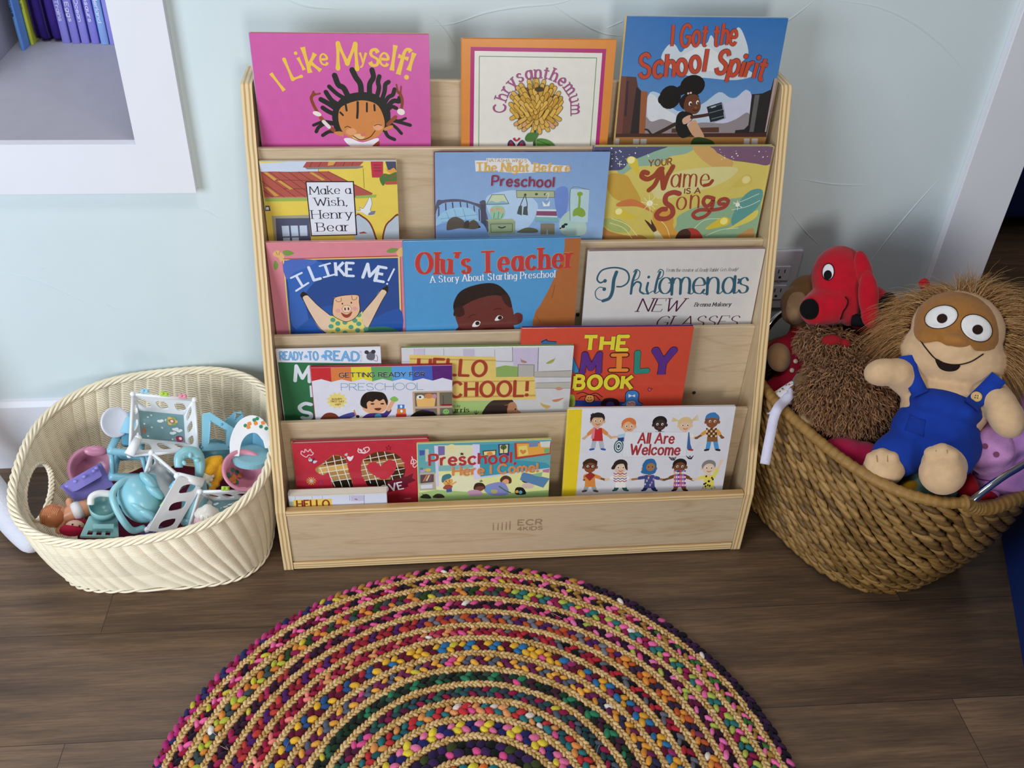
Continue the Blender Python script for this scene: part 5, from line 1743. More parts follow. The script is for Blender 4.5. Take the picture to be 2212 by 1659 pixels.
ART['ten'] = '''g c42c40 a82034 cc3a4c .5 0.0144
s f0c8cc 1.7 14.7,23.6 16.6,17.1 21.5,20.6 23.4,13.2 28.1,19.2 32.4,13.6 34.5,19.5 37.5,22.9 33.8,27.7 28.7,26.7 24.4,31.5 19.4,28.8 14.7,23.6
b d0d4dc 27.5,40.8 29.5,32.5 35.5,39.5 43.2,41.5 37.5,47.1 33.3,42.7
s 2c3048 2.4 37.8,35.4 33.1,44.4
e 2c3048 30,35.9 1.1 1.4
e c9c9cc 28.2,88.3 3.2 3.8
s e8bc60 1.4 32.1,88.5 36.9,88.7
s e8bc60 1.4 31.4,90.7 35.3,93.2
s e8bc60 1.4 29.8,92.4 31.9,96.3
s e8bc60 1.4 27.8,92.8 27.4,97.3
s e8bc60 1.4 25.9,92.2 23.2,95.8
s e8bc60 1.4 24.5,90.4 20.3,92.4
s e8bc60 1.4 24.2,88.1 19.4,87.9
s e8bc60 1.4 24.9,85.9 21,83.5
s e8bc60 1.4 26.5,84.3 24.5,80.4
s e8bc60 1.4 28.5,83.9 28.9,79.4
s e8bc60 1.4 30.5,84.5 33.2,80.8
s e8bc60 1.4 31.8,86.3 36.1,84.2
s 6a3a6c 1.2 41.6,95 43.4,88.2 48.5,91 49.3,98 42.6,99.4
b c9c4c4 93.9,29.6 96.7,26.4 100,25.7 98.9,32.6
b f0e8ec 98.1,35.6 101.5,33.2 104.7,35 110.8,32 107.6,41 102.8,44.5
s f0d8dc 2 120.9,15.8 119.8,23.2 124.3,25.9 127.2,20.2 122.7,18.4 128.3,25.3 133.7,22.2 130,17 138.1,13.2 140.4,20 132.1,27.1 125.6,26
s 8a1830 1.4 177,10.8 178.8,15 181.4,15.1 179.4,17.8 179.9,21.2 176.3,19 173,20.9 173.7,17.3 171.6,14.8 174.9,14.8 177,10.8
s f0d8dc 1.8 219.1,39.3 222.1,53 217.4,56.1 219,46 225.6,48 229.4,56.7 223.8,65 220.6,59.7 226.8,53.2
b b08a50 37.6,61.4 53.2,47 74.2,29.5 88.4,32.7 95.9,38.8 99.3,69.4 103.9,102.4 69.2,100.7 63.3,71.2 49.7,75.6
p 6a4020 53.2,47 74.2,29.5 88.4,32.7 95.9,38.8 97.1,50.7 55.5,52.1
p d8b064 44.6,56.7 97.7,52.4 99.5,66 43.5,70.2
p 1c1a10 66,88.4 103.4,88.5 105.6,107.7 68.8,105.9
l f0eee6 1.4 53.2,47.8 95.9,38.8
l f0eee6 1.4 44.4,59.2 97.8,49.9
l f0eee6 1.4 44.9,70.3 99,62.6
l f0eee6 1.4 64.1,78.9 100.3,73.8
l f0eee6 1.4 65.9,91 102.2,86.7
l f0eee6 1.4 58.9,42.2 64.1,78 71.6,104.3
l f0eee6 1.4 73.5,29.5 77,65 85,105
l f0eee6 1.4 87.1,32.6 91.5,65.7 99.7,105.7
l f0eee6 1.4 47.2,56.8 51.2,74
b a87c48 123.1,60.3 128.7,42 146.6,27.7 167.8,25 188.8,31.2 202.7,52.1 204,77.8 195.9,98.2 169.7,109.1 140.2,104.2 126.2,87.9
b 5a3418 146.6,27.7 167.8,25 188.8,31.2 197.7,43.4 172.4,42.3 148.3,46.2 128.6,43.7
b 3a2414 184.8,66.6 204.4,64.1 203.8,81.2 195.9,98.2 176.7,104.2
p 1c1a10 128.7,91.5 194.7,92.9 176.5,109.5 133.4,105.6
l f0eee6 1.4 128.7,42 186.1,31.1
l f0eee6 1.4 124,55.3 197.7,43.4
l f0eee6 1.4 123.3,67.1 204,53
l f0eee6 1.4 123.9,80.9 204.3,66.6
l f0eee6 1.4 128.7,92.3 201.9,79.4
l f0eee6 1.4 141.1,31.7 144.6,68.1 153.5,108.3
l f0eee6 1.4 155.2,26.4 165,93.2 168.4,109.1
l f0eee6 1.4 168.5,25.3 182.4,97.5
l f0eee6 1.4 184.8,31.1 197.4,91.3
l f0eee6 1.4 127.9,43.6 139.1,98.9
b c83444 134.5,57.5 141.6,49.3 150.9,48.9 159.8,58.6 164,53.7 173.6,45.7 185.6,47.1 189.2,56.6 184.5,75.1 166.4,91.5 149.3,82.1 136.6,69.5
p 6a1830 170.2,96.9 209.8,85 220.8,78.6 217.8,90.5 225.1,96.1 209.3,104.1 210.4,111.2 171.9,123.3
t f0eaf0 bold 147.3,125.6 200.8,115.1 16.4|LOVE
b c83848 201.2,143.5 204.2,138.3 213.8,138.8 215,144.2
l e0c8c8 0.8 202.7,140.9 213.7,140.6'''
ART['helloboard'] = '''g d8def0 ccd4ea e2e6f4 .4 0.0168
l a8b0c4 0.9 13,-1 8.4,49.5
l a8b0c4 0.9 43.4,-.4 42.9,10.5
l a8b0c4 0.9 62.7,0.1 62.2,10.5
l a8b0c4 1.2 113,2 112.6,14.9
p c6c4e0 115,2.1 138.8,2.8 138.7,17.1 114.7,16.8
l 8a90a4 1.1 139.9,2.8 138.5,37.5
b b08080 121.1,11.1 125.1,10.5 127.5,13.8 123.5,14.1
p e8cc58 8.6,7.9 79.5,8.6 76.9,53.1 5.2,49.3
t 8a2c28 bold 13.8,28.3 73.2,30.4 18.5|HELLO
p a8b8a8 0.3,12 8.2,12 5.2,49.3 -2.1,48.9'''
ART['come'] = '''g 55a0ac 86b8a0 6cb4bc .5 0.0144
p e6e6a0 1,91.4 38.6,63.2 252.7,66.2 256.7,151.6 -.1,138.7
b eae8c0 35.7,76.3 87.2,75.4 114.5,86.6 114.7,110.2 73.5,118.4 35.3,106.4
p a8c47c 0.5,111.5 35.3,106.4 156.3,122.5 252.3,116.8 253.8,151.5 -.1,138.7
p e0ddb4 38,4.1 104.5,6 103.5,59.6 39.3,63.3
p 86b8b8 39.4,50.1 103.4,49.7 103.5,57.9 39.3,63.3
p 7a6ca4 38,5.7 50.6,6.2 50.4,26.2 38.4,27.3
e e8dca0 63.2,10.7 8.2 8.3
p d6d0ec 30.8,4.6 38,4.9 38.8,98.2 34.1,98
p dcd6f0 102.5,4.3 115.9,4.9 117.3,85.1 105,85.4
p 3f9ab0 116.6,5.7 181.7,5.9 183.3,43.3 243.8,52.6 251,59.5 251.3,66.1 117.9,80.9
p c8d4e6 117.9,79.3 251.3,64.5 251.4,67 117.9,83.5
p 3c3a78 150.7,6 172.2,5.6 172.2,33.1 152.6,32.2
p e0dc98 154.1,8.4 169.2,7.8 169.1,26.4 154.5,26.6
e 4c6a34 161.2,13.2 6 5.6
s 3c3020 1.5 161.5,26.1 161.2,13.2
p 5c4834 121.4,19.6 147.6,18.2 147.8,32 122.9,32.6
p e8dc98 124.1,22.1 145.6,20.9 145.8,29.5 124.9,30.2
e e09048 135.3,27.4 5.7 5
p b44434 180.9,4.3 251.2,4.8 251.2,33.1 183.3,42.5
p e8a848 185.7,6.1 249.3,7.1 249.4,29.8 187.9,37
p e8d478 189.3,12.7 205.4,10.9 208.9,32.2 190.6,35.5
b d88a3c 192.3,22.5 195.6,20.2 198.4,22.8 202.4,20.5 204.3,25.5 197.9,30.9
p 7a8cb0 208.6,3.8 226.8,3.3 226.5,14.2 209.6,15.2
p d6dcd4 229.5,3.9 249.8,3.1 249.1,16.8 232.7,16.1
p 7ab07a 238.3,19.6 249.1,18.4 248.3,29.8 239.4,30.2
p 4a5aa4 3.2,13.8 13.4,14.2 12.5,24.6 3.4,25.9
p c8c8b8 14.1,11.9 20.7,12.1 20.2,39.5 14.2,40.1
p b8b0a0 2.3,64.9 31.8,64.6 33.3,106.3 2,106.5
p 5c4a4c 3.5,69.9 29.1,69.4 29.1,87.7 3.3,89.8
p c8785c 7.9,85 14.9,70.4 18.3,70.6 11.3,85.2
p d8c8a0 13.3,84.4 19.6,70.6 22.3,70.8 16.7,84.6
p 8a4a6c 19.4,83.9 23.7,71.6 26.1,71.8 22.7,84.9
p dcdce6 3.6,94 26,92.5 26.5,101.8 4.1,102.4
e c8a0c8 8.4,60.2 4.9 4
e e8b84c 18.5,59 5.4 4
e 58906c 6.5,56 3.5 3
b 4a7c8a 43.7,85 46.6,73.5 58.8,69.9 62.8,77.6 54.6,83.9 46.4,90.2
b e6ac5c 47.8,88.5 54.6,82.2 64.1,82.6 64.7,91 57.2,96.5 49.1,95.3
e 2a2018 52.5,87.1 1 1.3
e 2a2018 58.7,86.6 1 1.3
s 6a2c20 1.2 54.5,90.5 57.3,92.3 60,90.5
b a8503c 46.3,103.6 51.8,95.4 62.7,95.9 64,102.7 54.4,106.5
s e6ac5c 3.6 62.7,95.9 70.9,89.6
p 4c5c9c 52.4,105.6 63.3,103.6 63.3,112.8 53,113.2
b 5a3a28 155.7,88.5 161,80.4 169.2,79.1 177.6,86.2 176.5,97.9 159.9,95.5
b e2a878 159.9,93.8 165.3,87.3 172.2,89.3 172.4,97.7 165.5,99.1
b 8c90c8 128.4,100.7 153,93.5 166.9,99.2 173,123.3 142.5,125.2 127.2,114.2
b 3a2820 105.1,104.7 109.1,94.8 120.1,93.6 127,100.7 125.7,109.1 107.8,109.9
b 7c4a34 107.8,106.5 114.7,101.8 125.7,104 121.6,112.3 112,112.7
b c89ab4 94.1,112.6 112,110.1 123.1,119.1 116.2,124.8 98.3,123.1
b 4a3428 197,88.8 202.3,80.6 209.3,84.3 217.7,88.1 216.6,96.4 202.8,97.5
b 7a4032 204,92.5 210.8,87.7 216.4,91.4 213.9,98
b d8c0b8 198.8,102.4 211.1,97.9 222.3,100.1 219.9,110.2 203.2,111.1
p 5a86b0 198,75.4 202,73.1 252.4,89.7 240.8,111.2 194.3,90.3
p 8cc090 218.7,78 237.9,73.9 235.6,85.5 221.6,81.5
p c07c9c 237.7,68.9 251.3,66.1 250.4,76.1 237.9,73.9
b 1c1a1c 185.3,115.3 189.3,107.9 200.4,109.2 207,119.8 205.1,125.7 188.4,124.9
e e8a848 189.6,118.1 3.3 3.6
e 6cb0cc 196.6,120.1 3.5 4.3
b 6aa4c8 129.8,105.9 136.7,104.5 139.6,114.8 132.7,116.2
b b8b070 139.5,111.4 150.6,112 149.4,120.4 141.1,120
s 3c6a54 2.4 154.6,103.7 167.3,114.5 177.1,120.1
b 2c2a20 2.3,123.5 10.6,115.4 18.8,117.5 22.7,126.2
b 3a2c24 26.8,124.7 32.4,116.4 43.4,117 48.8,125.7
s 2a2420 1.5 6.6,115.2 13.3,118.1
p 3a2c20 78.5,22.6 81.2,23.5 82.5,21.1 83.9,24.1 86.5,22.9 85.2,26.1 85.9,28.6 82.5,27.3 79.8,28.8 80.5,25.6
p 6a5a3a 115.9,88.4 118.7,89.3 119.3,85.2 121.1,89 123,88.4 122.1,91.2 117.3,91.5
t b5363c/e8e0d8/.5 bold 21.6,49.4 183.5,49.1 25.2|Preschool,
t e08a4c/f0e4c8/.5 bold 65.5,74 227.4,71.7 20.2|Here I Come!'''
ART['all'] = '''g dedee6 d8d8de e4e4ea .4 0.0072
p e8cc24 -14.2,-9.4 25.9,-5.4 27.2,72.6 25.5,227.1 -1.8,226.4
s b4b8c4 8.6 54,68.1 52.3,87.2
s 2c5ca8 4.5 53.1,89.2 47.4,90.3
s b4b8c4 8.6 65.6,68.4 70,87.5
s 2c5ca8 4.5 69.5,89.5 75.4,90.9
s d6ab86 4.9 49.6,48.4 33.4,64.8
e d6ab86 33.4,64.8 3.8 2.8
s e08a48 7.8 49.5,46.4 42.3,54.7
s d6ab86 4.9 67.1,48.7 85.7,63.8
e d6ab86 85.7,63.8 3.8 2.8
s e08a48 7.8 67,46.8 75.3,54.4
p c22a30 49.5,41.6 66.3,41.9 70.5,71.4 49.5,71
s d6ab86 6.3 57.4,34.9 57.9,42.1
e d6ab86 44.2,27.7 2.4 3.6
e d6ab86 69.6,28.1 2.4 3.6
e 1d1b1b 56.4,21 14.1 13.4
e d6ab86 56.9,27.9 11.7 12.2
e f4f0ec 52.4,25.9 2.2 2.8
e f4f0ec 61.8,26.1 2.2 2.8
e 201814 52.8,26.3 1.2 1.8
e 201814 62.1,26.5 1.2 1.8
s a04030 1.3 54.3,33.3 58.1,34.9 61.6,33
p e08090 49.4,39.6 53.6,39.7 52.9,65.5 46.6,65
s 1d1b1b 3 45.3,17.3 44,12.5
s 1d1b1b 3 48,17.3 46.7,10.2
s 1d1b1b 3 50.7,17.4 49.7,12.6
s 1d1b1b 3 53.3,17.4 52.3,10.3
s 1d1b1b 3 56,17.5 55.3,12.7
s 1d1b1b 3 58.7,17.5 58,10.4
s 1d1b1b 3 61.3,17.6 61,12.8
s 1d1b1b 3 64,17.6 63.6,10.5
s 1d1b1b 3 66.7,17.7 66.6,12.9
e 24505c 101.7,84 9.3 15
e e8e8ec 101.7,84 7.2 12.2
e 24505c 101.7,84 5.8 9.7
e e8e8ec 101.7,84 4.1 6.9
e 24505c 101.7,84 2.4 4.1
p 24407c 98.2,62.1 112.3,58.4 113.7,74.3 98.9,70
s e4b088 4.9 110.5,61.3 90.7,62.9
e e4b088 90.7,62.9 3.8 2.8
s a8cce4 7.8 110.3,59.4 101.5,61
p a8cce4 110.3,54.4 127.2,54.8 131.9,84.6 110.8,84.2
s e4b088 6.3 118.1,47.7 118.8,55
e e4b088 104.7,40.4 2.4 3.6
e e4b088 130.3,40.9 2.4 3.6
e d8783c 116.9,33.6 14.1 13.4
e e4b088 117.5,40.7 11.7 12.2
e f4f0ec 112.9,38.6 2.2 2.8
e f4f0ec 122.4,38.8 2.2 2.8
e 201814 113.3,39 1.2 1.8
e 201814 122.8,39.2 1.2 1.8
s a04030 1.3 114.9,46.1 118.8,47.7 122.3,45.8
s d8783c 5.6 106.4,29 116.1,25.3 126.9,33.2
p 4a8cc4 169.8,51.6 186.8,51.9 192.1,81.8 170.8,81.4
s 3a2a24 6.3 177.6,44.9 178.3,52.2
e 3a2a24 164,37.6 2.4 3.6
e 3a2a24 189.8,38.1 2.4 3.6
e 161213 176.1,30.8 14.1 13.4
e 3a2a24 176.9,37.8 11.7 12.2
e f4f0ec 172.2,35.8 2.2 2.8
e f4f0ec 181.7,36 2.2 2.8
e 201814 172.6,36.2 1.2 1.8
e 201814 182.1,36.4 1.2 1.8
s a04030 1.3 174.4,43.3 178.3,44.9 181.8,43
s 3c68a8 8.6 224.8,81.5 222.9,91.7
s a83030 4.5 223.8,93.7 218.1,94.8
s 3c68a8 8.6 236.6,81.7 240.9,92.1
s a83030 4.5 240.4,94.1 246.5,95.4
s e6c0a0 4.9 237.3,61.8 249.7,68
e e6c0a0 249.7,68 3.8 2.8
s f0e8e0 7.8 237,59.8 242.8,63.5
p 3c68a8 219,54.5 236.1,54.8 241.7,84.8 220.3,84.4
s e6c0a0 6.3 226.7,47.8 227.6,55.1
e e6c0a0 212.9,40.4 2.4 3.6
e e6c0a0 238.8,40.9 2.4 3.6
e dcc28c 225,33.6 14.1 13.4
e e6c0a0 225.9,40.7 11.7 12.2
e f4f0ec 221.2,38.6 2.2 2.8
e f4f0ec 230.8,38.8 2.2 2.8
e 201814 221.6,39 1.2 1.8
e 201814 231.1,39.2 1.2 1.8
s a04030 1.3 223.4,46.1 227.4,47.8 230.9,45.9
s dcc28c 1.7 211.7,28.5 200,21.9
s dcc28c 1.7 211.7,28.5 199.6,24.6
s dcc28c 1.7 211.7,28.5 199.2,27.3
s dcc28c 1.7 211.7,28.5 198.9,30
s dcc28c 1.7 237.2,29 246.8,16.9
s dcc28c 1.7 237.2,29 247.9,20.4
s dcc28c 1.7 237.2,29 249,23.9
s dcc28c 1.7 237.2,29 250.1,27.4
s dcc28c 6.3 213.8,31.9 224.3,27.2 236.8,32.3
s 4a98d4 8.6 277.3,73.9 276.7,93.2
s 201c24 4.5 277.6,95.3 271.9,96.3
s 4a98d4 8.6 289,74.2 294.7,93.6
s 201c24 4.5 294.3,95.6 300.4,96.9
s 8a5430 4.9 271.6,53.9 251.4,68
e 8a5430 251.4,68 3.8 2.8
s e0a040 7.8 271.3,52 262.3,59.1
s 8a5430 4.9 289.5,54.3 302.2,68
e 8a5430 302.2,68 3.8 2.8
s e0a040 7.8 289.2,52.3 295,59.3
p 8a5a2c 271,47 288.2,47.3 294.3,77.3 272.8,76.8
s 8a5430 6.3 278.7,40.3 279.6,47.6
e 8a5430 264.8,33 2.4 3.6
e 8a5430 290.8,33.4 2.4 3.6
e 7a4828 276.8,26.2 14.1 13.4
e 8a5430 277.7,33.2 11.7 12.2
e f4f0ec 273,31.2 2.2 2.8
e f4f0ec 282.6,31.3 2.2 2.8
e 201814 273.4,31.6 1.2 1.8
e 201814 283,31.7 1.2 1.8
s a04030 1.3 275.4,38.6 279.4,40.3 282.9,38.4
e 3a2414 269,47.6 1.5 2
e ece0c8 269.8,53.1 1.5 2
e 3a2414 270.5,58.7 1.5 2
e ece0c8 271.2,64.2 1.5 2
e ece0c8 273.5,47.7 1.5 2
e 3a2414 274.2,53.2 1.5 2
e ece0c8 274.9,58.8 1.5 2
e 3a2414 275.7,64.3 1.5 2
e 3a2414 278,47.7 1.5 2
e ece0c8 278.7,53.3 1.5 2
e 3a2414 279.4,58.8 1.5 2
e ece0c8 280.2,64.4 1.5 2
e ece0c8 282.4,47.8 1.5 2
e 3a2414 283.2,53.4 1.5 2
e ece0c8 283.9,58.9 1.5 2
e 3a2414 284.6,64.5 1.5 2
e 3a2414 286.9,47.9 1.5 2
e ece0c8 287.6,53.4 1.5 2
e 3a2414 288.4,59 1.5 2
e ece0c8 289.1,64.6 1.5 2
b 3c7cb8 263.9,25 265.3,16.2 274.9,11.6 285.7,16.6 290.7,25.4 276.4,23.2
e 3c7cb8 277.8,14.5 5.2 3.2
s 98a8a8 8.6 46.7,173.6 44.3,184.3
s 6a3c24 4.5 45.1,186.4 39.3,187.5
s 98a8a8 8.6 58.5,173.9 62.4,184.7
s 6a3c24 4.5 61.8,186.8 67.9,188.2
s 8a4e2c 4.9 42.2,152.8 41.3,160
e 8a4e2c 41.3,160 3.8 2.8
s dc8a40 7.8 42.1,150.7 41.6,154.8
s 8a4e2c 4.9 60.2,153.2 81.2,160.9
e 8a4e2c 81.2,160.9 3.8 2.8
s dc8a40 7.8 60,151.1 69.5,155.5
p dc8a40 42.1,145.5 59.3,145.9 63.6,177.2 42,176.7
s 8a4e2c 6.3 50.2,138.5 50.7,146.2
e 8a4e2c 36.7,130.9 2.4 3.6
e 8a4e2c 62.8,131.5 2.4 3.6
e 3c2418 49.2,123.8 14.1 13.4
e 8a4e2c 49.7,131.2 11.7 12.2
e f4f0ec 45.1,129 2.2 2.8
e f4f0ec 54.7,129.2 2.2 2.8
e 201814 45.5,129.4 1.2 1.8
e 201814 55.1,129.6 1.2 1.8
s a04030 1.3 47,136.8 50.9,138.6 54.5,136.6
p 9c2c28 40.7,150.7 52.1,141.7 61.3,150.1 51,163.3
l 2a1a14 1.1 42.9,131.2 48.1,133.4
s 3a1c14 1.1 41.1,126.1 48.7,126.2 49.1,132.4 41.5,132.2 41.1,126.1
s 3a1c14 1.1 51.1,126.3 58.7,126.5 59.1,132.6 51.5,132.4 51.1,126.3
s 3c2418 8.6 38.8,120.9 48.7,116.1 59.2,119.3
s 245c54 8.6 107,177.2 104.4,183.7
s 245c54 4.5 105.2,185.8 99.4,186.9
s 245c54 8.6 118.9,177.5 122.6,184.2
s 245c54 4.5 122.1,186.2 128.2,187.7
s e2c4a8 4.9 102.1,156.3 83.8,161
e e2c4a8 83.8,161 3.8 2.8
s f0ece8 7.8 102,154.2 93.7,157.3
s e2c4a8 4.9 120.2,156.7 133.4,162.2
e e2c4a8 133.4,162.2 3.8 2.8
s f0ece8 7.8 120.1,154.6 126.1,158.1
p f0ece8 101.9,149 119.3,149.4 124.1,180.8 102.3,180.3
s e2c4a8 6.3 110,142 110.6,149.6
e e2c4a8 96.2,134.3 2.4 3.6
e e2c4a8 122.5,134.9 2.4 3.6
e 26211f 108.7,127.2 14.1 13.4
e e2c4a8 109.3,134.6 11.7 12.2
e f4f0ec 104.7,132.4 2.2 2.8
e f4f0ec 114.4,132.6 2.2 2.8
e 201814 105.1,132.8 1.2 1.8
e 201814 114.7,133 1.2 1.8
s a04030 1.3 106.7,140.3 110.7,142 114.3,140
b 26211f 91.2,134.4 97.1,122.2 105.3,117.3 119.2,118.6 123.6,139.2 118.9,135 114.5,124.7 102.6,126.4 97.4,136.5
l a03050 1.7 97.3,145.8 101.7,148.8 105.6,146 110,149 114,146.2 118.4,149.2 122.3,146.4
l d88a50 1.7 97.8,151.6 102.2,154.6 106.1,151.8 110.5,154.8 114.4,152 118.9,155 122.8,152.2
l 403c6c 1.7 98.2,157.4 102.6,160.4 106.6,157.6 111,160.6 114.9,157.8 119.4,160.8 123.3,158
l a03050 1.7 98.7,163.2 103.1,166.3 107.1,163.4 111.5,166.5 115.4,163.7 119.9,166.7 123.8,163.9
s 20305c 8.6 165,179.7 162.3,185.2
s 20305c 4.5 163.2,187.3 157.4,188.4
s 20305c 8.6 176.9,180 180.6,185.6
s 20305c 4.5 180.2,187.7 186.3,189.1
s a87850 4.9 159.8,158.7 136.8,161.3
e a87850 136.8,161.3 3.8 2.8
s 404a84 7.8 159.6,156.6 149.3,158.6
s a87850 4.9 178,159.1 196.5,163.7
e a87850 196.5,163.7 3.8 2.8
s 404a84 7.8 177.8,157 186.1,160.1
p 404a84 159.4,151.4 176.9,151.8 182.2,183.3 160.3,182.8
s a87850 6.3 167.4,144.3 168.2,152
e a87850 153.5,136.6 2.4 3.6
e a87850 179.9,137.2 2.4 3.6
e 2c6ca4 166,129.5 14.1 13.4
e a87850 166.7,136.9 11.7 12.2
e f4f0ec 162,134.7 2.2 2.8
e f4f0ec 171.7,135 2.2 2.8
e 201814 162.3,135.2 1.2 1.8
e 201814 172.1,135.4 1.2 1.8
s a04030 1.3 164.1,142.6 168.1,144.4 171.7,142.4
b 2c6ca4 153.6,135.8 155.5,119.4 163.6,113.9 174.1,115.8 179.9,130.2 179,146.7 167.2,150.5 151.1,146
e a87850 168.6,133 8.6 9.3
e 201814 164.7,132.9 1 1.6
e 201814 172.3,132.7 1 1.6
e d890a0 156.9,152.4 1.5 1.8
e 8090d0 164.4,163.6 1.5 1.8
e e0d0c0 172,174.9 1.5 1.8
e d890a0 177.1,161 1.5 1.8
e 8090d0 161.9,171.7 1.5 1.8
e e0d0c0 167,157.8 1.5 1.8
e d890a0 174.6,169.1 1.5 1.8
e 8090d0 179.7,155.2 1.5 1.8
e e0d0c0 164.5,165.9 1.5 1.8
e d890a0 172.1,177.2 1.5 1.8
e 8090d0 177.2,163.3 1.5 1.8
e e0d0c0 161.9,174 1.5 1.8
e d890a0 167.1,160.1 1.5 1.8
e 8090d0 174.6,171.4 1.5 1.8
s 7a4828 8.6 225.5,178.1 223.2,186.7
s 20181c 4.5 224.2,188.8 218.3,190
s 7a4828 8.6 237.5,178.4 241.7,187.2
s 20181c 4.5 241.2,189.3 247.4,190.7
s 7a4828 4.9 219.9,157 199.1,163.8
e 7a4828 199.1,163.8 3.8 2.8
s 7a4828 7.8 219.7,154.9 210.5,158.9
s 7a4828 4.9 238.2,157.4 256.4,165.2
e 7a4828 256.4,165.2 3.8 2.8
s 7a4828 7.8 238,155.3 246.2,159.7
p b858a0 219.4,149.7 237,150.1 244.9,181.7 218.7,181.1
s 7a4828 6.3 227.4,142.6 228.3,150.3
e 7a4828 213.2,134.9 2.4 3.6
e 7a4828 239.8,135.5 2.4 3.6
e 201818 225.7,127.8 14.1 13.4
e 7a4828 226.5,135.2 11.7 12.2
e f4f0ec 221.7,133 2.2 2.8
e f4f0ec 231.5,133.2 2.2 2.8
e 201814 222.1,133.4 1.2 1.8
e 201814 231.9,133.7 1.2 1.8
s a04030 1.3 224,140.9 228.1,142.6 231.7,140.7
e d84890 217,143.4 1.7 2
e e0c040 217.5,148.2 1.7 2
e d84890 218.1,153 1.7 2
e e0c040 218.6,157.8 1.7 2
e d84890 219.1,162.6 1.7 2
e e0c040 219.7,167.4 1.7 2
e d84890 220.2,172.3 1.7 2
e e0c040 220.8,177.1 1.7 2
e 50a0c0 221.2,143.5 1.7 2
e f0e8f0 221.7,148.3 1.7 2
e 50a0c0 222.3,153.1 1.7 2
e f0e8f0 222.8,157.9 1.7 2
e 50a0c0 223.4,162.7 1.7 2
e f0e8f0 223.9,167.5 1.7 2
e 50a0c0 224.5,172.4 1.7 2
e f0e8f0 225,177.2 1.7 2
e 6a3a8a 225.4,143.6 1.7 2
e f0e8f0 225.9,148.4 1.7 2
e 6a3a8a 226.5,153.2 1.7 2
e f0e8f0 227,158 1.7 2
e 6a3a8a 227.6,162.8 1.7 2
e f0e8f0 228.1,167.6 1.7 2
e 6a3a8a 228.7,172.5 1.7 2
e f0e8f0 229.2,177.3 1.7 2
e d84890 229.6,143.7 1.7 2
e e0c040 230.2,148.5 1.7 2
e d84890 230.7,153.3 1.7 2
e e0c040 231.3,158.1 1.7 2
e d84890 231.8,162.9 1.7 2
e e0c040 232.4,167.7 1.7 2
e d84890 232.9,172.6 1.7 2
e e0c040 233.5,177.4 1.7 2
e 50a0c0 233.8,143.8 1.7 2
e f0e8f0 234.4,148.6 1.7 2
e 50a0c0 234.9,153.4 1.7 2
e f0e8f0 235.5,158.2 1.7 2
e 50a0c0 236,163 1.7 2
e f0e8f0 236.6,167.8 1.7 2
e 50a0c0 237.2,172.7 1.7 2
e f0e8f0 237.7,177.5 1.7 2
e 6a3a8a 238,143.9 1.7 2
e f0e8f0 238.6,148.7 1.7 2
e 6a3a8a 239.1,153.5 1.7 2
e f0e8f0 239.7,158.3 1.7 2
e 6a3a8a 240.3,163.1 1.7 2
e f0e8f0 240.8,168 1.7 2
e 6a3a8a 241.4,172.8 1.7 2
e f0e8f0 242,177.7 1.7 2
s 1c1618 1.3 202,110.3 210.2,113.5 216.8,111
s 1c1618 1.3 203.4,112.1 210.7,118 216,113
s 1c1618 1.3 204.9,114 210.6,117.4 215.2,115
s 1c1618 1.3 206.3,115.9 210,112.1 214.4,117.1
s 1c1618 1.3 207.7,117.7 210.4,115.1 213.6,119.1
s 1c1618 1.3 235.5,107.9 244.3,115.9 250.3,108.7
s 1c1618 1.3 237,109.8 244.1,114.2 249.6,110.7
s 1c1618 1.3 238.4,111.7 244.3,116.3 248.8,112.7
s 1c1618 1.3 239.8,113.5 244.2,115.7 248,114.7
s 1c1618 1.3 241.3,115.4 243.4,108.9 247.2,116.8
s 58a0cc 8.6 284.4,182.7 281.6,186
s e8cdb4 4.5 282.6,188.2 276.7,189.3
s 58a0cc 8.6 296.5,183 300.1,186.5
s e8cdb4 4.5 299.7,188.6 305.9,190.1
s e8cdb4 4.9 278.5,161.5 258,164.2
e e8cdb4 258,164.2 3.8 2.8
s e8d860 7.8 278.2,159.4 269.1,161.5
s e8cdb4 4.9 296.9,162 307.8,121.8
e e8cdb4 307.8,121.8 3.8 2.8
s e8d860 7.8 296.6,159.9 301.7,142.7
p e8d860 277.9,154.2 295.5,154.6 301.9,186.3 279.8,185.8
s e8cdb4 6.3 285.8,147.1 286.8,154.8
e e8cdb4 271.4,139.3 2.4 3.6
e e8cdb4 298.2,139.9 2.4 3.6
e 8a8484 283.8,132.1 14.1 13.4
e e8cdb4 284.8,139.6 11.7 12.2
e f4f0ec 279.9,137.4 2.2 2.8
e f4f0ec 289.8,137.6 2.2 2.8
e 201814 280.3,137.8 1.2 1.8
e 201814 290.2,138.1 1.2 1.8
s a04030 1.3 282.4,145.4 286.5,147.1 290.1,145.1
e 201c1c 292.2,180.2 1.7 2.6
e 201c1c 288.1,169.5 1.7 2.6
e 201c1c 283.3,174.2 1.7 2.6
e 201c1c 289.6,169.6 1.7 2.6
e 201c1c 287.9,178.8 1.7 2.6
e 201c1c 282,157.6 1.7 2.6
e 201c1c 296.4,165.1 1.7 2.6
e 201c1c 280.1,176.1 1.7 2.6
e 201c1c 283.7,181.4 1.7 2.6
e 201c1c 280.7,176.1 1.7 2.6
e 201c1c 294,161.5 1.7 2.6
e 201c1c 291.9,180.6 1.7 2.6
p e2e4ea 111.7,51.5 233.5,54.4 235.7,109.4 110.6,108.7
l ccd0d8 0.9 111.7,51.5 233.5,54.4 235.7,109.4 110.6,108.7 111.7,51.5
t a8343a round 138.6,77.2 207.2,79.1 22.3|All Are
t a8343a round 125.5,102.6 221.4,105.6 22.7|Welcome'''

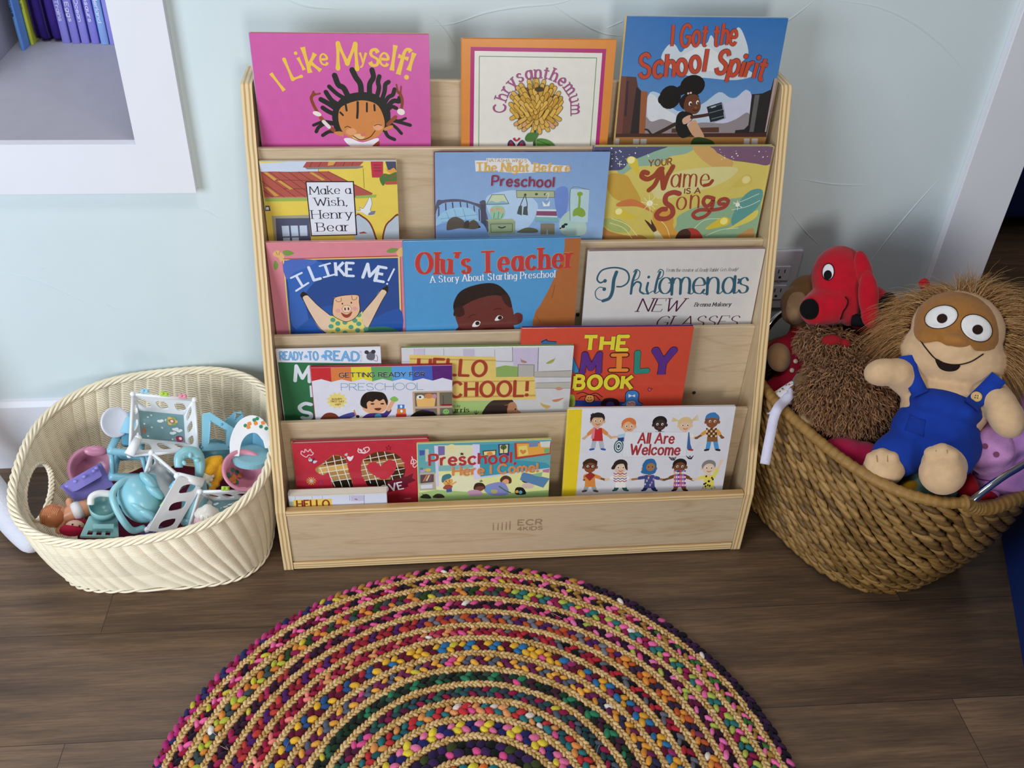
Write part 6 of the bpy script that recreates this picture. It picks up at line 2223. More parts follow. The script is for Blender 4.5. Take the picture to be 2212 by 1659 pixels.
make_book('bright pink picture book with wavy yellow title and spiky-haired child, left on the top tier', 0.0231, -0.1155, 0.6988, 3, 281.0, 263.3, 10, ART['pink'], 'b9c4d8', 'd8b070', 'c860a4')
make_book('orange-bordered cream picture book with a yellow chrysanthemum flower on the cover', 0.3566, -0.1155, 0.6988, 3, 251.6, 257.4, 9, ART['chry'], 'd88a40', 'd88a40', 'd88a40')
make_book('tall blue-sky picture book with brick-red title, right on the top tier', 0.6215, -0.1155, 0.6988, 3, 268.8, 293.8, 11, ART['spirit'], 'd8b060', 'c8ccd0', '4a80bc')
make_book('yellow house picture book with red roof tiles and a white title box', 0.0203, -0.1527, 0.5381, 2.5, 225.1, 227.8, 8, ART['wish'], 'e8dcb0', 'dcdcd8', 'd8d8d4')
make_book('blue bedroom picture book with cream and plum title, middle of the second tier', 0.3095, -0.1562, 0.5381, 2.5, 298.1, 243.5, 7.5, ART['night'], '6c2438', '6c2438', '8cb0dc')
make_book('golden swirl picture book with curly rust-red title, right on the second tier', 0.5805, -0.1482, 0.5381, 2.5, 315.5, 250.1, 9, ART['name'], '5a5c78', 'e0e094', 'b0a070', dull=True)
make_book('pink-framed blue picture book with a cheering pig in a spotted shirt', 0.0203, -0.1997, 0.3827, 3.5, 254.2, 254.4, 9, ART['likeme'], 'e0909c', 'e8a8a8', 'e0909c')
make_book('sky-blue picture book with fat red title above a dark-haired boy', 0.2530, -0.2083, 0.3827, 3.2, 309.6, 259.1, 9, ART['olu'], '4a90c0', '5a9cc8', '4a94c8', yaw=-1.2)
make_book('off-white picture book with swirling teal title and plum capitals', 0.5784, -0.2032, 0.3827, 3.5, 322.1, 231.6, 9, ART['philo'], 'd8d4cc', 'b090a4', 'dcd8d0', dull=True)
make_book('thin green reader with white banner and light blue lettering', 0.0224, -0.2455, 0.2273, 3, 183.6, 223.9, 3, ART['ready'], 'e4e6ee', 'e4e6ee', 'e4e6ee', dull=True)
make_book('white picture book with rainbow bunting along its top edge', 0.0799, -0.2565, 0.2273, 3, 253.9, 191.1, 8, ART['getting'], 'c23038', 'b8303c', 'b04860', yaw=0.8)
make_book('grey stone-wall picture book with yellow signboards and rust-red letters', 0.2428, -0.2495, 0.2273, 3, 313.1, 222.6, 8, ART['hello'], 'b06a58', '88a860', 'd4d4d4', yaw=1)
make_book('red-orange picture book with chunky multicoloured letters outlined in black', 0.4603, -0.2445, 0.2273, 3, 316.5, 255.5, 9, ART['family'], 'd04c38', '5a3080', 'd85038', yaw=1.2)
make_book('crimson picture book with golden checked number ten on the cover', 0.0367, -0.3080, 0.0228, 4, 251.8, 256.2, 11, ART['ten'], 'c88a48', 'b02c3c', 'b02c3c')
make_book('chunky grey board book tucked low in front of the crimson book', 0.0245, -0.3308, 0.0228, 0.4, 182.0, 160.0, 20, ART['helloboard'], 'c8ccd4', 'd8cdb8', 'd8cdb8', dull=True, board=True, yaw=0.3)
make_book('pale yellow edged picture book of a turquoise classroom, middle of the bottom tier', 0.2670, -0.3288, 0.0228, 7, 251.8, 253.1, 7, ART['come'], 'e4e08c', 'e2de90', 'd4d898', dull=True)
make_book('white picture book with yellow spine and rows of children holding hands', 0.5473, -0.3277, 0.0228, 8, 318.8, 315.2, 8, ART['all'], 'e4c620', 'e6e6ea', 'e6e6ea', dull=True, yaw=1.5)



# ------------------------------------------------------------------ braided rag and jute rug
_u = []
for i in range(1, 4):
    for j in range(8):
        t, q = PI * i / 4, 2 * PI * j / 8
        _u.append((math.sin(t) * math.cos(q), math.sin(t) * math.sin(q), math.cos(t)))
LV = np.array([(0, 0, 1)] + _u + [(0, 0, -1)])
LF = [(0, 1 + j, 1 + (j + 1) % 8) for j in range(8)]
for i in range(2):
    LF += [(1 + i * 8 + j, 9 + i * 8 + j, 9 + i * 8 + (j + 1) % 8, 1 + i * 8 + (j + 1) % 8) for j in range(8)]
LF += [(25, 17 + (j + 1) % 8, 17 + j) for j in range(8)]


def lump(mb, c, ax, r, col, m=0):
    """small rounded strand piece; ax = 3x3 rows of local axes"""
    v = (LV * np.array(r)) @ np.array(ax) + np.array(c)
    mb.add(v.tolist(), LF, col, m)


RC = Vector((0.3427, -0.8942, 0))
JUTE = [.5115, .4835, .4500, .4200, .3875, .358, .3225, .2910, .2590, .2270, .1925, .1560, .1140, .0750, .0400]
PAL = [(('a8246c', '2c2c5c', '8a1c40', 'c03c7c'), ('e05a98', '1c1418', 'b0803c', 'd05088'), ('2c1a34', '3a1c3c', '1c1420', 'c85890')),
       (('9c1c3c', '241628', 'e868a0', '6c1434'), ('241628', 'e868a0', 'a07838', '9c1c3c'), ('e868a0', '3a6a30', 'a07838', '241628')),
       (('d8883c', '3a4648', 'b0b43c', 'c87830'), ('8c1c48', '28401c', 'd8883c', '3a4648'), ('a8b44c', '2c6c6c', '8c1c48', 'e868a0')),
       (('2a1428', 'a02450', '3c1830', 'a83c2c'), ('2a1428', 'd8588c', '8c1c48', '341428'), ('e070a8', '5c1438', '2a1428', 'a8b44c')),
       (('b83c34', '4a1c5c', '8c2030', 'a02c30'), ('b8542c', '4a1c5c', '70707c', 'a83c2c'), ('b8542c', '34243c', 'd88c38', '70304c')),
       (('981c3c', 'e88078', '6c1428', 'a82438'), ('981c3c', 'd8905c', '8c1834', 'b84458'), ('141418', 'b02834', '606068', '8c1834')),
       (('e0ac34', '2c4c7c', '5c1428', 'b02c38'), ('e0ac34', '2c6ca0', '5c1428', 'e0ac34'), ('2c6ca0', '8c2c5c', 'd89c34', '5c1428')),
       (('e0a040', '545868', '642048', '7c3050'), ('e8a844', '545868', '642048', 'e8a844'), ('dc9838', '642048', '2c2c48', 'c88434')),
       (('1c3c28', '2c5840', '1c2420', '18301c'), ('1c3c28', '2c7854', '1c2420', '34483c'), ('1c3c28', '2c7854', '402030', '1c2420')),
       (('2c4448', '7c1c44', '2c5c4c', '4c1c34'), ('8c1c44', '2c4c54', '343c44', '2c5848'), ('8c1c44', '2c4448', '4c5460', '1c3c40')),
       (('2c6c70', 'b83034', 'd8904c', '245058'), ('2c7074', 'c03438', 'dc945c', 'e0d0c4'), ('2c7074', 'b83034', 'dc8c4c', '245058')),
       (('d86c94', 'd8c03c', '24245c', 'c04c80'), ('e078a0', 'e0c83c', '24245c', 'd86c94'), ('d86c94', 'd8c03c', '24245c', 'd86c94')),
       (('3c2450', '3c4420', '181c18', '2c1c40'),) * 3, (('1c7880', 'd8cc3c', 'e0702c', '2c4c68'),) * 3, (('a83060', 'e0ac34', '2c6ca0', '3c2450'),) * 3]


def ringpt(r, a, dz):
    w = r * (1 + .0028 * math.sin(5 * a + r * 40) + .002 * math.sin(11 * a + r * 90)) if r > .1 else r
    return (RC.x + w * math.cos(a), RC.y + w * math.sin(a), dz)


def braid(mb, r, w, step, hz, cols, long, ang, z0=.0045, seed=0):
    n = max(6, int(2 * PI * r / step))
    rg = random.Random(int(r * 10000))
    for i in range(n):
        a0 = 2 * PI * i / n
        for s in (-1, 1):
            a = a0 + (PI / n if s > 0 else 0)
            deg = math.degrees(a) % 360
            c = cols(deg, i, s, rg)
            al = a + PI / 2 + s * ang + rg.uniform(-.15, .15)
            j = 1 + rg.uniform(-.15, .15)
            ax = ((math.cos(al), math.sin(al), .10 * s), (-math.sin(al), math.cos(al), 0), (0, 0, 1))
            lump(mb, ringpt(r + s * w * .23 + rg.uniform(-.0008, .0008), a, z0 + rg.uniform(-.0004, .0009)), ax, (long * j, w * .30 * j, hz * j), c)


rug = thing('braided_rug', 'round braided rug of multicoloured rag strips and jute rope in rings', 'rug', (0, 0, 0))
mb = MB()
cen = [(.5245, .018)] + [((JUTE[i] + JUTE[i + 1]) / 2, JUTE[i] - JUTE[i + 1] - .0125) for i in range(len(JUTE) - 1)]
for k, (r, w) in enumerate(cen):
    P3 = PAL[k]

    def cc(deg, i, s, rg, P3=P3, k=k):
        d = deg + 18 * math.sin(k * 2.1)
        p = P3[0] if 118 < d < 262 else (P3[1] if 62 < d <= 118 else P3[2])
        if rg.random() < .04:
            return rg.choice(['e4dcd4', 'd8508c', 'c8b83c'])
        return p[(i * (2 if s > 0 else 1) + (1 if s > 0 else 0)) % 3] if rg.random() > .16 else p[3]
    braid(mb, r, max(w, .014), .0155, .0058, cc, .0105, .62)
mb.build('rag_braid', M['rag'], rug)
mb = MB()
for r in JUTE:
    braid(mb, r, .0125, .0082, .0048, lambda d, i, s, rg: rg.choice(['d2b076', 'c8a468', 'dcbc86', 'ba9458', 'd6b47c']), .0068, .6, .0052)
mb.build('jute_braid', M['jute'], rug)
mb = MB()
for r in JUTE[:-1]:
    for e in (-.0062, .0062):
        n = int(2 * PI * r / .0034)
        tube(mb, [ringpt(r + e + (.0013 if i % 2 else -.0013), 2 * PI * i / n, .0086 if i % 2 else .0074) for i in range(n)], .00042, 3, '8a3426', closed=True)
mb.build('stitching', M['felt'], rug)
mb = MB(); lathe(mb, [(0, .001), (.50, .001), (.533, .002), (.53, .0042), (0, .0042)], RC, k=72, col='3a2a28')
mb.build('backing', M['felt'], rug)
# loose threads
mb = MB()
rg = random.Random(5)
for i in range(90):
    r, a = rg.uniform(.2, .53), rg.uniform(0, 2 * PI)
    x, y, _ = ringpt(r, a, 0)
    q = [(x + rg.uniform(-.008, .008) * k, y + rg.uniform(-.008, .008) * k, .0098 + .0012 * k * (2 - k)) for k in range(3)]
    tube(mb, crv(q, 4), .0003, 3, rg.choice(['e8e0d4', 'd8a0b0', '8a3426', 'e0d0b0']))
o = mb.build('loose_threads', M['felt'], rug); o['kind'] = 'stuff'


# ------------------------------------------------------------------ cream wicker basket
def sup(t, a, b, n):
    c, s = math.cos(t), math.sin(t)
    return a * math.copysign(abs(c) ** (2 / n), c), b * math.copysign(abs(s) ** (2 / n), s)


class Tub:
    def __init__(s, cx, cy, ang, a, b, n, nb, fl, bx, by, zfun, bulge, zb=.005):
        s.p = (cx, cy, math.cos(ang), math.sin(ang), a, b, n, nb, fl, bx, by); s.z = zfun; s.bulge = bulge; s.zb = zb
        N = 720
        q = [s.rim(2 * PI * i / N) for i in range(N + 1)]
        L = [0]
        for u, v in zip(q, q[1:]):
            L.append(L[-1] + math.dist(u, v))
        s.len = L[-1]; s.L = np.array(L); s.T = np.linspace(0, 2 * PI, N + 1)

    def rim(s, t):
        cx, cy, ca, sa, a, b, n, nb, fl, bx, by = s.p
        X, Y = sup(t, a, b, n)
        return cx + ca * X - sa * Y, cy + sa * X + ca * Y

    def base(s, t):
        cx, cy, ca, sa, a, b, n, nb, fl, bx, by = s.p
        X, Y = sup(t, a * fl, b * fl, nb)
        return cx + bx + ca * X - sa * Y, cy + by + sa * X + ca * Y

    def tt(s, q):
        """arc fraction (wraps) -> parameter"""
        return float(np.interp((q % 1.0) * s.len, s.L, s.T))

    def at(s, q, h, off=0.0):
        t = s.tt(q)
        r, b = s.rim(t), s.base(t)
        k = h + s.bulge * math.sin(PI * min(1, max(0, h)))
        x, y = b[0] + (r[0] - b[0]) * k, b[1] + (r[1] - b[1]) * k
        z = s.zb + (s.z(r[0], r[1], t) - s.zb) * h
        if off:
            e = 1e-3
            r2 = s.rim(s.tt(q + e)); r1 = s.rim(s.tt(q - e))
            nx, ny = r2[1] - r1[1], -(r2[0] - r1[0])
            d = math.hypot(nx, ny)
            x += nx / d * off; y += ny / d * off
        return (x, y, z)


TL = Tub(-.244, -.225, .022, .238, .211, 2.6, 4.0, .826, .011, .021, lambda x, y, t: .223 + .078 * (x + .244) + .135 * (y + .225), .18)
bk = thing('wicker_basket', 'cream wicker toy basket full of turquoise and white doll furniture', 'basket', (-.244, -.225, 0))
INV = Vector((.244, .225, 0))


def rel(p):
    return (p[0] + .244, p[1] + .225, p[2])


NST = 58
# hole for the hand at the left end
QH = TL.L[np.searchsorted(TL.T, PI)] / TL.len
def in_hole(q, h):
    d = (q - QH) * TL.len
    return (d / .062) ** 2 + ((h - .60) / .19) ** 2 < 1
mb = MB()
rows = 52
NS = 290
for j in range(rows):
    h = .02 + .95 * (j + .5) / rows
    for ph in (0, 1):
        run = []
        for i in range(NS + 1):
            q = i / NS
            if in_hole(q, h):
                if len(run) > 2:
                    tube(mb, run, .00175, 5)
                run = []
                continue
            a = PI * q * NST + j * .10 + ph * PI
            run.append(rel(TL.at(q, h + .0035 * math.sin(a + .6), .0032 * math.cos(a))))
        if len(run) > 2:
            tube(mb, run, .00175, 5)
mb.build('woven_side', M['wicker'], bk)
mb = MB()
for i in range(NST):
    q = (i + .5) / NST
    p = [rel(TL.at(q, .98 * k / 9)) for k in range(10) if not in_hole(q, .98 * k / 9)]
    if len(p) > 2 and abs(q - QH) * TL.len > .062:
        tube(mb, p, .0017, 5)
mb.build('stakes', M['wicker'], bk)
def twist(name, n, rad, r, h, turns, parent=bk, tub=TL, m='wicker', out=0.0, dz=0.0):
    mb = MB(); N = 420
    for k in range(n):
        p = []
        for i in range(N):
            q = i / N
            a = 2 * PI * (turns * q + k / n)
            x = tub.at(q, h, out + rad * math.cos(a))
            p.append(rel((x[0], x[1], x[2] + dz + rad * math.sin(a))))
        tube(mb, p, r, 6, closed=True)
    return mb.build(name, M[m], parent)
twist('braided_rim', 5, .0058, .0031, .985, 17)
twist('foot_rim', 3, .0038, .0026, 0.0, 16, out=.002, dz=.001)
mb = MB()
N = 90
for k in range(3):
    p = []
    for i in range(N):
        a = 2 * PI * i / N
        w = 2 * PI * (13 * i / N + k / 3)
        p.append(rel(TL.at(QH + .064 * math.cos(a) / TL.len, .60 + .195 * math.sin(a) + .012 * math.cos(w), .0045 * math.sin(w))))
    tube(mb, p, .0027, 6, closed=True)
mb.build('handle_binding', M['wicker'], bk)
mb = MB()
pts = [rel(TL.at(i / 60, 0)) for i in range(60)]
mb.add(pts + [(x, y, z + .004) for x, y, z in pts], [tuple(range(60))[::-1], tuple(range(60, 120))])
mb.build('basket_bottom', M['wicker'], bk, False)


# ------------------------------------------------------------------ toys in the wicker basket
DU = (0, 0, 1)
def J(x, y, z=0.0):
    """drafting units of the toy being built -> its local metres"""
    return ((x - DU[0]) * DU[2], (DU[1] - y) * DU[2], z)


def J2(x, y):
    return J(x, y)[:2]


def toy(name, label, cat, loc, group='doll furniture and toys in the cream basket'):
    return thing(name, label, cat, loc, VR, group)


def quad4(a, b, c, d):
    a, b, c, d = (Vector(x) for x in (a, b, c, d))
    nrm = (b - a).cross(d - a).normalized()
    return lambda u, v, w: (a * (1 - u) + b * u) * (1 - v) + (d * (1 - u) + c * u) * v + nrm * w


SQ = [(0, 0), (1, 0), (1, 1), (0, 1)]
def rsq(r=.1, n=4):
    o = []
    for cx, cy, a in ((1 - r, r, -PI / 2), (1 - r, 1 - r, 0), (r, 1 - r, PI / 2), (r, r, PI)):
        o += [(cx + r * math.cos(a + PI / 2 * i / n), cy + r * math.sin(a + PI / 2 * i / n)) for i in range(n + 1)]
    return o


def slots(n, v0=.5, ru=.10, rv=.27):
    return [ell((i + .5) / n, v0, ru, rv, 14, -.25, 3) for i in range(n)]


def sticker(mb, fn, seed, w):
    """printed floor: pale teal with clouds, stars, a flower and a ring"""
    rg = random.Random(seed)
    plate(mb, SQ, [], lambda u, v, k: fn(u, v, w), .0003, 'a0cacf')
    k = 0
    def put(pts, col):
        nonlocal k
        k += 1
        mb.add([fn(u, v, w + .0004 + .00003 * k) for u, v in pts], [tuple(range(len(pts)))], col)
    for i in range(13):
        u, v = rg.uniform(.1, .9), rg.uniform(.1, .9)
        if i % 2:
            put(ell(u, v, .06, .05, 10), 'e4ecec'); put(ell(u + .05, v + .03, .04, .045, 10), 'e4ecec')
        else:
            put([(u + (.035 if a % 2 else .012) * math.sin(a * PI / 5), v + (.045 if a % 2 else .016) * math.cos(a * PI / 5)) for a in range(10)], 'eef4f0')
    for a in range(6):
        put(ell(.72 + .08 * math.cos(a * PI / 3), .72 + .10 * math.sin(a * PI / 3), .055, .06, 10), ['d8b868', '88a860'][a % 2])
    put(ell(.72, .72, .065, .075, 14), 'b05a50'); put(ell(.72, .72, .035, .045, 12), 'f0dcd8')
    put(ell(.86, .14, .085, .10, 16), 'a02848'); put(ell(.88, .15, .035, .05, 12), 'eadce0')
    put(ell(.10, .30, .03, .12, 10), 'b86840')


def crib(label, loc, floor, rim, clips, post=None, seed=1, walls=(0, 1, 2, 3)):
    t = toy('doll_crib', label, 'toy crib', loc)
    mb = MB()
    plate(mb, SQ, [], quad4(*floor), .002, 'e6e8ea')
    for i in walls:
        j = (i + 1) % 4
        plate(mb, rsq(.06), slots(3), quad4(floor[i], floor[j], rim[j], rim[i]), .0035, 'eceef0')
    mb.build('frame', M['plastic'], t, False, bevel=.0008)
    mb = MB()
    for i in range(4):
        ball(mb, rim[i], .0055, col='f0f2f4')
        tube(mb, [floor[i], rim[i]], .0038, 10, 'eceef0')
    for i in walls:
        tube(mb, [rim[i], rim[(i + 1) % 4]], .0030, 10, 'eceef0')
    mb.build('rails', M['plastic'], t)
    if post:
        mb = MB(); tube(mb, [post[0], post[1]], [post[2] * .8, post[2]], 18, 'f2f4f6'); ball(mb, post[0], post[2] * .8, col='f2f4f6')
        mb.build('corner_post', M['plastic'], t)
    mb = MB(); sticker(mb, quad4(*floor), seed, .0013)
    mb.build('printed_floor', M['matt'], t, False)
    for c, p, ang in clips:
        mb = MB()
        box(mb, -.0075, -.004, -.004, .0075, .004, .004, c)
        for sx in (-1, 1):
            ball(mb, (sx * .0036, 0, .0042), (.003, .003, .0022), nu=8, nv=6, col=c)
        o = mb.build('clip', M['plastic'], t, False, p, bevel=.0012)
        o.rotation_euler = (0, 0, ang)
    return t


DU = (355, 915, 0.000895)
VR = Matrix(((0.96773, 0.03190, 0.24995), (0.17370, 0.63416, -0.75344), (-0.18255, 0.77254, 0.60816)))
crib('white doll crib with starry teal floor lying open on top of the toy pile', (-0.2186, -0.1745, 0.2424),
     [(-0.0433, -0.0295, -0.0200), (0.0407, -0.0391, -0.0200), (0.0365, 0.0182, -0.0200), (-0.0492, 0.0269, -0.0200)], [(-0.0605, -0.0600, 0.0280), (0.0620, -0.0526, 0.0240), (0.0540, 0.0456, 0.0200), (-0.0568, 0.0560, 0.0220)],
     [('9fd4ea', (-0.0355, 0.0615, 0.0240), -.1), ('b4d84c', (-0.0008, 0.0566, 0.0240), -.1), ('eb9ab0', (0.0327, 0.0525, 0.0240), -.1)], ((-0.0462, -0.0287, 0.0350), (-0.0607, -0.0586, 0.0450), .0095), 1)
DU = (365, 1070, 0.000860)
VR = Matrix(((0.96836, 0.03914, 0.24646), (0.15223, 0.68991, -0.70770), (-0.19774, 0.72283, 0.66213)))
crib('white doll crib tipped on its side in front of the open one', (-0.1951, -0.3118, 0.1816),
     [(-0.0540, 0.0300, -0.0200), (-0.0189, 0.0610, -0.0350), (0.0266, 0.0175, -0.0300), (-0.0151, -0.0301, -0.0200)], [(-0.0478, 0.0169, 0.0100), (-0.0336, 0.0780, 0.0120), (0.0137, 0.0372, 0.0300), (-0.0346, -0.0616, 0.0300)],
     [('7cc8e4', (0.0064, 0.0185, 0.0360), 1.0), ('b4d84c', (-0.0081, -0.0151, 0.0360), 1.0), ('eb8c8c', (-0.0233, -0.0482, 0.0360), 1.0)], ((0.0138, 0.0355, 0.0300), (0.0583, 0.0231, 0.0220), .009), 2, walls=(1, 0))
DU = (378, 1092, 0.000856)
VR = Matrix(((0.96968, 0.04015, 0.24105), (0.14555, 0.69746, -0.70169), (-0.19629, 0.71550, 0.67047)))
t = toy('crib_side_panel', 'slotted white crib panel slanting across the middle of the toy pile', 'toy panel', (-0.1819, -0.3318, 0.1741))
mb = MB(); plate(mb, rsq(.05), [ell(.56, (i + .5) / 3, .27, .085, 14, .2, 3) for i in range(3)], quad4((-0.0452, -0.0446, 0.0300), (-0.0010, -0.0512, 0.0120), (0.0487, 0.0420, 0.0060), (0.0025, 0.0537, 0.0300)), .004, 'e8e8ea')
mb.build('panel', M['plastic'], t, False, bevel=.0008)
DU = (480, 1085, 0.000865)
VR = Matrix(((0.97947, 0.03983, 0.19761), (0.11492, 0.69507, -0.70970), (-0.16562, 0.71784, 0.67622)))
crib('white doll crib half buried at the right rim of the cream basket', (-0.0991, -0.3216, 0.1679),
     [(-0.0222, -0.0320, -0.0250), (0.0389, -0.0237, -0.0300), (0.0471, 0.0079, -0.0250), (-0.0186, 0.0043, -0.0250)], [(-0.0585, -0.0516, 0.0050), (0.0429, -0.0345, -0.0020), (0.0545, 0.0217, -0.0020), (-0.0402, 0.0196, 0.0040)],
     [('b4d84c', (0.0049, 0.0258, 0.0020), 0.0), ('eb9ab0', (0.0350, 0.0242, 0.0020), 0.0)], None, 3, walls=(2, 3))
DU = (275, 960, 0.000902)
VR = Matrix(((0.95854, 0.03403, 0.28292), (0.19359, 0.65080, -0.73416), (-0.20911, 0.75849, 0.61722)))
t = toy('doll_high_chair', 'light blue doll high chair frame with round white tray at the back left', 'toy chair', (-0.2955, -0.1800, 0.1976))
mb = MB(); lathe(mb, [(0, .002), (0.0235, .002), (0.0280, .005), (0.0298, .003), (0.0289, 0), (0, -.001)], (-0.0233, 0.0426, 0.0200), Matrix.Rotation(.5, 3, 'Y'), 30, 'e2e4f0')
mb.build('tray', M['plastic'], t)
mb = MB()
for pts, r in ((((-0.0300, -0.0123, 0.0280), (0.0228, -0.0178, 0.0280), (0.0256, 0.0199, 0.0000), (-0.0147, 0.0225, 0.0000)), .0074), (((-0.0257, -0.0622, 0.0120), (0.0409, -0.0649, 0.0100), (0.0421, -0.0237, -0.0100), (-0.0187, -0.0234, -0.0100)), .0085)):
    tube(mb, crv([Vector(a) * .9 + Vector(b) * .1 if k else Vector(a) * .1 + Vector(b) * .9 for a, b in zip(pts, pts[1:] + pts[:1]) for k in (1, 0)], 4, True), r, 10, '8cc4d6', closed=True)
tube(mb, [(-0.0285, -0.0106, 0.0260), (-0.0241, -0.0604, 0.0120)], .005, 10, '8cc4d6'); tube(mb, [(0.0245, -0.0143, 0.0200), (0.0392, -0.0631, 0.0100)], .005, 10, '8cc4d6')
mb.build('frame', M['plastic'], t)
mb = MB(); plate(mb, rsq(.12), [], quad4((-0.0163, 0.0223, 0.0120), (0.0204, 0.0180, 0.0120), (0.0179, 0.0605, 0.0040), (-0.0165, 0.0628, 0.0040)), .012, '8ecbe4')
plate(mb, rsq(.2), [], quad4((-0.0107, -0.0018, 0.0180), (0.0209, -0.0054, 0.0180), (0.0205, 0.0198, 0.0060), (-0.0113, 0.0215, 0.0060)), .01, '5c9cb4')
mb.build('seat', M['plastic'], t, False, bevel=.0012)
DU = (470, 935, 0.000909)
VR = Matrix(((0.97900, 0.03285, 0.20118), (0.13368, 0.64160, -0.75530), (-0.15389, 0.76634, 0.62373)))
t = toy('doll_swing_frame', 'light blue angular doll seat frame between the open crib and the arched chair', 'toy chair', (-0.1230, -0.1714, 0.2124))
F2 = lambda z0: (lambda u, v, w: (u, v, z0 + w))
mb = MB()
plate(mb, [(-0.0297, -0.0361), (0.0240, -0.0337), (0.0322, 0.0082), (-0.0136, 0.0399), (-0.0291, 0.0371)], [[(-0.0153, -0.0208), (0.0142, -0.0209), (0.0147, 0.0046), (-0.0133, 0.0218)]], F2(.012), .012, '8ac6dc')
plate(mb, [(0.0139, -0.0000), (0.0348, 0.0119), (0.0503, 0.0321), (0.0449, 0.0430), (0.0317, 0.0411), (0.0118, 0.0228)], [[(0.0328, 0.0274), (0.0432, 0.0366), (0.0344, 0.0384)]], F2(-.006), .012, '7cbcd4')
mb.build('frame', M['plastic'], t, False, bevel=.0016)
mb = MB(); lathe(mb, [(0, -.014), (0.0255, -.012), (0.0346, .004), (0.0364, .004), (0.0273, -.016), (0, -.018)], (-0.0063, -0.0447, -0.0120), Matrix.Rotation(-.6, 3, 'X'), 28, '6a9eaa')
mb.build('seat', M['plastic'], t)
for x, y in ((478, 917), (494, 964), (438, 966)):
    mb = MB(); ball(mb, J(x, y, .018), .0028, nu=8, nv=6, col='6cb0cc'); mb.build('rivet', M['plastic'], t)
DU = (540, 955, 0.000892)
VR = Matrix(((0.98477, 0.03380, 0.17053), (0.10814, 0.64897, -0.75309), (-0.13612, 0.76007, 0.63543)))
t = toy('doll_potty_chair', 'blue doll chair with white arched back dotted green and orange', 'toy chair', (-0.0540, -0.2158, 0.2233))
mb = MB()
arch = crv([(-0.0363, -0.0266), (-0.0360, 0.0062), (-0.0229, 0.0373), (0.0000, 0.0508), (0.0218, 0.0438), (0.0369, 0.0206), (0.0391, -0.0116)], 5)
plate(mb, arch + [(0.0278, -0.0116)] + crv([(0.0241, 0.0027), (0.0109, 0.0170), (-0.0045, 0.0142), (-0.0154, -0.0009), (-0.0193, -0.0266)], 4), [], F2(.028), .007, 'eceef2')
mb.build('arched_back', M['plastic'], t, False, bevel=.0015)
mb = MB()
for i, (x, y, c) in enumerate([(530, 920, '2c8a60'), (548, 908, '2c8a60'), (554, 905, '2c8a60'), (562, 922, '2c8a60'), (573, 926, '2c8a60'), (538, 916, 'e88c3c'), (551, 915, 'e88c3c'), (566, 914, 'e88c3c'), (536, 923, 'e88c3c')]):
    mb.add([(u, v, .0317 + .00004 * i) for u, v in ell(*J2(x, y), 0.0036, 0.0036, 10, .4, 2 if c[0] == '2' else 4)], [tuple(range(10))], c)
mb.build('printed_dots', M['matt'], t, False)
mb = MB()
plate(mb, rsq(.05), [], quad4((-0.0220, -0.0177, 0.0000), (0.0054, -0.0135, -0.0180), (0.0048, 0.0270, -0.0180), (-0.0227, 0.0222, 0.0000)), .004, '7cc0e0')
plate(mb, rsq(.05), [], quad4((0.0054, -0.0135, -0.0180), (0.0296, -0.0152, 0.0000), (0.0290, 0.0224, 0.0000), (0.0048, 0.0270, -0.0180)), .004, '7cc0e0')
lathe(mb, [(0, .004), (0.0303, .004), (0.0375, .002), (0.0375, -.007), (0, -.007)], (0.0030, -0.0256, 0.0180), Matrix.Rotation(-1.0, 3, 'X'), 30, '86bccb')
mb.build('seat', M['plastic'], t, False)
DU = (528, 1018, 0.000878)
VR = Matrix(((0.98365, 0.03675, 0.17630), (0.10631, 0.67171, -0.73315), (-0.14537, 0.73991, 0.65682)))
t = toy('pink_bowl', 'pink toy bowl printed with vegetables under the arched blue chair', 'toy bowl', (-0.0607, -0.2716, 0.1986))
B1 = Matrix.Rotation(-.35, 3, 'X') @ Matrix.Rotation(.25, 3, 'Y')
mb = MB(); lathe(mb, [(0, -.026), (0.0263, -.022), (0.0351, .006), (0.0412, .008), (0.0421, .005), (0.0369, .0), (0.0290, -.026), (0, -.030)], (-0.0017, 0.0000, 0.0100), B1, 36, 'd98ea6')
mb.build('bowl', M['plastic'], t)
mb = MB()
rg = random.Random(4)
for i in range(16):
    x, y = rg.gauss(510, 9), rg.gauss(1030, 11)
    pos = [Vector((-0.0017, 0.0000, 0.0100)) + B1 @ Vector((J2(x, 0)[0] - J2(526, 0)[0] + u, J2(0, y)[1] - J2(0, 1018)[1] + v, -.0205 + .0001 * i)) for u, v in ell(0, 0, 0.0039, 0.0039, 10, i, 2 if i % 3 else 4)]
    mb.add(pos, [tuple(range(10))], '2c7a54' if i % 3 else 'd8843c')
mb.build('printed_vegetables', M['matt'], t, False)
DU = (200, 1008, 0.000907)
VR = Matrix(((0.94919, 0.03628, 0.31260), (0.20957, 0.66814, -0.71391), (-0.23476, 0.74315, 0.62659)))
t = toy('pink_bowl', 'empty dusky pink toy bowl behind the purple slab', 'toy bowl', (-0.3674, -0.1918, 0.1536))
mb = MB(); lathe(mb, [(0, -.026), (0.0308, -.024), (0.0372, .004), (0.0453, .006), (0.0462, .003), (0.0399, -.002), (0.0336, -.028), (0, -.030)], (0.0001, -0.0036, 0.0000), Matrix.Rotation(-.3, 3, 'X'), 36, 'c07c94')
mb.build('bowl', M['plastic'], t)
mb = MB(); ball(mb, (0.0047, 0.0308, 0.0020), (0.0218, 0.0109, .006), col='cf8aa2'); mb.build('ear_handle', M['plastic'], t)
DU = (187, 1042, 0.000885)
VR = Matrix(((0.94747, 0.03786, 0.31761), (0.20841, 0.68017, -0.70280), (-0.24263, 0.73207, 0.63655)))
t = toy('purple_slab', 'lilac purple toy slab with a raised bear-shaped bar', 'toy block', (-0.3642, -0.2440, 0.1601))
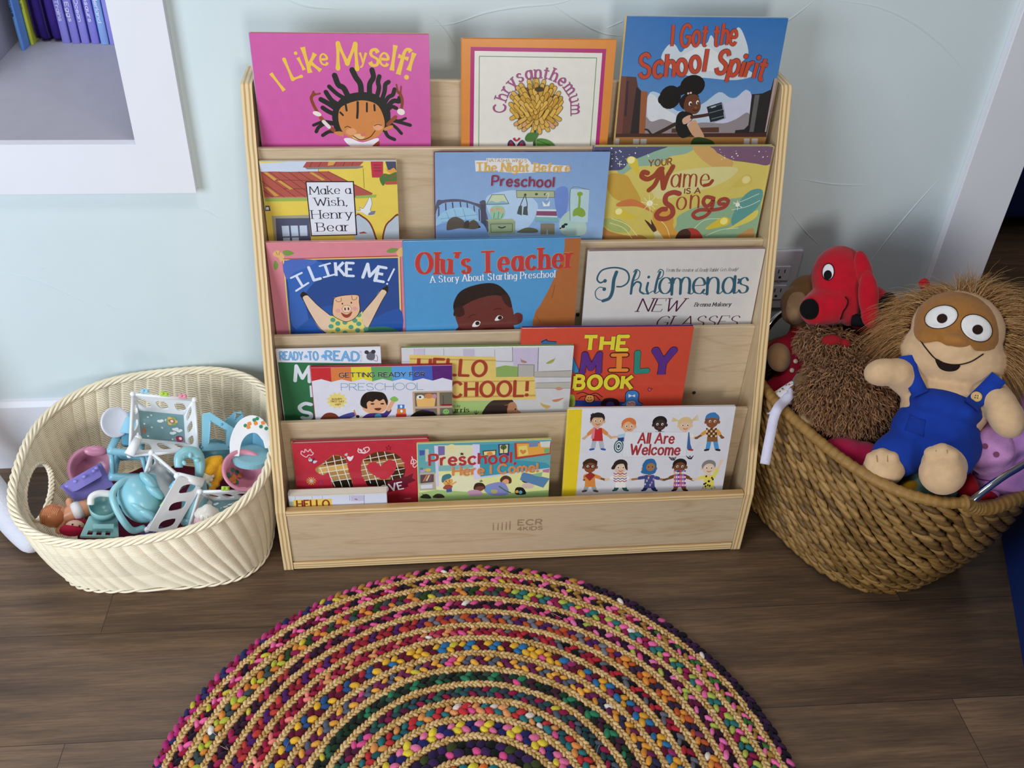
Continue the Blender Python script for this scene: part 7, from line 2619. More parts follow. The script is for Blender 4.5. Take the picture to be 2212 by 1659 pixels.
mb = MB(); plate(mb, rsq(.03), [], quad4((-0.0152, -0.0383, 0.0120), (0.0477, -0.0071, 0.0000), (0.0229, 0.0372, 0.0000), (-0.0458, -0.0069, 0.0120)), .014, '8076bc')
mb.build('slab', M['plastic'], t, False, bevel=.0012)
mb = MB(); plate(mb, rsq(.12), [], quad4((-0.0206, -0.0190, 0.0280), (0.0262, 0.0105, 0.0170), (0.0155, 0.0325, 0.0170), (-0.0401, -0.0034, 0.0280)), .016, '8f86d2')
for x, y in ((150, 1050), (165, 1040), (182, 1030), (200, 1018), (205, 1012)):
    ball(mb, J(x, y, .033), (.004, .003, .003), nu=10, nv=6, col='9890dc')
mb.build('raised_bar', M['plastic'], t, False, bevel=.002)
DU = (145, 1108, 0.000865)
VR = Matrix(((0.94193, 0.04087, 0.33330), (0.20998, 0.70288, -0.67961), (-0.26205, 0.71013, 0.65349)))
t = toy('baby_doll', 'small hard plastic baby doll with white nappy lying face down', 'doll', (-0.3880, -0.3058, 0.1411))
mb = MB()
ball(mb, (-0.0200, -0.0042, 0.0100), (0.0234, 0.0216, .022), col='dd9c78')
tube(mb, crv([(-0.0111, -0.0102, 0.0120), (0.0025, -0.0034, 0.0140), (0.0162, 0.0034, 0.0160), (0.0286, 0.0077, 0.0140), (0.0396, 0.0103, 0.0120)], 4), [.010 + .007 * math.sin(PI * (i + 2) / 22) for i in range(17)], 14, 'dd9c78')
tube(mb, crv([(-0.0017, -0.0102, 0.0180), (-0.0073, -0.0212, 0.0160), (-0.0091, -0.0305, 0.0120)], 4), .0062, 10, 'dd9c78'); ball(mb, (-0.0099, -0.0314, 0.0120), .0085, col='dd9c78')
tube(mb, crv([(0.0050, 0.0085, 0.0160), (0.0021, 0.0188, 0.0120), (0.0025, 0.0240, 0.0080)], 4), .006, 10, 'dd9c78')
o = mb.build('body', M['plastic'], t)
mb = MB(); ball(mb, (-0.0222, -0.0051, 0.0110), (0.0247, 0.0225, .0225), col='c8794c')
for i in range(9):
    tube(mb, crv([J(104 + i * 3.2, 1093 + abs(i - 4) * 1.2, .026), J(98 + i * 3.4, 1112, .031), J(97 + i * 4.2, 1134 - abs(i - 4), .020)], 4), .0022, 6, 'cd8054')
mb.build('hair', M['plastic'], t)
mb = MB()
if True:
    tube(mb, [(0.0117, 0.0009, 0.0155), (0.0170, 0.0034, 0.0165), (0.0224, 0.0060, 0.0155)], [.0172, .0186, .0174], 18, 'e8e4e4')
mb.build('nappy', M['matt'], t)
DU = (155, 1138, 0.000851)
VR = Matrix(((0.94326, 0.04222, 0.32936), (0.20251, 0.71291, -0.67138), (-0.26315, 0.69998, 0.66391)))
t = toy('rag_doll', 'little doll in a crimson hood wedged under the baby doll', 'doll', (-0.3691, -0.3447, 0.1429))
mb = MB(); ball(mb, (0.0053, 0.0017, 0.0000), (0.0170, 0.0111, .013), col='e0b49c'); mb.build('face', M['matt'], t)
mb = MB(); ball(mb, (0.0011, -0.0059, 0.0010), (0.0221, 0.0119, .016), col='b82444'); ball(mb, (0.0158, 0.0085, -0.0060), (0.0170, 0.0068, .010), col='8a1c34'); mb.build('hood', M['felt'], t)
for x, y in ((156, 1133), (170, 1136)):
    mb = MB(); ball(mb, J(x, y, .0125), .0018, nu=8, nv=6, col='201418'); mb.build('eye', M['plastic'], t)
DU = (300, 1085, 0.000851)
VR = Matrix(((0.96117, 0.03983, 0.27307), (0.16968, 0.69507, -0.69863), (-0.21763, 0.71784, 0.66132)))
t = toy('doll_car_seat', 'glossy turquoise moulded doll seat shell upside down at the front', 'toy chair', (-0.2451, -0.3293, 0.1835))
mb = MB()
ball(mb, (0.0021, 0.0059, -0.0060), (0.0374, 0.0476, .046), Matrix.Rotation(.6, 3, 'Z'), 26, 16, '8cc6d2')
for x, y, q in ((318, 1040, .3), (330, 1062, .4), (300, 1095, .5), (316, 1108, .55)):
    ball(mb, J(x, y, .022), (0.0094, 0.0221, .018), Matrix.Rotation(q + .5, 3, 'Z'), 16, 10, '8cc6d2')
mb.build('shell', M['plastic'], t)
mb = MB(); tube(mb, crv([(-0.0139, 0.0439, 0.0000), (-0.0328, 0.0341, 0.0180), (-0.0449, 0.0157, 0.0260), (-0.0383, -0.0091, 0.0300), (-0.0232, -0.0356, 0.0240), (-0.0079, -0.0509, 0.0120), (0.0116, -0.0463, 0.0040)], 5), .0062, 12, '98ced8')
mb.build('rim', M['plastic'], t)
mb = MB(); plate(mb, [(0.0151, 0.0536), (0.0264, 0.0520), (0.0304, 0.0341), (0.0410, 0.0128), (0.0317, 0.0060), (0.0194, 0.0297)], [], F2(.012), .006, '84c0cc')
mb.build('fin', M['plastic'], t, False, bevel=.001)
DU = (222, 1108, 0.000846)
VR = Matrix(((0.95182, 0.04087, 0.30391), (0.18879, 0.70288, -0.68580), (-0.24164, 0.71013, 0.66130)))
t = toy('doll_bath_chair', 'sea-green doll chair with a white hoop standing at the front rim', 'toy chair', (-0.3084, -0.3423, 0.1727))
mb = MB(); lathe(mb, [(0, -.010), (0.0203, -.008), (0.0245, .012), (0.0262, .012), (0.0228, -.012), (0, -.014)], (0.0010, 0.0100, 0.0140), Matrix.Rotation(-.55, 3, 'X'), 30, '84b6b6')
mb.build('seat', M['plastic'], t)
mb = MB(); tube(mb, crv([(-0.0207, 0.0148, 0.0260), (-0.0198, 0.0280, 0.0280), (-0.0080, 0.0348, 0.0260), (0.0121, 0.0342, 0.0220)], 6), .0062, 12, 'ecebe8'); mb.build('hoop', M['plastic'], t)
mb = MB(); plate(mb, rsq(.06), [rsq(.2) and [(.16 + .24 * i + a * .14, .08 + b * .2) for a, b in SQ] for i in range(3)], quad4((-0.0358, -0.0426, 0.0200), (0.0287, -0.0451, 0.0140), (0.0254, -0.0084, 0.0020), (-0.0228, -0.0066, 0.0060)), .010, '88baba')
box(mb, *(-0.0153, -0.0280, 0.0220), *(0.0195, -0.0199, 0.0300), '92c2c2')
mb.build('base', M['plastic'], t, False, bevel=.001)
DU = (410, 1020, 0.000865)
VR = Matrix(((0.97309, 0.03684, 0.22747), (0.14425, 0.67241, -0.72598), (-0.17970, 0.73926, 0.64900)))
t = toy('neck_pillow', 'turquoise crescent doll pillow standing behind the slanting panel', 'toy pillow', (-0.1578, -0.2819, 0.2105))
mb = MB(); p = crv([(-0.0197, 0.0085, 0.0120), (-0.0187, 0.0273, 0.0120), (-0.0060, 0.0369, 0.0080), (0.0105, 0.0328, 0.0040), (0.0177, 0.0138, 0.0000), (0.0167, -0.0087, -0.0040)], 5)
tube(mb, p, [.007 + .005 * math.sin(PI * (i + 1) / (len(p) + 1)) for i in range(len(p))], 14, '8cc4cc')
for x, y in ((395, 985), (410, 984), (424, 995), (398, 1000)):
    ball(mb, J(x, y, .018), (.0055, .004, .003), Matrix.Rotation(x, 3, 'Z'), 10, 6, '98ccd4')
mb.build('pillow', M['plastic'], t)
DU = (425, 1085, 0.000865)
VR = Matrix(((0.97440, 0.03983, 0.22124), (0.13205, 0.69507, -0.70671), (-0.18193, 0.71784, 0.67202)))
t = toy('toy_jug', 'turquoise toy jug standing under the slanting panel', 'toy jug', (-0.1464, -0.3170, 0.1661))
mb = MB(); tube(mb, [(0.0041, 0.0433, -0.0080), (0.0016, 0.0216, -0.0060), (-0.0040, -0.0043, -0.0060), (-0.0094, -0.0317, -0.0040)], [.011, .019, .023, .019], 24, '8ac0ca'); ball(mb, (-0.0110, -0.0334, -0.0040), (.018, .014, .017), col='8ac0ca')
mb.build('jug_body', M['plastic'], t)
mb = MB(); tube(mb, crv([(0.0151, 0.0390, -0.0080), (0.0246, 0.0286, -0.0060), (0.0170, 0.0086, -0.0040)], 4), .0035, 8, '98c8d0'); mb.build('jug_handle', M['plastic'], t)
DU = (462, 1030, 0.000878)
VR = Matrix(((0.97800, 0.03730, 0.20524), (0.12657, 0.67595, -0.72599), (-0.16582, 0.73600, 0.65636)))
t = toy('yellow_cloth', 'crumpled mustard yellow towelling cloth beside the pink printed bowl', 'cloth', (-0.1186, -0.2724, 0.1880))
mb = MB()
for pts, r in (([(440, 1008), (452, 1000), (466, 996), (480, 992)], .012), ([(448, 1026), (455, 1012), (470, 1008)], .014), ([(470, 1036), (476, 1016), (480, 1000)], .012), ([(450, 1042), (462, 1046), (474, 1044)], .008), ([(455, 1046), (460, 1062), (463, 1076)], .007)):
    pp = crv([J(x, y, .004 * math.sin(x)) for x, y in pts], 5)
    tube(mb, pp, [r * (.7 + .3 * math.sin(PI * i / (len(pp) - 1))) for i in range(len(pp))], 10, 'dda62c')
o = mb.build('cloth', M['plush'], t); md = o.modifiers.new('fuse', 'REMESH'); md.mode = 'VOXEL'; md.voxel_size = .0028; md = o.modifiers.new('soften', 'SMOOTH'); md.iterations = 3
o.data.materials.clear(); o.data.materials.append(mat('yellow_towelling', 'd9a024', .95, .1, var=.1, scale=120, bump=.8, bscale=500, sheen=.2))
DU = (447, 1115, 0.000841)
VR = Matrix(((0.97643, 0.04119, 0.21187), (0.12180, 0.70524, -0.69843), (-0.17818, 0.70777, 0.68360)))
t = toy('toy_baby_bottle', 'toy baby bottle with cream cap and pink milk by the front right rim', 'toy bottle', (-0.1170, -0.3715, 0.1823))
mb = MB(); tube(mb, [(-0.0047, -0.0225, -0.0040), (-0.0019, -0.0108, 0.0000), (0.0000, -0.0008, 0.0020)], [.018, .0205, .019], 28, 'e4b8c4'); mb.build('bottle', M['plastic'], t)
mb = MB(); lathe(mb, [(.0205, -.006), (.0212, .002), (.0195, .007), (.011, .012), (.006, .017), (0, .018)], (0.0006, 0.0042, 0.0030), Matrix.Rotation(-1.2, 3, 'X'), 28, 'e6e0d2')
for i in range(16):
    a = i * PI / 8
    ball(mb, Vector((0.0006, 0.0042, 0.0030)) + Matrix.Rotation(-1.2, 3, 'X') @ Vector((.0205 * math.cos(a), .0205 * math.sin(a), -.001)), (.0022, .0022, .005), Matrix.Rotation(-1.2, 3, 'X'), 6, 5, 'e6e0d2')
mb.build('cap', M['plastic'], t)
DU = (447, 1028, 0.000875)
VR = Matrix(((0.97663, 0.03721, 0.21170), (0.13159, 0.67525, -0.72576), (-0.16996, 0.73665, 0.65457)))
t = toy('cream_rosette', 'small cream ribbed knob between the crescent pillow and yellow cloth', 'toy knob', (-0.1306, -0.2739, 0.1924))
mb = MB(); lathe(mb, [(.0, .010), (.008, .009), (.013, .003), (.014, -.004), (.0, -.006)], (-0.0008, -0.0000, 0.0000), None, 20, 'ddd6c0')
for i in range(9):
    a = i * 2 * PI / 9
    ball(mb, Vector((-0.0008, -0.0000, 0.0030)) + Vector((.011 * math.cos(a), .011 * math.sin(a), 0)), .0045, nu=8, nv=6, col='ddd6c0')
mb.build('knob', M['plastic'], t)
DU = (330, 1146, 0.000851)
VR = Matrix(((0.96448, 0.04257, 0.26072), (0.15268, 0.71555, -0.68167), (-0.21558, 0.69726, 0.68363)))
t = toy('violet_toy', 'dark violet toy lump peeping out at the front rim', 'toy', (-0.2212, -0.3630, 0.1431))
mb = MB()
for i in range(5):
    ball(mb, J(312 + i * 8, 1146 + (i % 2) * 4, -.004), .0085, nu=12, nv=8, col='5a4c94')
mb.build('lump', M['plastic'], t)
t = thing('doll_blanket', 'dark wine doll blanket crumpled at the bottom of the toy pile', 'doll blanket', (-.235, -.215, .012), None, 'doll furniture and toys in the cream basket')
mb = MB()
rg = random.Random(8)
NX, NY = 26, 24
v = []
for j in range(NY + 1):
    for i in range(NX + 1):
        u, w_ = 2 * i / NX - 1, 2 * j / NY - 1
        X, Y = u * .175 * math.sqrt(1 - w_ * w_ / 2.6), w_ * .150 * math.sqrt(1 - u * u / 2.6)
        v.append((X, Y, .052 * max(0, 1 - (u * u) ** 3) * max(0, 1 - (w_ * w_) ** 3) + .016 * noise.noise(Vector((X * 22, Y * 22, 1))) + .004))
mb.add(v, [(j * (NX + 1) + i, j * (NX + 1) + i + 1, (j + 1) * (NX + 1) + i + 1, (j + 1) * (NX + 1) + i) for j in range(NY) for i in range(NX)], '642036')
o = mb.build('cloth', M['felt'], t, sub=1); md = o.modifiers.new('thick', 'SOLIDIFY'); md.thickness = .004; md.offset = 1


# ------------------------------------------------------------------ brown seagrass basket with chrome handles
def dip(t):
    def bump(c, w):
        d = (t - c + PI) % (2 * PI) - PI
        return max(0.0, math.cos(min(PI / 2, abs(d) / w * PI / 2))) ** .6
    return .034 * max(bump(.24, .55), bump(PI + .06, .5))


TR = Tub(1.1657, -.3002, -1.2045, .275, .209, 2.713, 2.6, .8395, .0114, .0563, lambda x, y, t: .347 - dip(t), .22)
br = thing('seagrass_basket', 'brown woven seagrass basket with chrome handles full of soft toys', 'basket', (1.1657, -.3002, 0))
def rel2(p):
    return (p[0] - 1.1657, p[1] + .3002, p[2])
mb = MB()
rg = random.Random(11)
rows, n = 23, 56
CN = ['8f6c38', '84622f', '9c7842', '76582a', '8c6a38', '664a24', 'a6824c']
for j in range(rows):
    h = .015 + .955 * (j + .5) / rows
    nn = int(n * (.86 + .14 * h))
    for i in range(nn):
        q = (i + .5 * (j % 2) + rg.uniform(-.06, .06)) / nn
        p = Vector(rel2(TR.at(q, h, .003)))
        u = (Vector(rel2(TR.at(q + .006, h, .003))) - Vector(rel2(TR.at(q - .006, h, .003)))).normalized()
        w = (Vector(rel2(TR.at(q, h + .02, .003))) - p).normalized()
        nrm = u.cross(w).normalized()
        a = -.36 + rg.uniform(-.1, .1)
        ax = u * math.cos(a) + w * math.sin(a) + nrm * .12
        ax.normalize()
        bx_ = nrm.cross(ax).normalized()
        lump(mb, p, (ax, bx_, nrm), (.0245 + rg.uniform(-.002, .003), .0074, .0066), rg.choice(CN))
mb.build('woven_side', M['cane'], br)
mb = MB()
N = 90
ring = lambda h, off: [rel2(TR.at(i / N, h, off)) for i in range(N)]
hs = [0, .2, .4, .6, .8, .97]
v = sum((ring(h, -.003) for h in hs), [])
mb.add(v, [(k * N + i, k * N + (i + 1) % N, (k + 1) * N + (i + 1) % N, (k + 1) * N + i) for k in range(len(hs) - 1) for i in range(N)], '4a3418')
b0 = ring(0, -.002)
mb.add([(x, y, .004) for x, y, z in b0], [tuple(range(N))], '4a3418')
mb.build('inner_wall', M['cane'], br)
mb = MB()
N = 620
p = [rel2(TR.at(i / N, 1.0, .001)) for i in range(N)]
nw = 112
rr = []
for i in range(N):
    k = (i * nw / N) % 1.0
    rr.append(.0092 + .0016 * (1 - k) + (.003 if dip(TR.tt(i / N)) > .012 else 0))
tube(mb, p, rr, 10, '98733a', closed=True)
mb.build('wrapped_rim', M['cane'], br)
mb = MB()
N = 300
for k in range(3):
    tube(mb, [rel2((lambda x: (x[0], x[1], x[2] + .008 + .004 * math.sin(40 * PI * i / N + 2.1 * k)))(TR.at(i / N, 0, .003 + .004 * math.cos(40 * PI * i / N + 2.1 * k)))) for i in range(N)], .0042, 6, CN[k], closed=True)
mb.build('foot_rim', M['cane'], br)
for t0, t1, hh in ((-.30, .80, .052), (2.62, 3.72, .060)):
    mb = MB(); pp = []
    for i in range(25):
        u = i / 24
        t = t0 + (t1 - t0) * u
        x, y = TR.rim(t)
        k = math.sin(PI * u) ** .75
        pp.append(rel2((x + (1.1657 - x) * .03 * k, y + (-.3002 - y) * .03 * k, .335 + (hh + .014) * k)))
    tube(mb, pp, .0066, 14)
    mb.build('handle', M['chrome'], br)
# thick cane bindings where the handles enter the rim
for t in (-.27, .77, 2.66, 3.68):
    q = TR.L[np.searchsorted(TR.T, t % (2 * PI))] / TR.len
    mb = MB()
    pts = [rel2(TR.at(q + d, 1.0, .001)) for d in np.linspace(-.011, .011, 41)]
    tube(mb, pts, [.0118 + .0022 * abs(math.sin(PI * i / 8)) for i in range(41)], 14, '8a6834')
    mb.build('handle_binding', M['cane'], br)


# ------------------------------------------------------------------ soft toys
_pm = {}
def plush_mat(col, kind='plush'):
    if (col, kind) not in _pm:
        _pm[(col, kind)] = mat(kind + '_' + col, col, .95, .1, var=.09 if kind == 'plush' else .06, scale=70, bump=.22, bscale=900, sheen=.25 if kind == 'plush' else .04)
    return _pm[(col, kind)]


def soft(name, balls, col, parent, vox=.0042, it=6, kind='plush'):
    """one continuous stuffed body: overlapping forms fused into a single skin"""
    mb = MB()
    for b in balls:
        c, r = b[0], b[1]
        ball(mb, c, r, Matrix.Rotation(R(b[2]), 3, 'Z') if len(b) > 2 else None, 18, 12)
    o = mb.build(name, plush_mat(col, kind), parent)
    md = o.modifiers.new('fuse', 'REMESH'); md.mode = 'VOXEL'; md.voxel_size = vox; md.use_smooth_shade = True
    md = o.modifiers.new('soften', 'SMOOTH'); md.iterations = it; md.factor = .5
    return o


def chain(a, b, r0, r1, n=6):
    a, b = Vector(a), Vector(b)
    return [(tuple(a.lerp(b, i / (n - 1))), (r0 + (r1 - r0) * i / (n - 1),) * 3) for i in range(n)]


def surf(balls, x, y):
    """height of the stuffed surface over a point of the toy's front"""
    z = -.2
    for b in balls:
        c, r = b[0], b[1]
        r = r if isinstance(r, (tuple, list)) else (r, r, r)
        a = R(b[2]) if len(b) > 2 else 0
        dx, dy = x - c[0], y - c[1]
        u, v = dx * math.cos(a) + dy * math.sin(a), -dx * math.sin(a) + dy * math.cos(a)
        k = 1 - (u / r[0]) ** 2 - (v / r[1]) ** 2
        if k > 0:
            z = max(z, c[2] + r[2] * math.sqrt(k))
    return z


def patch(name, pts, balls, col, parent, lift=.0015, mtl='felt', edge=None):
    """appliqued felt shape following the stuffed surface"""
    mb = MB()
    n = len(pts)
    cx, cy = sum(p[0] for p in pts) / n, sum(p[1] for p in pts) / n
    zc = surf(balls, cx, cy)
    v = [(cx, cy, zc + lift)]
    rings = (.2, .4, .6, .8, .95, 1.0)
    for k in rings:
        for p in pts:
            x, y = cx + (p[0] - cx) * k, cy + (p[1] - cy) * k
            z = surf(balls, x, y)
            v.append((x, y, max(z, zc - .05) + (lift if k < 1 else -.002)))
    f = [(0, 1 + j, 1 + (j + 1) % n) for j in range(n)]
    for i in range(len(rings) - 1):
        for j in range(n):
            f.append((1 + i * n + j, 1 + (i + 1) * n + j, 1 + (i + 1) * n + (j + 1) % n, 1 + i * n + (j + 1) % n))
    mb.add(v, f, col)
    if edge:
        tube(mb, [(p[0], p[1], surf(balls, p[0], p[1]) + lift * .6) for p in pts], edge[1], 6, edge[0], closed=True)
    return mb.build(name, M[mtl], parent)


def stitch(name, pts, balls, r, col, parent):
    mb = MB()
    tube(mb, [(x, y, surf(balls, x, y) + r * .5) for x, y in crv(pts, 6)], r, 6, col)
    return mb.build(name, M['felt'], parent)


def strands(name, roots, col, parent, r=.0006, k=3, mtl='fur'):
    """hair: every root is (points, colour)"""
    mb = MB()
    for pts, c in roots:
        n = len(pts)
        tube(mb, pts, [r * (1.15 - .95 * i / (n - 1)) for i in range(n)], k, c, caps=False)
    o = mb.build(name, M[mtl], parent)
    o['kind'] = 'stuff'
    return o


def plush(name, label, cat, loc):
    return thing(name, label, cat, loc, VR, 'soft toys in the brown basket')


# --- red dog
DU = (1820, 650, 0.000878)
VR = Matrix(((0.90670, 0.01907, -0.42134), (-0.36645, 0.53024, -0.76457), (0.20883, 0.84764, 0.48776)))
t = plush('plush_dog', 'red plush dog with black nose and black collar at the back of the basket', 'soft toy', (1.0760, -0.1858, 0.4989))
HB = [((-0.0080, 0.0455, -0.0050), (0.0509, 0.0597, .052)), ((-0.0246, -0.0087, 0.0120), (0.0527, 0.0404, .048), 18), ((-0.0424, -0.0156, 0.0300), (0.0351, 0.0333, .034)), ((0.0124, 0.0000, 0.0000), (0.0263, 0.0491, .040))]
BB = chain((0.0403, -0.0044, -0.0300), (0.0854, -0.0548, -0.0450), 0.0404, 0.0579) + chain((0.0854, -0.0548, -0.0450), (0.1158, -0.1228, -0.0350), 0.0579, 0.0684) + [((0.0663, -0.1318, -0.0200), (0.0351, 0.0579, .04), 20)] + chain((0.0988, -0.0796, -0.0500), (0.1783, -0.0540, -0.0500), 0.0527, 0.0351)
soft('body', HB + BB, 'b81428', t)
EB = [((0.0357, 0.0529, 0.0300), (0.0158, 0.0421, .014), 14), ((0.0447, 0.0085, 0.0460), (0.0184, 0.0474, .014), 4), ((0.0488, -0.0253, 0.0500), (0.0167, 0.0246, .013), 4)]
soft('ear', EB, 'b41226', t, .003, 4)
soft('ear', [((-0.0556, 0.0289, -0.0450), (0.0088, 0.0439, .012), -6)], 'a81022', t, .003, 4)
soft('tail', chain((0.1806, -0.0344, -0.0300), (0.1410, 0.0323, 0.0000), 0.0149, 0.0105, 7), 'b81428', t, .003, 4)
soft('nose', [((-0.0573, -0.0154, 0.0580), (0.0184, 0.0202, .016), 10)], '100f11', t, .003, 3, 'nose')
patch('eye_white', ell(*(-0.0267, 0.0538), 0.0105, 0.0154, 24), HB, 'e4e2e8', t, .0012, edge=('161214', .0008))
patch('pupil', ell(*(-0.0273, 0.0479), 0.0075, 0.0092, 20), HB, '121014', t, .0024)
stitch('mouth', [(0.0046, 0.0077), (0.0097, 0.0000), (0.0068, -0.0119), (0.0022, -0.0188), (-0.0023, -0.0342)], HB, .0012, '1c1014', t)
mb = MB()
tube(mb, crv([(0.0190, -0.0345, 0.0220), (0.0385, -0.0360, 0.0260), (0.0559, -0.0240, 0.0240), (0.0718, -0.0086, 0.0120), (0.0836, 0.0052, -0.0120)], 5), .0125, 12, '141316')
mb.build('collar', M['felt'], t)

# --- tan faced plush in a red jacket, half hidden behind the dog's muzzle
DU = (1715, 730, 0.000907)
VR = Matrix(((0.92516, 0.02298, -0.37888), (-0.32526, 0.56253, -0.76011), (0.19566, 0.82646, 0.52790)))
t = plush('plush_monkey', 'tan plush monkey in a red buttoned jacket slumped behind the dog', 'soft toy', (1.0062, -0.1716, 0.4064))
FB = [((0.0052, 0.0651, 0.0000), (0.0326, 0.0363, .034), 20), ((0.0002, 0.0467, 0.0120), (0.0254, 0.0218, .028))]
soft('body', [((0.0251, 0.0821, -0.0250), (0.0417, 0.0435, .04))] + FB + [((0.0173, 0.0091, -0.0100), (0.0272, 0.0363, .03))], '7c5a38', t)
patch('muzzle', crv([(-0.0154, 0.0667), (-0.0038, 0.0870), (0.0184, 0.0849), (0.0273, 0.0531), (0.0208, 0.0337), (-0.0003, 0.0249), (-0.0142, 0.0410)], 4, True), FB, 'a08464', t, .002, 'plush')
stitch('mouth', [(-0.0119, 0.0552), (-0.0034, 0.0622), (0.0086, 0.0585), (0.0221, 0.0584)], FB, .0009, '3a2a1c', t)
JB = [((0.0066, -0.0362, 0.0000), (0.0453, 0.0472, .042), -20), ((0.0235, -0.0045, -0.0040), (0.0399, 0.0363, .036))] + chain((-0.0041, -0.0135, 0.0100), (-0.0300, -0.0253, 0.0180), 0.0236, 0.0218, 4) + chain((0.0018, -0.0704, 0.0100), (-0.0361, -0.1016, 0.0120), 0.0236, 0.0218, 4)
soft('jacket', JB, '8c1428', t, kind='cotton')
soft('hand', [((-0.0270, -0.0376, 0.0340), (0.0236, 0.0290, .022), 12)], '927050', t, .003, 4)
for q in ((0.0140, -0.0293), (0.0040, -0.0445), (-0.0026, -0.0624)):
    mb = MB(); z = surf(JB, *q)
    lathe(mb, [(0, .002), (0.0036, .002), (0.0047, .0008), (0.0047, -.001), (0, -.001)], (*q, z + .001), None, 16, 'c0a890')
    mb.build('button', M['plastic'], t)

# --- brown curly bear
DU = (1820, 850, 0.000846)
VR = Matrix(((0.90698, 0.02879, -0.42020), (-0.34910, 0.60955, -0.71174), (0.23564, 0.79222, 0.56290)))
t = plush('plush_bear', 'shaggy brown curly plush bear in front of the dog and monkey', 'soft toy', (1.0422, -0.3404, 0.3976))
CB = [((0.0048, -0.0069, -0.0300), (0.0846, 0.0829, .085)), ((-0.0162, 0.0783, -0.0450), (0.0491, 0.0372, .06)), ((-0.0494, 0.0983, -0.0500), (0.0288, 0.0288, .045)), ((0.0649, 0.0000, -0.0500), (0.0508, 0.0592, .06))]
soft('body', CB, '5a3c22', t)
rg = random.Random(21)
roots = []
FC = ['7c5434', '8c6240', '6a462a', '9c724c', '83593a', 'a87e58']
for b in CB:
    c, r = b[0], b[1]
    for i in range(int(4200 * (r[0] * r[1]) / (.085 * .083))):
        zt = rg.uniform(-.25, 1); a = rg.uniform(0, 2 * PI); q = math.sqrt(max(0, 1 - zt * zt))
        nrm = Vector((q * math.cos(a) / r[0], q * math.sin(a) / r[1], zt / r[2])).normalized()
        p0 = Vector((c[0] + r[0] * q * math.cos(a), c[1] + r[1] * q * math.sin(a), c[2] + r[2] * zt))
        if surf(CB, p0.x, p0.y) > p0.z + .012:
            continue
        d = (nrm * .7 + Vector((.25 * math.sin(p0.y * 190 + p0.x * 60), -.75, .15)) + Vector((rg.uniform(-.5, .5), rg.uniform(-.4, .4), rg.uniform(-.2, .2)))).normalized()
        e = d.orthogonal().normalized(); e.rotate(Matrix.Rotation(rg.uniform(0, 6.28), 3, d))
        L0 = rg.uniform(.012, .020)
        roots.append(([p0 - nrm * .002, p0 + nrm * .003 + d * L0 * .4 + e * .0015, p0 + nrm * .002 + d * L0 * .8 - e * .001, p0 + d * L0], rg.choice(FC)))
strands('fur', roots, None, t, .0014, 4)
soft('bow', [((-0.0188, 0.0968, 0.0160), (0.0186, 0.0110, .010)), ((0.0019, 0.0910, 0.0080), (0.0135, 0.0102, .009))], '8e1c22', t, .0028, 3, 'cotton')
soft('paw', [((-0.0600, -0.0582, 0.0000), (0.0237, 0.0271, .026), 20)], '9a805c', t, .003, 4)
soft('paw', [((-0.0687, 0.0240, 0.0000), (0.0186, 0.0152, .02))], '6a5034', t, .003, 4)

# --- crimson plush under the bear
DU = (1845, 985, 0.000829)
VR = Matrix(((0.90347, 0.03521, -0.42721), (-0.34205, 0.65988, -0.66900), (0.25835, 0.75054, 0.60823)))
t = plush('crimson_plush', 'crimson soft toy showing under the bear and the blue overalls', 'soft toy', (1.0442, -0.4361, 0.3299))
soft('body', [((-0.0116, 0.0083, -0.0100), (0.0414, 0.0282, .035), -20), ((0.0178, -0.0041, -0.0050), (0.0298, 0.0315, .03))], '98143c', t)

# --- mint, mustard and red plush at the front
DU = (1985, 1060, 0.000807)
VR = Matrix(((0.87785, 0.03869, -0.47737), (-0.37050, 0.68645, -0.62571), (0.30348, 0.72614, 0.61694)))
t = plush('mint_plush', 'mint green soft toy with a mustard patch under the tan doll\'s feet', 'soft toy', (1.1344, -0.5154, 0.3150))
soft('body', [((0.0185, -0.0016, -0.0120), (0.0452, 0.0210, .03)), ((0.0045, 0.0163, -0.0300), (0.0323, 0.0242, .03))], '7c9c8c', t)
soft('ear', [((-0.0140, 0.0048, -0.0040), (0.0194, 0.0145, .018))], 'b08a1c', t, .003, 4)
DU = (2090, 1062, 0.000800)
VR = Matrix(((0.85694, 0.03878, -0.51396), (-0.39630, 0.68715, -0.60892), (0.32955, 0.72548, 0.60421)))
t = plush('red_plush', 'small red soft toy between the tan doll\'s foot and the pink pig', 'soft toy', (1.2100, -0.5346, 0.3270))
soft('body', [((-0.0025, 0.0080, -0.0120), (0.0208, 0.0272, .026)), ((0.0212, -0.0104, -0.0200), (0.0272, 0.0144, .022))], '961420', t, kind='cotton')

# --- pink pig
DU = (2150, 985, 0.000812)
VR = Matrix(((0.84329, 0.03521, -0.53631), (-0.42264, 0.65988, -0.62123), (0.33203, 0.75054, 0.57135)))
t = plush('plush_pig', 'lilac pink plush pig with round snout by the chrome handle', 'soft toy', (1.2745, -0.4847, 0.3619))
PB = [((-0.0061, 0.0104, 0.0200), (0.0422, 0.0471, .034), -20), ((0.0268, 0.0406, -0.0150), (0.0503, 0.0536, .055)), ((0.0117, 0.0242, 0.0000), (0.0390, 0.0390, .045))]
soft('body', PB + [((0.0059, -0.0410, -0.0300), (0.0503, 0.0373, .05)), ((0.0359, -0.0205, -0.0400), (0.0487, 0.0487, .05))], 'c48cd0', t)
patch('snout', ell(*(-0.0074, 0.0110), 0.0373, 0.0406, 30, -.35), PB, 'd49ad4', t, .0025, 'plush')
for q in ((-0.0150, 0.0166), (0.0015, 0.0024)):
    patch('nostril', ell(*q, 0.0049, 0.0049, 14), PB, '83486c', t, .0045)
soft('ear', [((0.0547, 0.0905, 0.0000), (0.0130, 0.0211, .012), 20)], 'c48cd0', t, .003, 3)
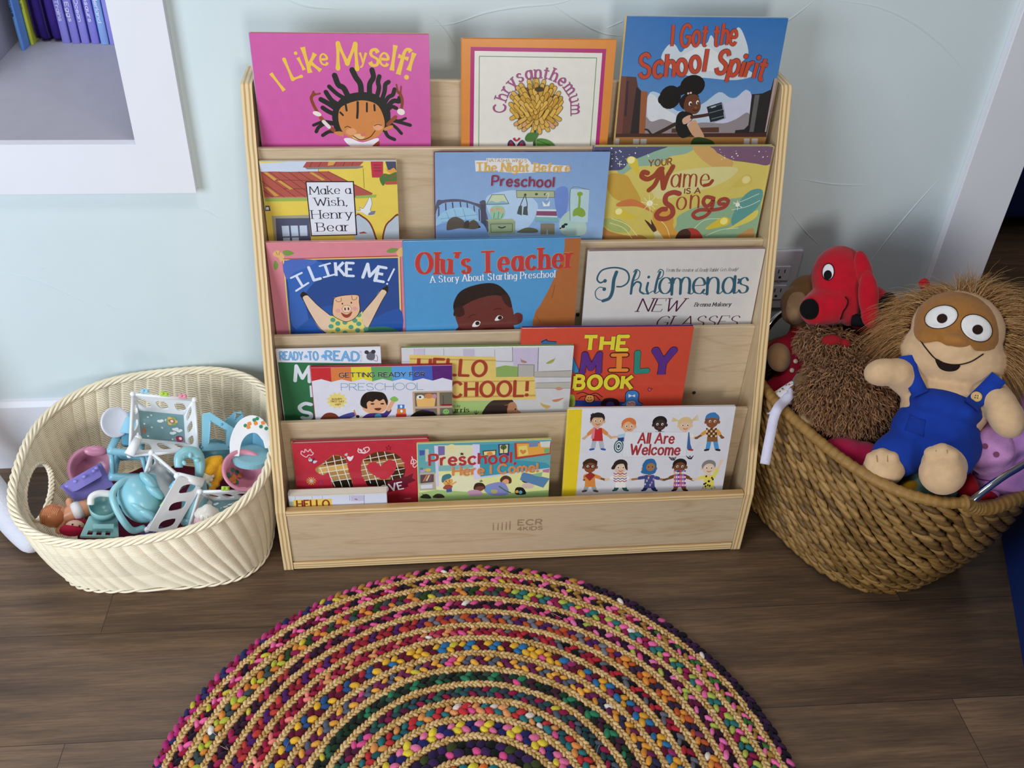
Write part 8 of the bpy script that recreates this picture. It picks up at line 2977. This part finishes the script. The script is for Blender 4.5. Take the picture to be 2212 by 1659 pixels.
stitch('neck_seam', [(-0.0365, -0.0278), (-0.0283, -0.0404), (-0.0085, -0.0433)], [((0.0059, -0.0410, -0.0300), (0.0503, 0.0373, .05))], .0008, '9c3c8c', t)
soft('arm', chain((-0.0006, -0.0589, 0.0000), (-0.0146, -0.0909, 0.0120), 0.0097, 0.0106, 5), 'c884cc', t, .0028, 3)

# --- tan doll in blue overalls
DU = (2050, 850, 0.000807)
VR = Matrix(((0.86235, 0.02879, -0.50550), (-0.41595, 0.60955, -0.67486), (0.28870, 0.79222, 0.53762)))
t = plush('plush_doll', 'shaggy-haired tan plush creature in bright blue overalls sitting at the front', 'soft toy', (1.1912, -0.4184, 0.4522))
HD = [((0.0062, 0.0664, -0.0100), (0.0904, 0.0565, .068), -14), ((0.0137, 0.1118, -0.0120), (0.0775, 0.0694, .070), -14), ((0.0004, 0.0848, 0.0000), (0.0694, 0.0533, .068), -14)]
arms = chain((-0.0632, 0.0164, 0.0000), (-0.0823, 0.0357, 0.0300), 0.0274, 0.0274, 4) + [((-0.1044, 0.0373, 0.0400), (0.0339, 0.0250, .028), 8)] + chain((0.0649, -0.0000, 0.0000), (0.0780, -0.0172, 0.0220), 0.0290, 0.0274, 4) + [((0.0858, -0.0372, 0.0300), (0.0290, 0.0403, .030), 22)]
feet = [((-0.1040, -0.1315, 0.0580), (0.0355, 0.0307, .032)), ((-0.0104, -0.1326, 0.0850), (0.0379, 0.0371, .036), 12)] + [((-0.1214, -0.1123, 0.0660), (0.0121, 0.0121, .017)), ((-0.1055, -0.1053, 0.0680), (0.0129, 0.0129, .017)), ((-0.0886, -0.1097, 0.0660), (0.0121, 0.0121, .017)), ((-0.0270, -0.1001, 0.0940), (0.0129, 0.0129, .017)), ((-0.0101, -0.0941, 0.0980), (0.0137, 0.0137, .017)), ((0.0051, -0.1016, 0.0940), (0.0129, 0.0129, .017))]
legs = chain((-0.0524, -0.0940, 0.0000), (-0.0974, -0.1213, 0.0400), 0.0387, 0.0339, 5) + chain((0.0084, -0.0966, 0.0000), (-0.0076, -0.1214, 0.0550), 0.0371, 0.0371, 5)
torso = [((-0.0075, -0.0244, -0.0120), (0.0742, 0.0645, .058)), ((-0.0225, -0.0652, -0.0100), (0.0694, 0.0645, .060))]
soft('body', HD + arms + feet + torso + legs, 'd6b48c', t, .0042, 7)
OV = [((-0.0240, -0.0692, -0.0060), (0.0742, 0.0678, .064)), ((-0.0060, -0.0227, -0.0040), (0.0662, 0.0371, .066), -16), ((-0.0297, -0.0179, -0.0040), (0.0323, 0.0274, .066)), ((0.0254, -0.0321, -0.0040), (0.0290, 0.0274, .064))] + chain((-0.0560, -0.0914, 0.0040), (-0.0858, -0.1093, 0.0320), 0.0468, 0.0403, 5) + chain((0.0113, -0.0933, 0.0000), (0.0031, -0.1091, 0.0340), 0.0420, 0.0387, 5)
o = soft('overalls', OV, '1c3c9c', t, .004, 5, 'cotton')
for pts, w in (([(-0.0446, -0.0016), (-0.0579, 0.0280), (-0.0639, 0.0497), (-0.0657, 0.0662)], 17), ([(0.0337, -0.0202), (0.0520, -0.0000), (0.0677, 0.0171), (0.0765, 0.0272)], 17)):
    mb = MB()
    AB = HD + torso + OV
    q = crv(pts, 5); V = []
    for i, (x, y) in enumerate(q):
        a, b = q[max(0, i - 1)], q[min(len(q) - 1, i + 1)]
        d = math.hypot(b[0] - a[0], b[1] - a[1]); nx, ny = -(b[1] - a[1]) / d, (b[0] - a[0]) / d
        zc = max(surf(torso + OV, x, y), .030) + .004
        for s, dz in ((-1, -.006), (-1, .0), (0, .0015), (1, .0), (1, -.006)):
            V.append((x + nx * s * 0.0137, y + ny * s * 0.0137, zc + dz))
    mb.add(V, [(i * 5 + j, i * 5 + j + 1, i * 5 + j + 6, i * 5 + j + 5) for i in range(len(q) - 1) for j in range(4)])
    mb.build('strap', plush_mat('1c3c9c', 'cotton'), t)
for q in ((-0.0655, 0.0305), (0.0422, -0.0054)):
    mb = MB(); z = max(surf(torso + OV, *q), .03) + .0065
    lathe(mb, [(0, .0012), (0.0056, .001), (0.0077, .0022), (0.0089, .001), (0.0089, -.0015), (0, -.0015)], (*q, z), None, 20, 'd0aa68')
    for a in range(4):
        ball(mb, (q[0] + 0.0027 * math.cos(a * PI / 2 + .6), q[1] + 0.0027 * math.sin(a * PI / 2 + .6), z + .0014), (.0011, .0011, .0004), nu=8, nv=5, col='3a2a18')
    mb.build('button', M['plastic'], t)
patch('pocket', [(-0.0621, -0.0357), (-0.0360, -0.0457), (-0.0390, -0.0748), (-0.0710, -0.0636)], OV, '183690', t, .0014)
patch('face_patch', crv([(-0.0557, 0.1093), (-0.0460, 0.1541), (-0.0099, 0.1762), (0.0359, 0.1687), (0.0668, 0.1397), (0.0769, 0.0995), (0.0699, 0.0751), (0.0424, 0.0710), (0.0285, 0.0837), (0.0003, 0.0796), (-0.0174, 0.0878), (-0.0427, 0.0868)], 4, True), HD, 'a06c34', t, .003, 'plush')
SB = HD + [((0.0019, 0.1023, 0.0180), (0.0387, 0.0274, .062), -10)]
soft('snout', [((0.0091, 0.0896, 0.0120), (0.0371, 0.0202, .066), -12)], 'a87238', t, .003, 5)
for q, a, rx, ry in (((-0.0116, 0.1300), .25, 33, 25), ((0.0425, 0.1096), -.7, 33, 26)):
    patch('eye_white', ell(*q, 0.0008 * rx, 0.0008 * ry, 26, a), HD, 'e6e4e4', t, .0052, edge=('2a2018', .0006))
    patch('pupil', ell(q[0] + .0015, q[1] - .003, 0.0085, 0.0085, 18), HD, '2c1a14', t, .0066)
stitch('mouth', [(-0.0470, 0.0964), (-0.0355, 0.0772), (-0.0176, 0.0565), (0.0073, 0.0483), (0.0319, 0.0526), (0.0527, 0.0662)], HD, .0011, '1e1612', t)
patch('mouth_patch', crv([(-0.0211, 0.0596), (-0.0033, 0.0500), (0.0171, 0.0482), (0.0115, 0.0389), (-0.0034, 0.0375), (-0.0155, 0.0439)], 4, True), HD, '231614', t, .0022)
for pts in ([(-0.1130, -0.1058), (-0.1116, -0.1168)], [(-0.0961, -0.1038), (-0.0954, -0.1163)], [(-0.0198, -0.0929), (-0.0184, -0.1051)], [(-0.0031, -0.0925), (-0.0025, -0.1046)]):
    stitch('toe_seam', pts, feet, .0007, 'a8845c', t)
rg = random.Random(33)
roots = []
HC = ['a87a42', 'b4864c', 'c49a62', '986c38', 'd0aa74', 'b08248']
cx, cy = (0.0121, 0.1006)
for i in range(2300):
    a = rg.uniform(-.75, PI + .55)
    rx, ry = 0.0839 * rg.uniform(.90, 1.03), 0.0791 * rg.uniform(.90, 1.03)
    x, y = cx + rx * math.cos(a), cy + ry * math.sin(a)
    z = rg.uniform(-.035, .014)
    side = math.cos(a)
    ln = (.026 + (.050 if side > 0 else .040) * abs(side) ** 1.3) * rg.uniform(.6, 1.25)
    d = Vector((math.cos(a) * (1.0 if abs(side) > .4 else .5) - (.5 if side < 0 and abs(side) < .6 else 0), math.sin(a) * .75 + .02, rg.uniform(-.25, .25)))
    d += Vector((rg.uniform(-.25, .25), rg.uniform(-.25, .25), 0))
    d.normalize()
    p = Vector((x, y, z)); pts = [p]
    v = d.copy()
    for k in range(4):
        v = (v + Vector((0, -.30, -.02)) + Vector((rg.uniform(-.1, .1), rg.uniform(-.1, .1), rg.uniform(-.05, .05)))).normalized()
        pts.append(pts[-1] + v * ln / 3)
    roots.append((pts, rg.choice(HC)))
strands('hair', roots, None, t, .00045)

# --- white printed bib with its tie hanging over the rim
DU = (1695, 880, 0.000878)
VR = Matrix(((0.92897, 0.03023, -0.36891), (-0.30666, 0.62099, -0.72134), (0.20728, 0.78323, 0.58616)))
t = thing('printed_bib', 'white printed fabric bib with a white tie hanging outside the brown basket', 'bib', (0.9613, -0.2967, 0.3337), VR)
NB = 32
NR = 15
rg = random.Random(9)
mb = MB()
for k in range(NR):
    u = k / (NR - 1)
    cx, cy, rx, ry = 1664 + 47 * u, 872 - 9 * u, 9 + 8 * u, 22 + 22 * u
    for q in range(NB):
        a = q * 2 * PI / NB
        mb.v.append(Vector(J(cx + rx * math.cos(a) + 5 * math.sin(a), cy - ry * math.sin(a), .020 * math.cos(a) - .004)))
for k in range(NR - 1):
    for q in range(NB):
        mb.f.append((k * NB + q, (k + 1) * NB + q, (k + 1) * NB + (q + 1) % NB, k * NB + (q + 1) % NB)); mb.m.append(0)
        c = '2f6f86' if k == NR - 3 else ('e6e6ea' if k > NR - 4 or rg.random() > .16 else rg.choice(['2f6f86', 'c86a3c', '8a2440', '2c3c5c', 'd8a84c']))
        mb.c.append(lin(c))
o = mb.build('cuff', M['felt'], t); md = o.modifiers.new('thick', 'SOLIDIFY'); md.thickness = .0022; md.offset = -1
def strip(pts, w, col):
    mb = MB()
    q = crv(pts, 6); V = []
    for i, p in enumerate(q):
        a, b = Vector(q[max(0, i - 1)]), Vector(q[min(len(q) - 1, i + 1)])
        d = (b - a).normalized(); nx = Vector((-d.y, d.x, 0)).normalized()
        tw = .35 + .65 * min(1, i / 8)
        V += [Vector(p) + nx * w * tw, Vector(p) + Vector((0, 0, .001)), Vector(p) - nx * w * tw]
    mb.add(V, [(i * 3 + j, i * 3 + j + 1, i * 3 + j + 4, i * 3 + j + 3) for i in range(len(q) - 1) for j in range(2)], col)
    return mb
o = strip([(0.0110, 0.0363, 0.0260), (0.0093, 0.0241, 0.0340), (-0.0007, 0.0120, 0.0420), (-0.0123, -0.0017, 0.0620), (-0.0198, -0.0213, 0.0600), (-0.0259, -0.0514, 0.0500), (-0.0320, -0.0817, 0.0440), (-0.0364, -0.1060, 0.0400)], .0088, 'd6d4ea').build('tie', M['felt'], t)
md = o.modifiers.new('thick', 'SOLIDIFY'); md.thickness = .0012


# ------------------------------------------------------------------ wall outlet
t = thing('wall_outlet', 'white double wall outlet plate beside the book rack', 'outlet', (1.0425, 0.0000, 0.4402))
OX, OZ = t.location.x, t.location.z
def orl(p):
    return (p[0] - OX, p[1], p[2] - OZ)
q0, q1 = (1.0618, 0.0000, 0.5086), (1.0806, -0.0000, 0.3687)
mb = MB(); box(mb, *orl((q0[0] - .135, -.0065, q1[2])), *orl((q0[0], -.0002, q0[2])), 'dcdce8')
mb.build('cover_plate', M['plastic'], t, False, bevel=.003)
for a, b in (((1.0414, 0.0000, 0.4722), (1.0074, 0.0000, 0.4408)), ((1.0424, 0.0000, 0.4267), (1.0102, 0.0000, 0.3934))):
    mb = MB()
    x0, x1 = a[0] - .034, a[0]
    z1, z0 = a[2], a[2] - .034
    box(mb, *orl((x0, -.009, z0)), *orl((x1, -.006, z1)), 'e4e4ee')
    rc = mb.build('receptacle', M['plastic'], t, False, bevel=.0012)
    for xx, zz, w, h in ((x0 + .010, z1 - .011, .0018, .009), (x1 - .011, z1 - .011, .0018, .008), ((x0 + x1) / 2 - .002, z0 + .009, .005, .005)):
        mb = MB(); box(mb, *orl((xx - w / 2, -.0094, zz - h / 2)), *orl((xx + w / 2, -.0085, zz + h / 2)), '2a2a30')
        mb.build('slot', M['plastic'], rc, False)
mb = MB(); a = (1.0236, 0.0000, 0.4350); lathe(mb, [(0, -.009), (.003, -.008), (.003, -.005)], orl((a[0], 0, a[2])), Matrix.Rotation(0, 3, 'X'), 12, 'c8c8d4')
mb = MB(); ball(mb, orl((a[0], -.0066, a[2])), (.0035, .0012, .0035), col='c4c4d0'); mb.build('screw', M['plastic'], t)

# ------------------------------------------------------------------ things in the wall cubby
def spine_book(label, x, y, w, h, d, col, txt, tcol, lean=0.0, cap=.5, y0=.035, y1=.2):
    t = thing('shelf_book', label, 'book', (x, y, ZI + .0002), None, 'books standing in the wall cubby')
    mb = MB()
    n = 10
    P = [(-w / 2, .004)] + [(-w / 2 * math.cos(PI * i / n), -.0035 * math.sin(PI * i / n)) for i in range(n + 1)] + [(w / 2, .004)]
    prism(mb, P + [(w / 2, d), (w / 2 - .0015, d), (w / 2 - .0015, .006), (-w / 2 + .0015, .006), (-w / 2 + .0015, d), (-w / 2, d)], 2, .0, h, col)
    a = Art(h * 1000, w * 1000 + .6)
    if txt:
        a.text(tcol, STY['brush'], txt, (y0 * 1000, w * 500 + cap * w * 500), (y1 * 1000, w * 500 + cap * w * 500), cap * w * 1000)
    for p, c, l in a.f:
        # lettering runs down the spine
        mb.add([((q[1] - w * 500) / -1000, -.0045 - .000004 * l, h - q[0] / 1000) for q in p], [tuple(range(len(p)))], c)
    mb.build('cover', M['print_dull'], t, False)
    mb = MB(); box(mb, -w / 2 + .0016, .007, .003, w / 2 - .0016, d - .004, h - .004); mb.build('pages', M['pages'], t, False)
    return t
VB = [('violet spine reading Planes and Trains, first of the violet set', 144, 92, '8c88dc', 'Planes and Trains'), ('violet spine reading Birds and Eggs, second of the violet set', 165, 93, '8480d6', 'Birds and Eggs'),
      ('violet spine reading the Ocean, third of the violet set', 185.5, 93, '8884da', 'Under the Ocean'), ('violet spine reading the Dinosaurs, fourth of the violet set', 207, 93.5, '807cd4', 'all the Dinosaurs'),
      ('bluer spine reading Wonderland, beside the violet set', 227.5, 95.5, '84a4e0', 'Wonderland')]
XS = [(-0.4700, 0.5346), (-0.4489, 0.5319), (-0.4291, 0.5324), (-0.4079, 0.5313), (-0.3866, 0.5255)]
for (lab, px, py, c, txt), (x, y) in zip(VB, XS):
    spine_book(lab, x, y, .0168, .225, .17, c, txt, 'e2e6fa', cap=.42, y0=.05 if len(txt) > 11 else .09, y1=.178)
spine_book('violet spine just showing at the casing edge of the cubby', XS[-1][0] + .0185, XS[-1][1], .0165, .225, .17, '8a86d8', '', 'ffffff')
x, y = (-0.5453, 0.4829)
spine_book('thin sky-blue spine leaning by the grey bin', x, y, .0075, .22, .15, '6ca4ec', 'How Feelings', '1c2c5c', cap=.5, y0=.03, y1=.15)
x, y = (-0.5373, 0.5203)
spine_book('thin lime-yellow spine beside the purple pouch', x, y, .007, .215, .15, 'd8e04c', 'Count with me to', '5c5c1c', cap=.4, y0=.04, y1=.14)
spine_book('dull olive spine between the blue and yellow ones', x - .011, y + .012, .010, .20, .14, '6c704c', '', 'ffffff')
x, y = (-0.5160, 0.5399)
t = thing('purple_pouch', 'deep purple zipped pouch standing among the books in the cubby', 'pouch', (x, y, ZI + .0002))
mb = MB()
for k in range(3):
    n = 16
    P = [(.026 * (k - 1) + .0135 * math.copysign(abs(math.cos(2 * PI * i / n)) ** .7, math.cos(2 * PI * i / n)), .07 + .078 * math.copysign(abs(math.sin(2 * PI * i / n)) ** .5, math.sin(2 * PI * i / n))) for i in range(n)]
    v = []
    for h, s in ((.001, .80), (.012, .96), (.05, 1), (.19, 1), (.215, .85)):
        v += [(.026 * (k - 1) + (p[0] - .026 * (k - 1)) * s, .07 + (p[1] - .07) * s, h) for p in P]
    mb.add(v, [(r * n + i, r * n + (i + 1) % n, (r + 1) * n + (i + 1) % n, (r + 1) * n + i) for r in range(4) for i in range(n)] + [tuple(range(n))[::-1], tuple(range(4 * n, 5 * n))], ['4a2c8c', '3a2a80', '44308c'][k])
mb.build('fabric', M['felt'], t)
mb = MB()
for dx in (-.013, .013):
    tube(mb, [(dx, -.004, .01), (dx, -.009, .03), (dx, -.009, .19), (dx, -.002, .212)], .0022, 8, '2a1c5c')
mb.build('zip', M['plastic'], t)
mb = MB(); box(mb, .0395, -.004, .002, .044, .13, .20, '8c3c70'); mb.build('red_lining', M['felt'], t, False)
# grey bin at the left of the cubby
A0, B0 = Vector((-0.5744, 0.5577, 0.7450)), Vector((-0.5705, 0.4141, 0.7450))
t = thing('grey_bin', 'smooth lavender grey bin standing at the left of the wall cubby', 'bin', (A0.x, A0.y, ZI + .0002))
d = (B0 - A0).normalized(); nn = Vector((d.y, -d.x, 0)); nn = nn if nn.x < 0 else -nn
mb = MB()
c4 = [Vector((0, 0, 0)), d * .26, d * .26 + nn * .2, nn * .2]
prism(mb, [(p.x, p.y) for p in c4], 2, 0, .24)
mb.build('bin_body', M['grey'], t, False, bevel=.004)
mb = MB(); prism(mb, [((p + (d * .13 + nn * .1 - p) * -.03).x, (p + (d * .13 + nn * .1 - p) * -.03).y) for p in c4], 2, .232, .245)
mb.build('bin_rim', M['grey'], t, False, bevel=.003)

# ------------------------------------------------------------------ navy furniture
E0, E1 = Vector((1.4733, -0.3962, 0.0000)), Vector((1.3644, -0.6693, 0.0000))
d = (E1 - E0).normalized(); nn = Vector((-d.y, d.x, 0)); nn = nn if nn.x > 0 else -nn
t = thing('navy_cabinet', 'navy blue low cabinet side at the right edge by the brown basket', 'cabinet', tuple(E0))
P = [-d * .09, d * .75, d * .75 + nn * .45, -d * .09 + nn * .45]
mb = MB(); prism(mb, [(p.x, p.y) for p in P], 2, .0, .52); mb.build('cabinet_body', M['navy'], t, False, bevel=.006)
mb = MB(); prism(mb, [((p * 1.02).x, (p * 1.02).y) for p in P], 2, .5205, .545); mb.build('cabinet_top', M['navy'], t, False, bevel=.006)
t = thing('navy_sofa', 'dark navy padded seat in the dim room beyond the doorway', 'seat', (2.55, 1.55, 0))
mb = MB(); box(mb, -.42, -.55, .04, .45, .55, .36); mb.build('seat_base', M['navy'], t, False, bevel=.03)
for yy in (-.28, .28):
    mb = MB(); box(mb, -.40, yy - .26, .362, .25, yy + .26, .47); mb.build('cushion', M['navy'], t, False, bevel=.04)
mb = MB(); box(mb, .27, -.55, .362, .45, .55, .80); mb.build('backrest', M['navy'], t, False, bevel=.04)
for sx in (-.36, .38):
    for sy in (-.48, .48):
        mb = MB(); box(mb, sx - .02, sy - .02, 0, sx + .02, sy + .02, .045); mb.build('leg', M['dark'], t, False)

# ------------------------------------------------------------------ person kneeling beside the cream basket: lower leg and stockinged foot
t = thing('person', 'person at the left edge, only a bare shin and white ankle sock showing', 'person', (-.62, -.17, 0))
def skin_chain(name, joints, mtl, parent, sub=2):
    me = bpy.data.meshes.new(name)
    me.from_pydata([j[0] for j in joints], [(i, i + 1) for i in range(len(joints) - 1)], [])
    me.materials.append(mtl)
    o = bpy.data.objects.new(name, me); C.objects.link(o); o.parent = parent
    md = o.modifiers.new('skin', 'SKIN'); md.use_smooth_shade = True
    for v, j in zip(me.skin_vertices[0].data, joints):
        v.radius = (j[1], j[1]) if not isinstance(j[1], tuple) else j[1]
    me.skin_vertices[0].data[0].use_root = True
    md = o.modifiers.new('sub', 'SUBSURF'); md.levels = sub; md.render_levels = sub
    return o
skin_chain('leg', [((-.14, .02, .46), .060), ((-.115, .03, .36), .056), ((-.075, .05, .24), .052), ((-.030, .055, .13), .034), ((-.008, .052, .075), .030), ((.03, .02, .045), .026), ((.09, -.05, .03), .026), ((.128, -.098, .024), .018)], M['skin'], t)
skin_chain('sock', [((-.012, .052, .095), .0375), ((-.006, .050, .072), .036), ((.012, .034, .050), .036), ((.05, -.006, .036), .033), ((.09, -.05, .032), .034), ((.122, -.088, .030), .029), ((.142, -.112, .024), .021)], M['sock'], t)
mb = MB(); tube(mb, [(-.012 + .038 * math.cos(a), .053 + .038 * math.sin(a), .102 + .004 * math.sin(9 * a)) for a in np.linspace(0, 2 * PI, 40, endpoint=False)], .0042, 8, 'dcdce6', closed=True)
mb.build('sock_cuff', M['sock'], t)
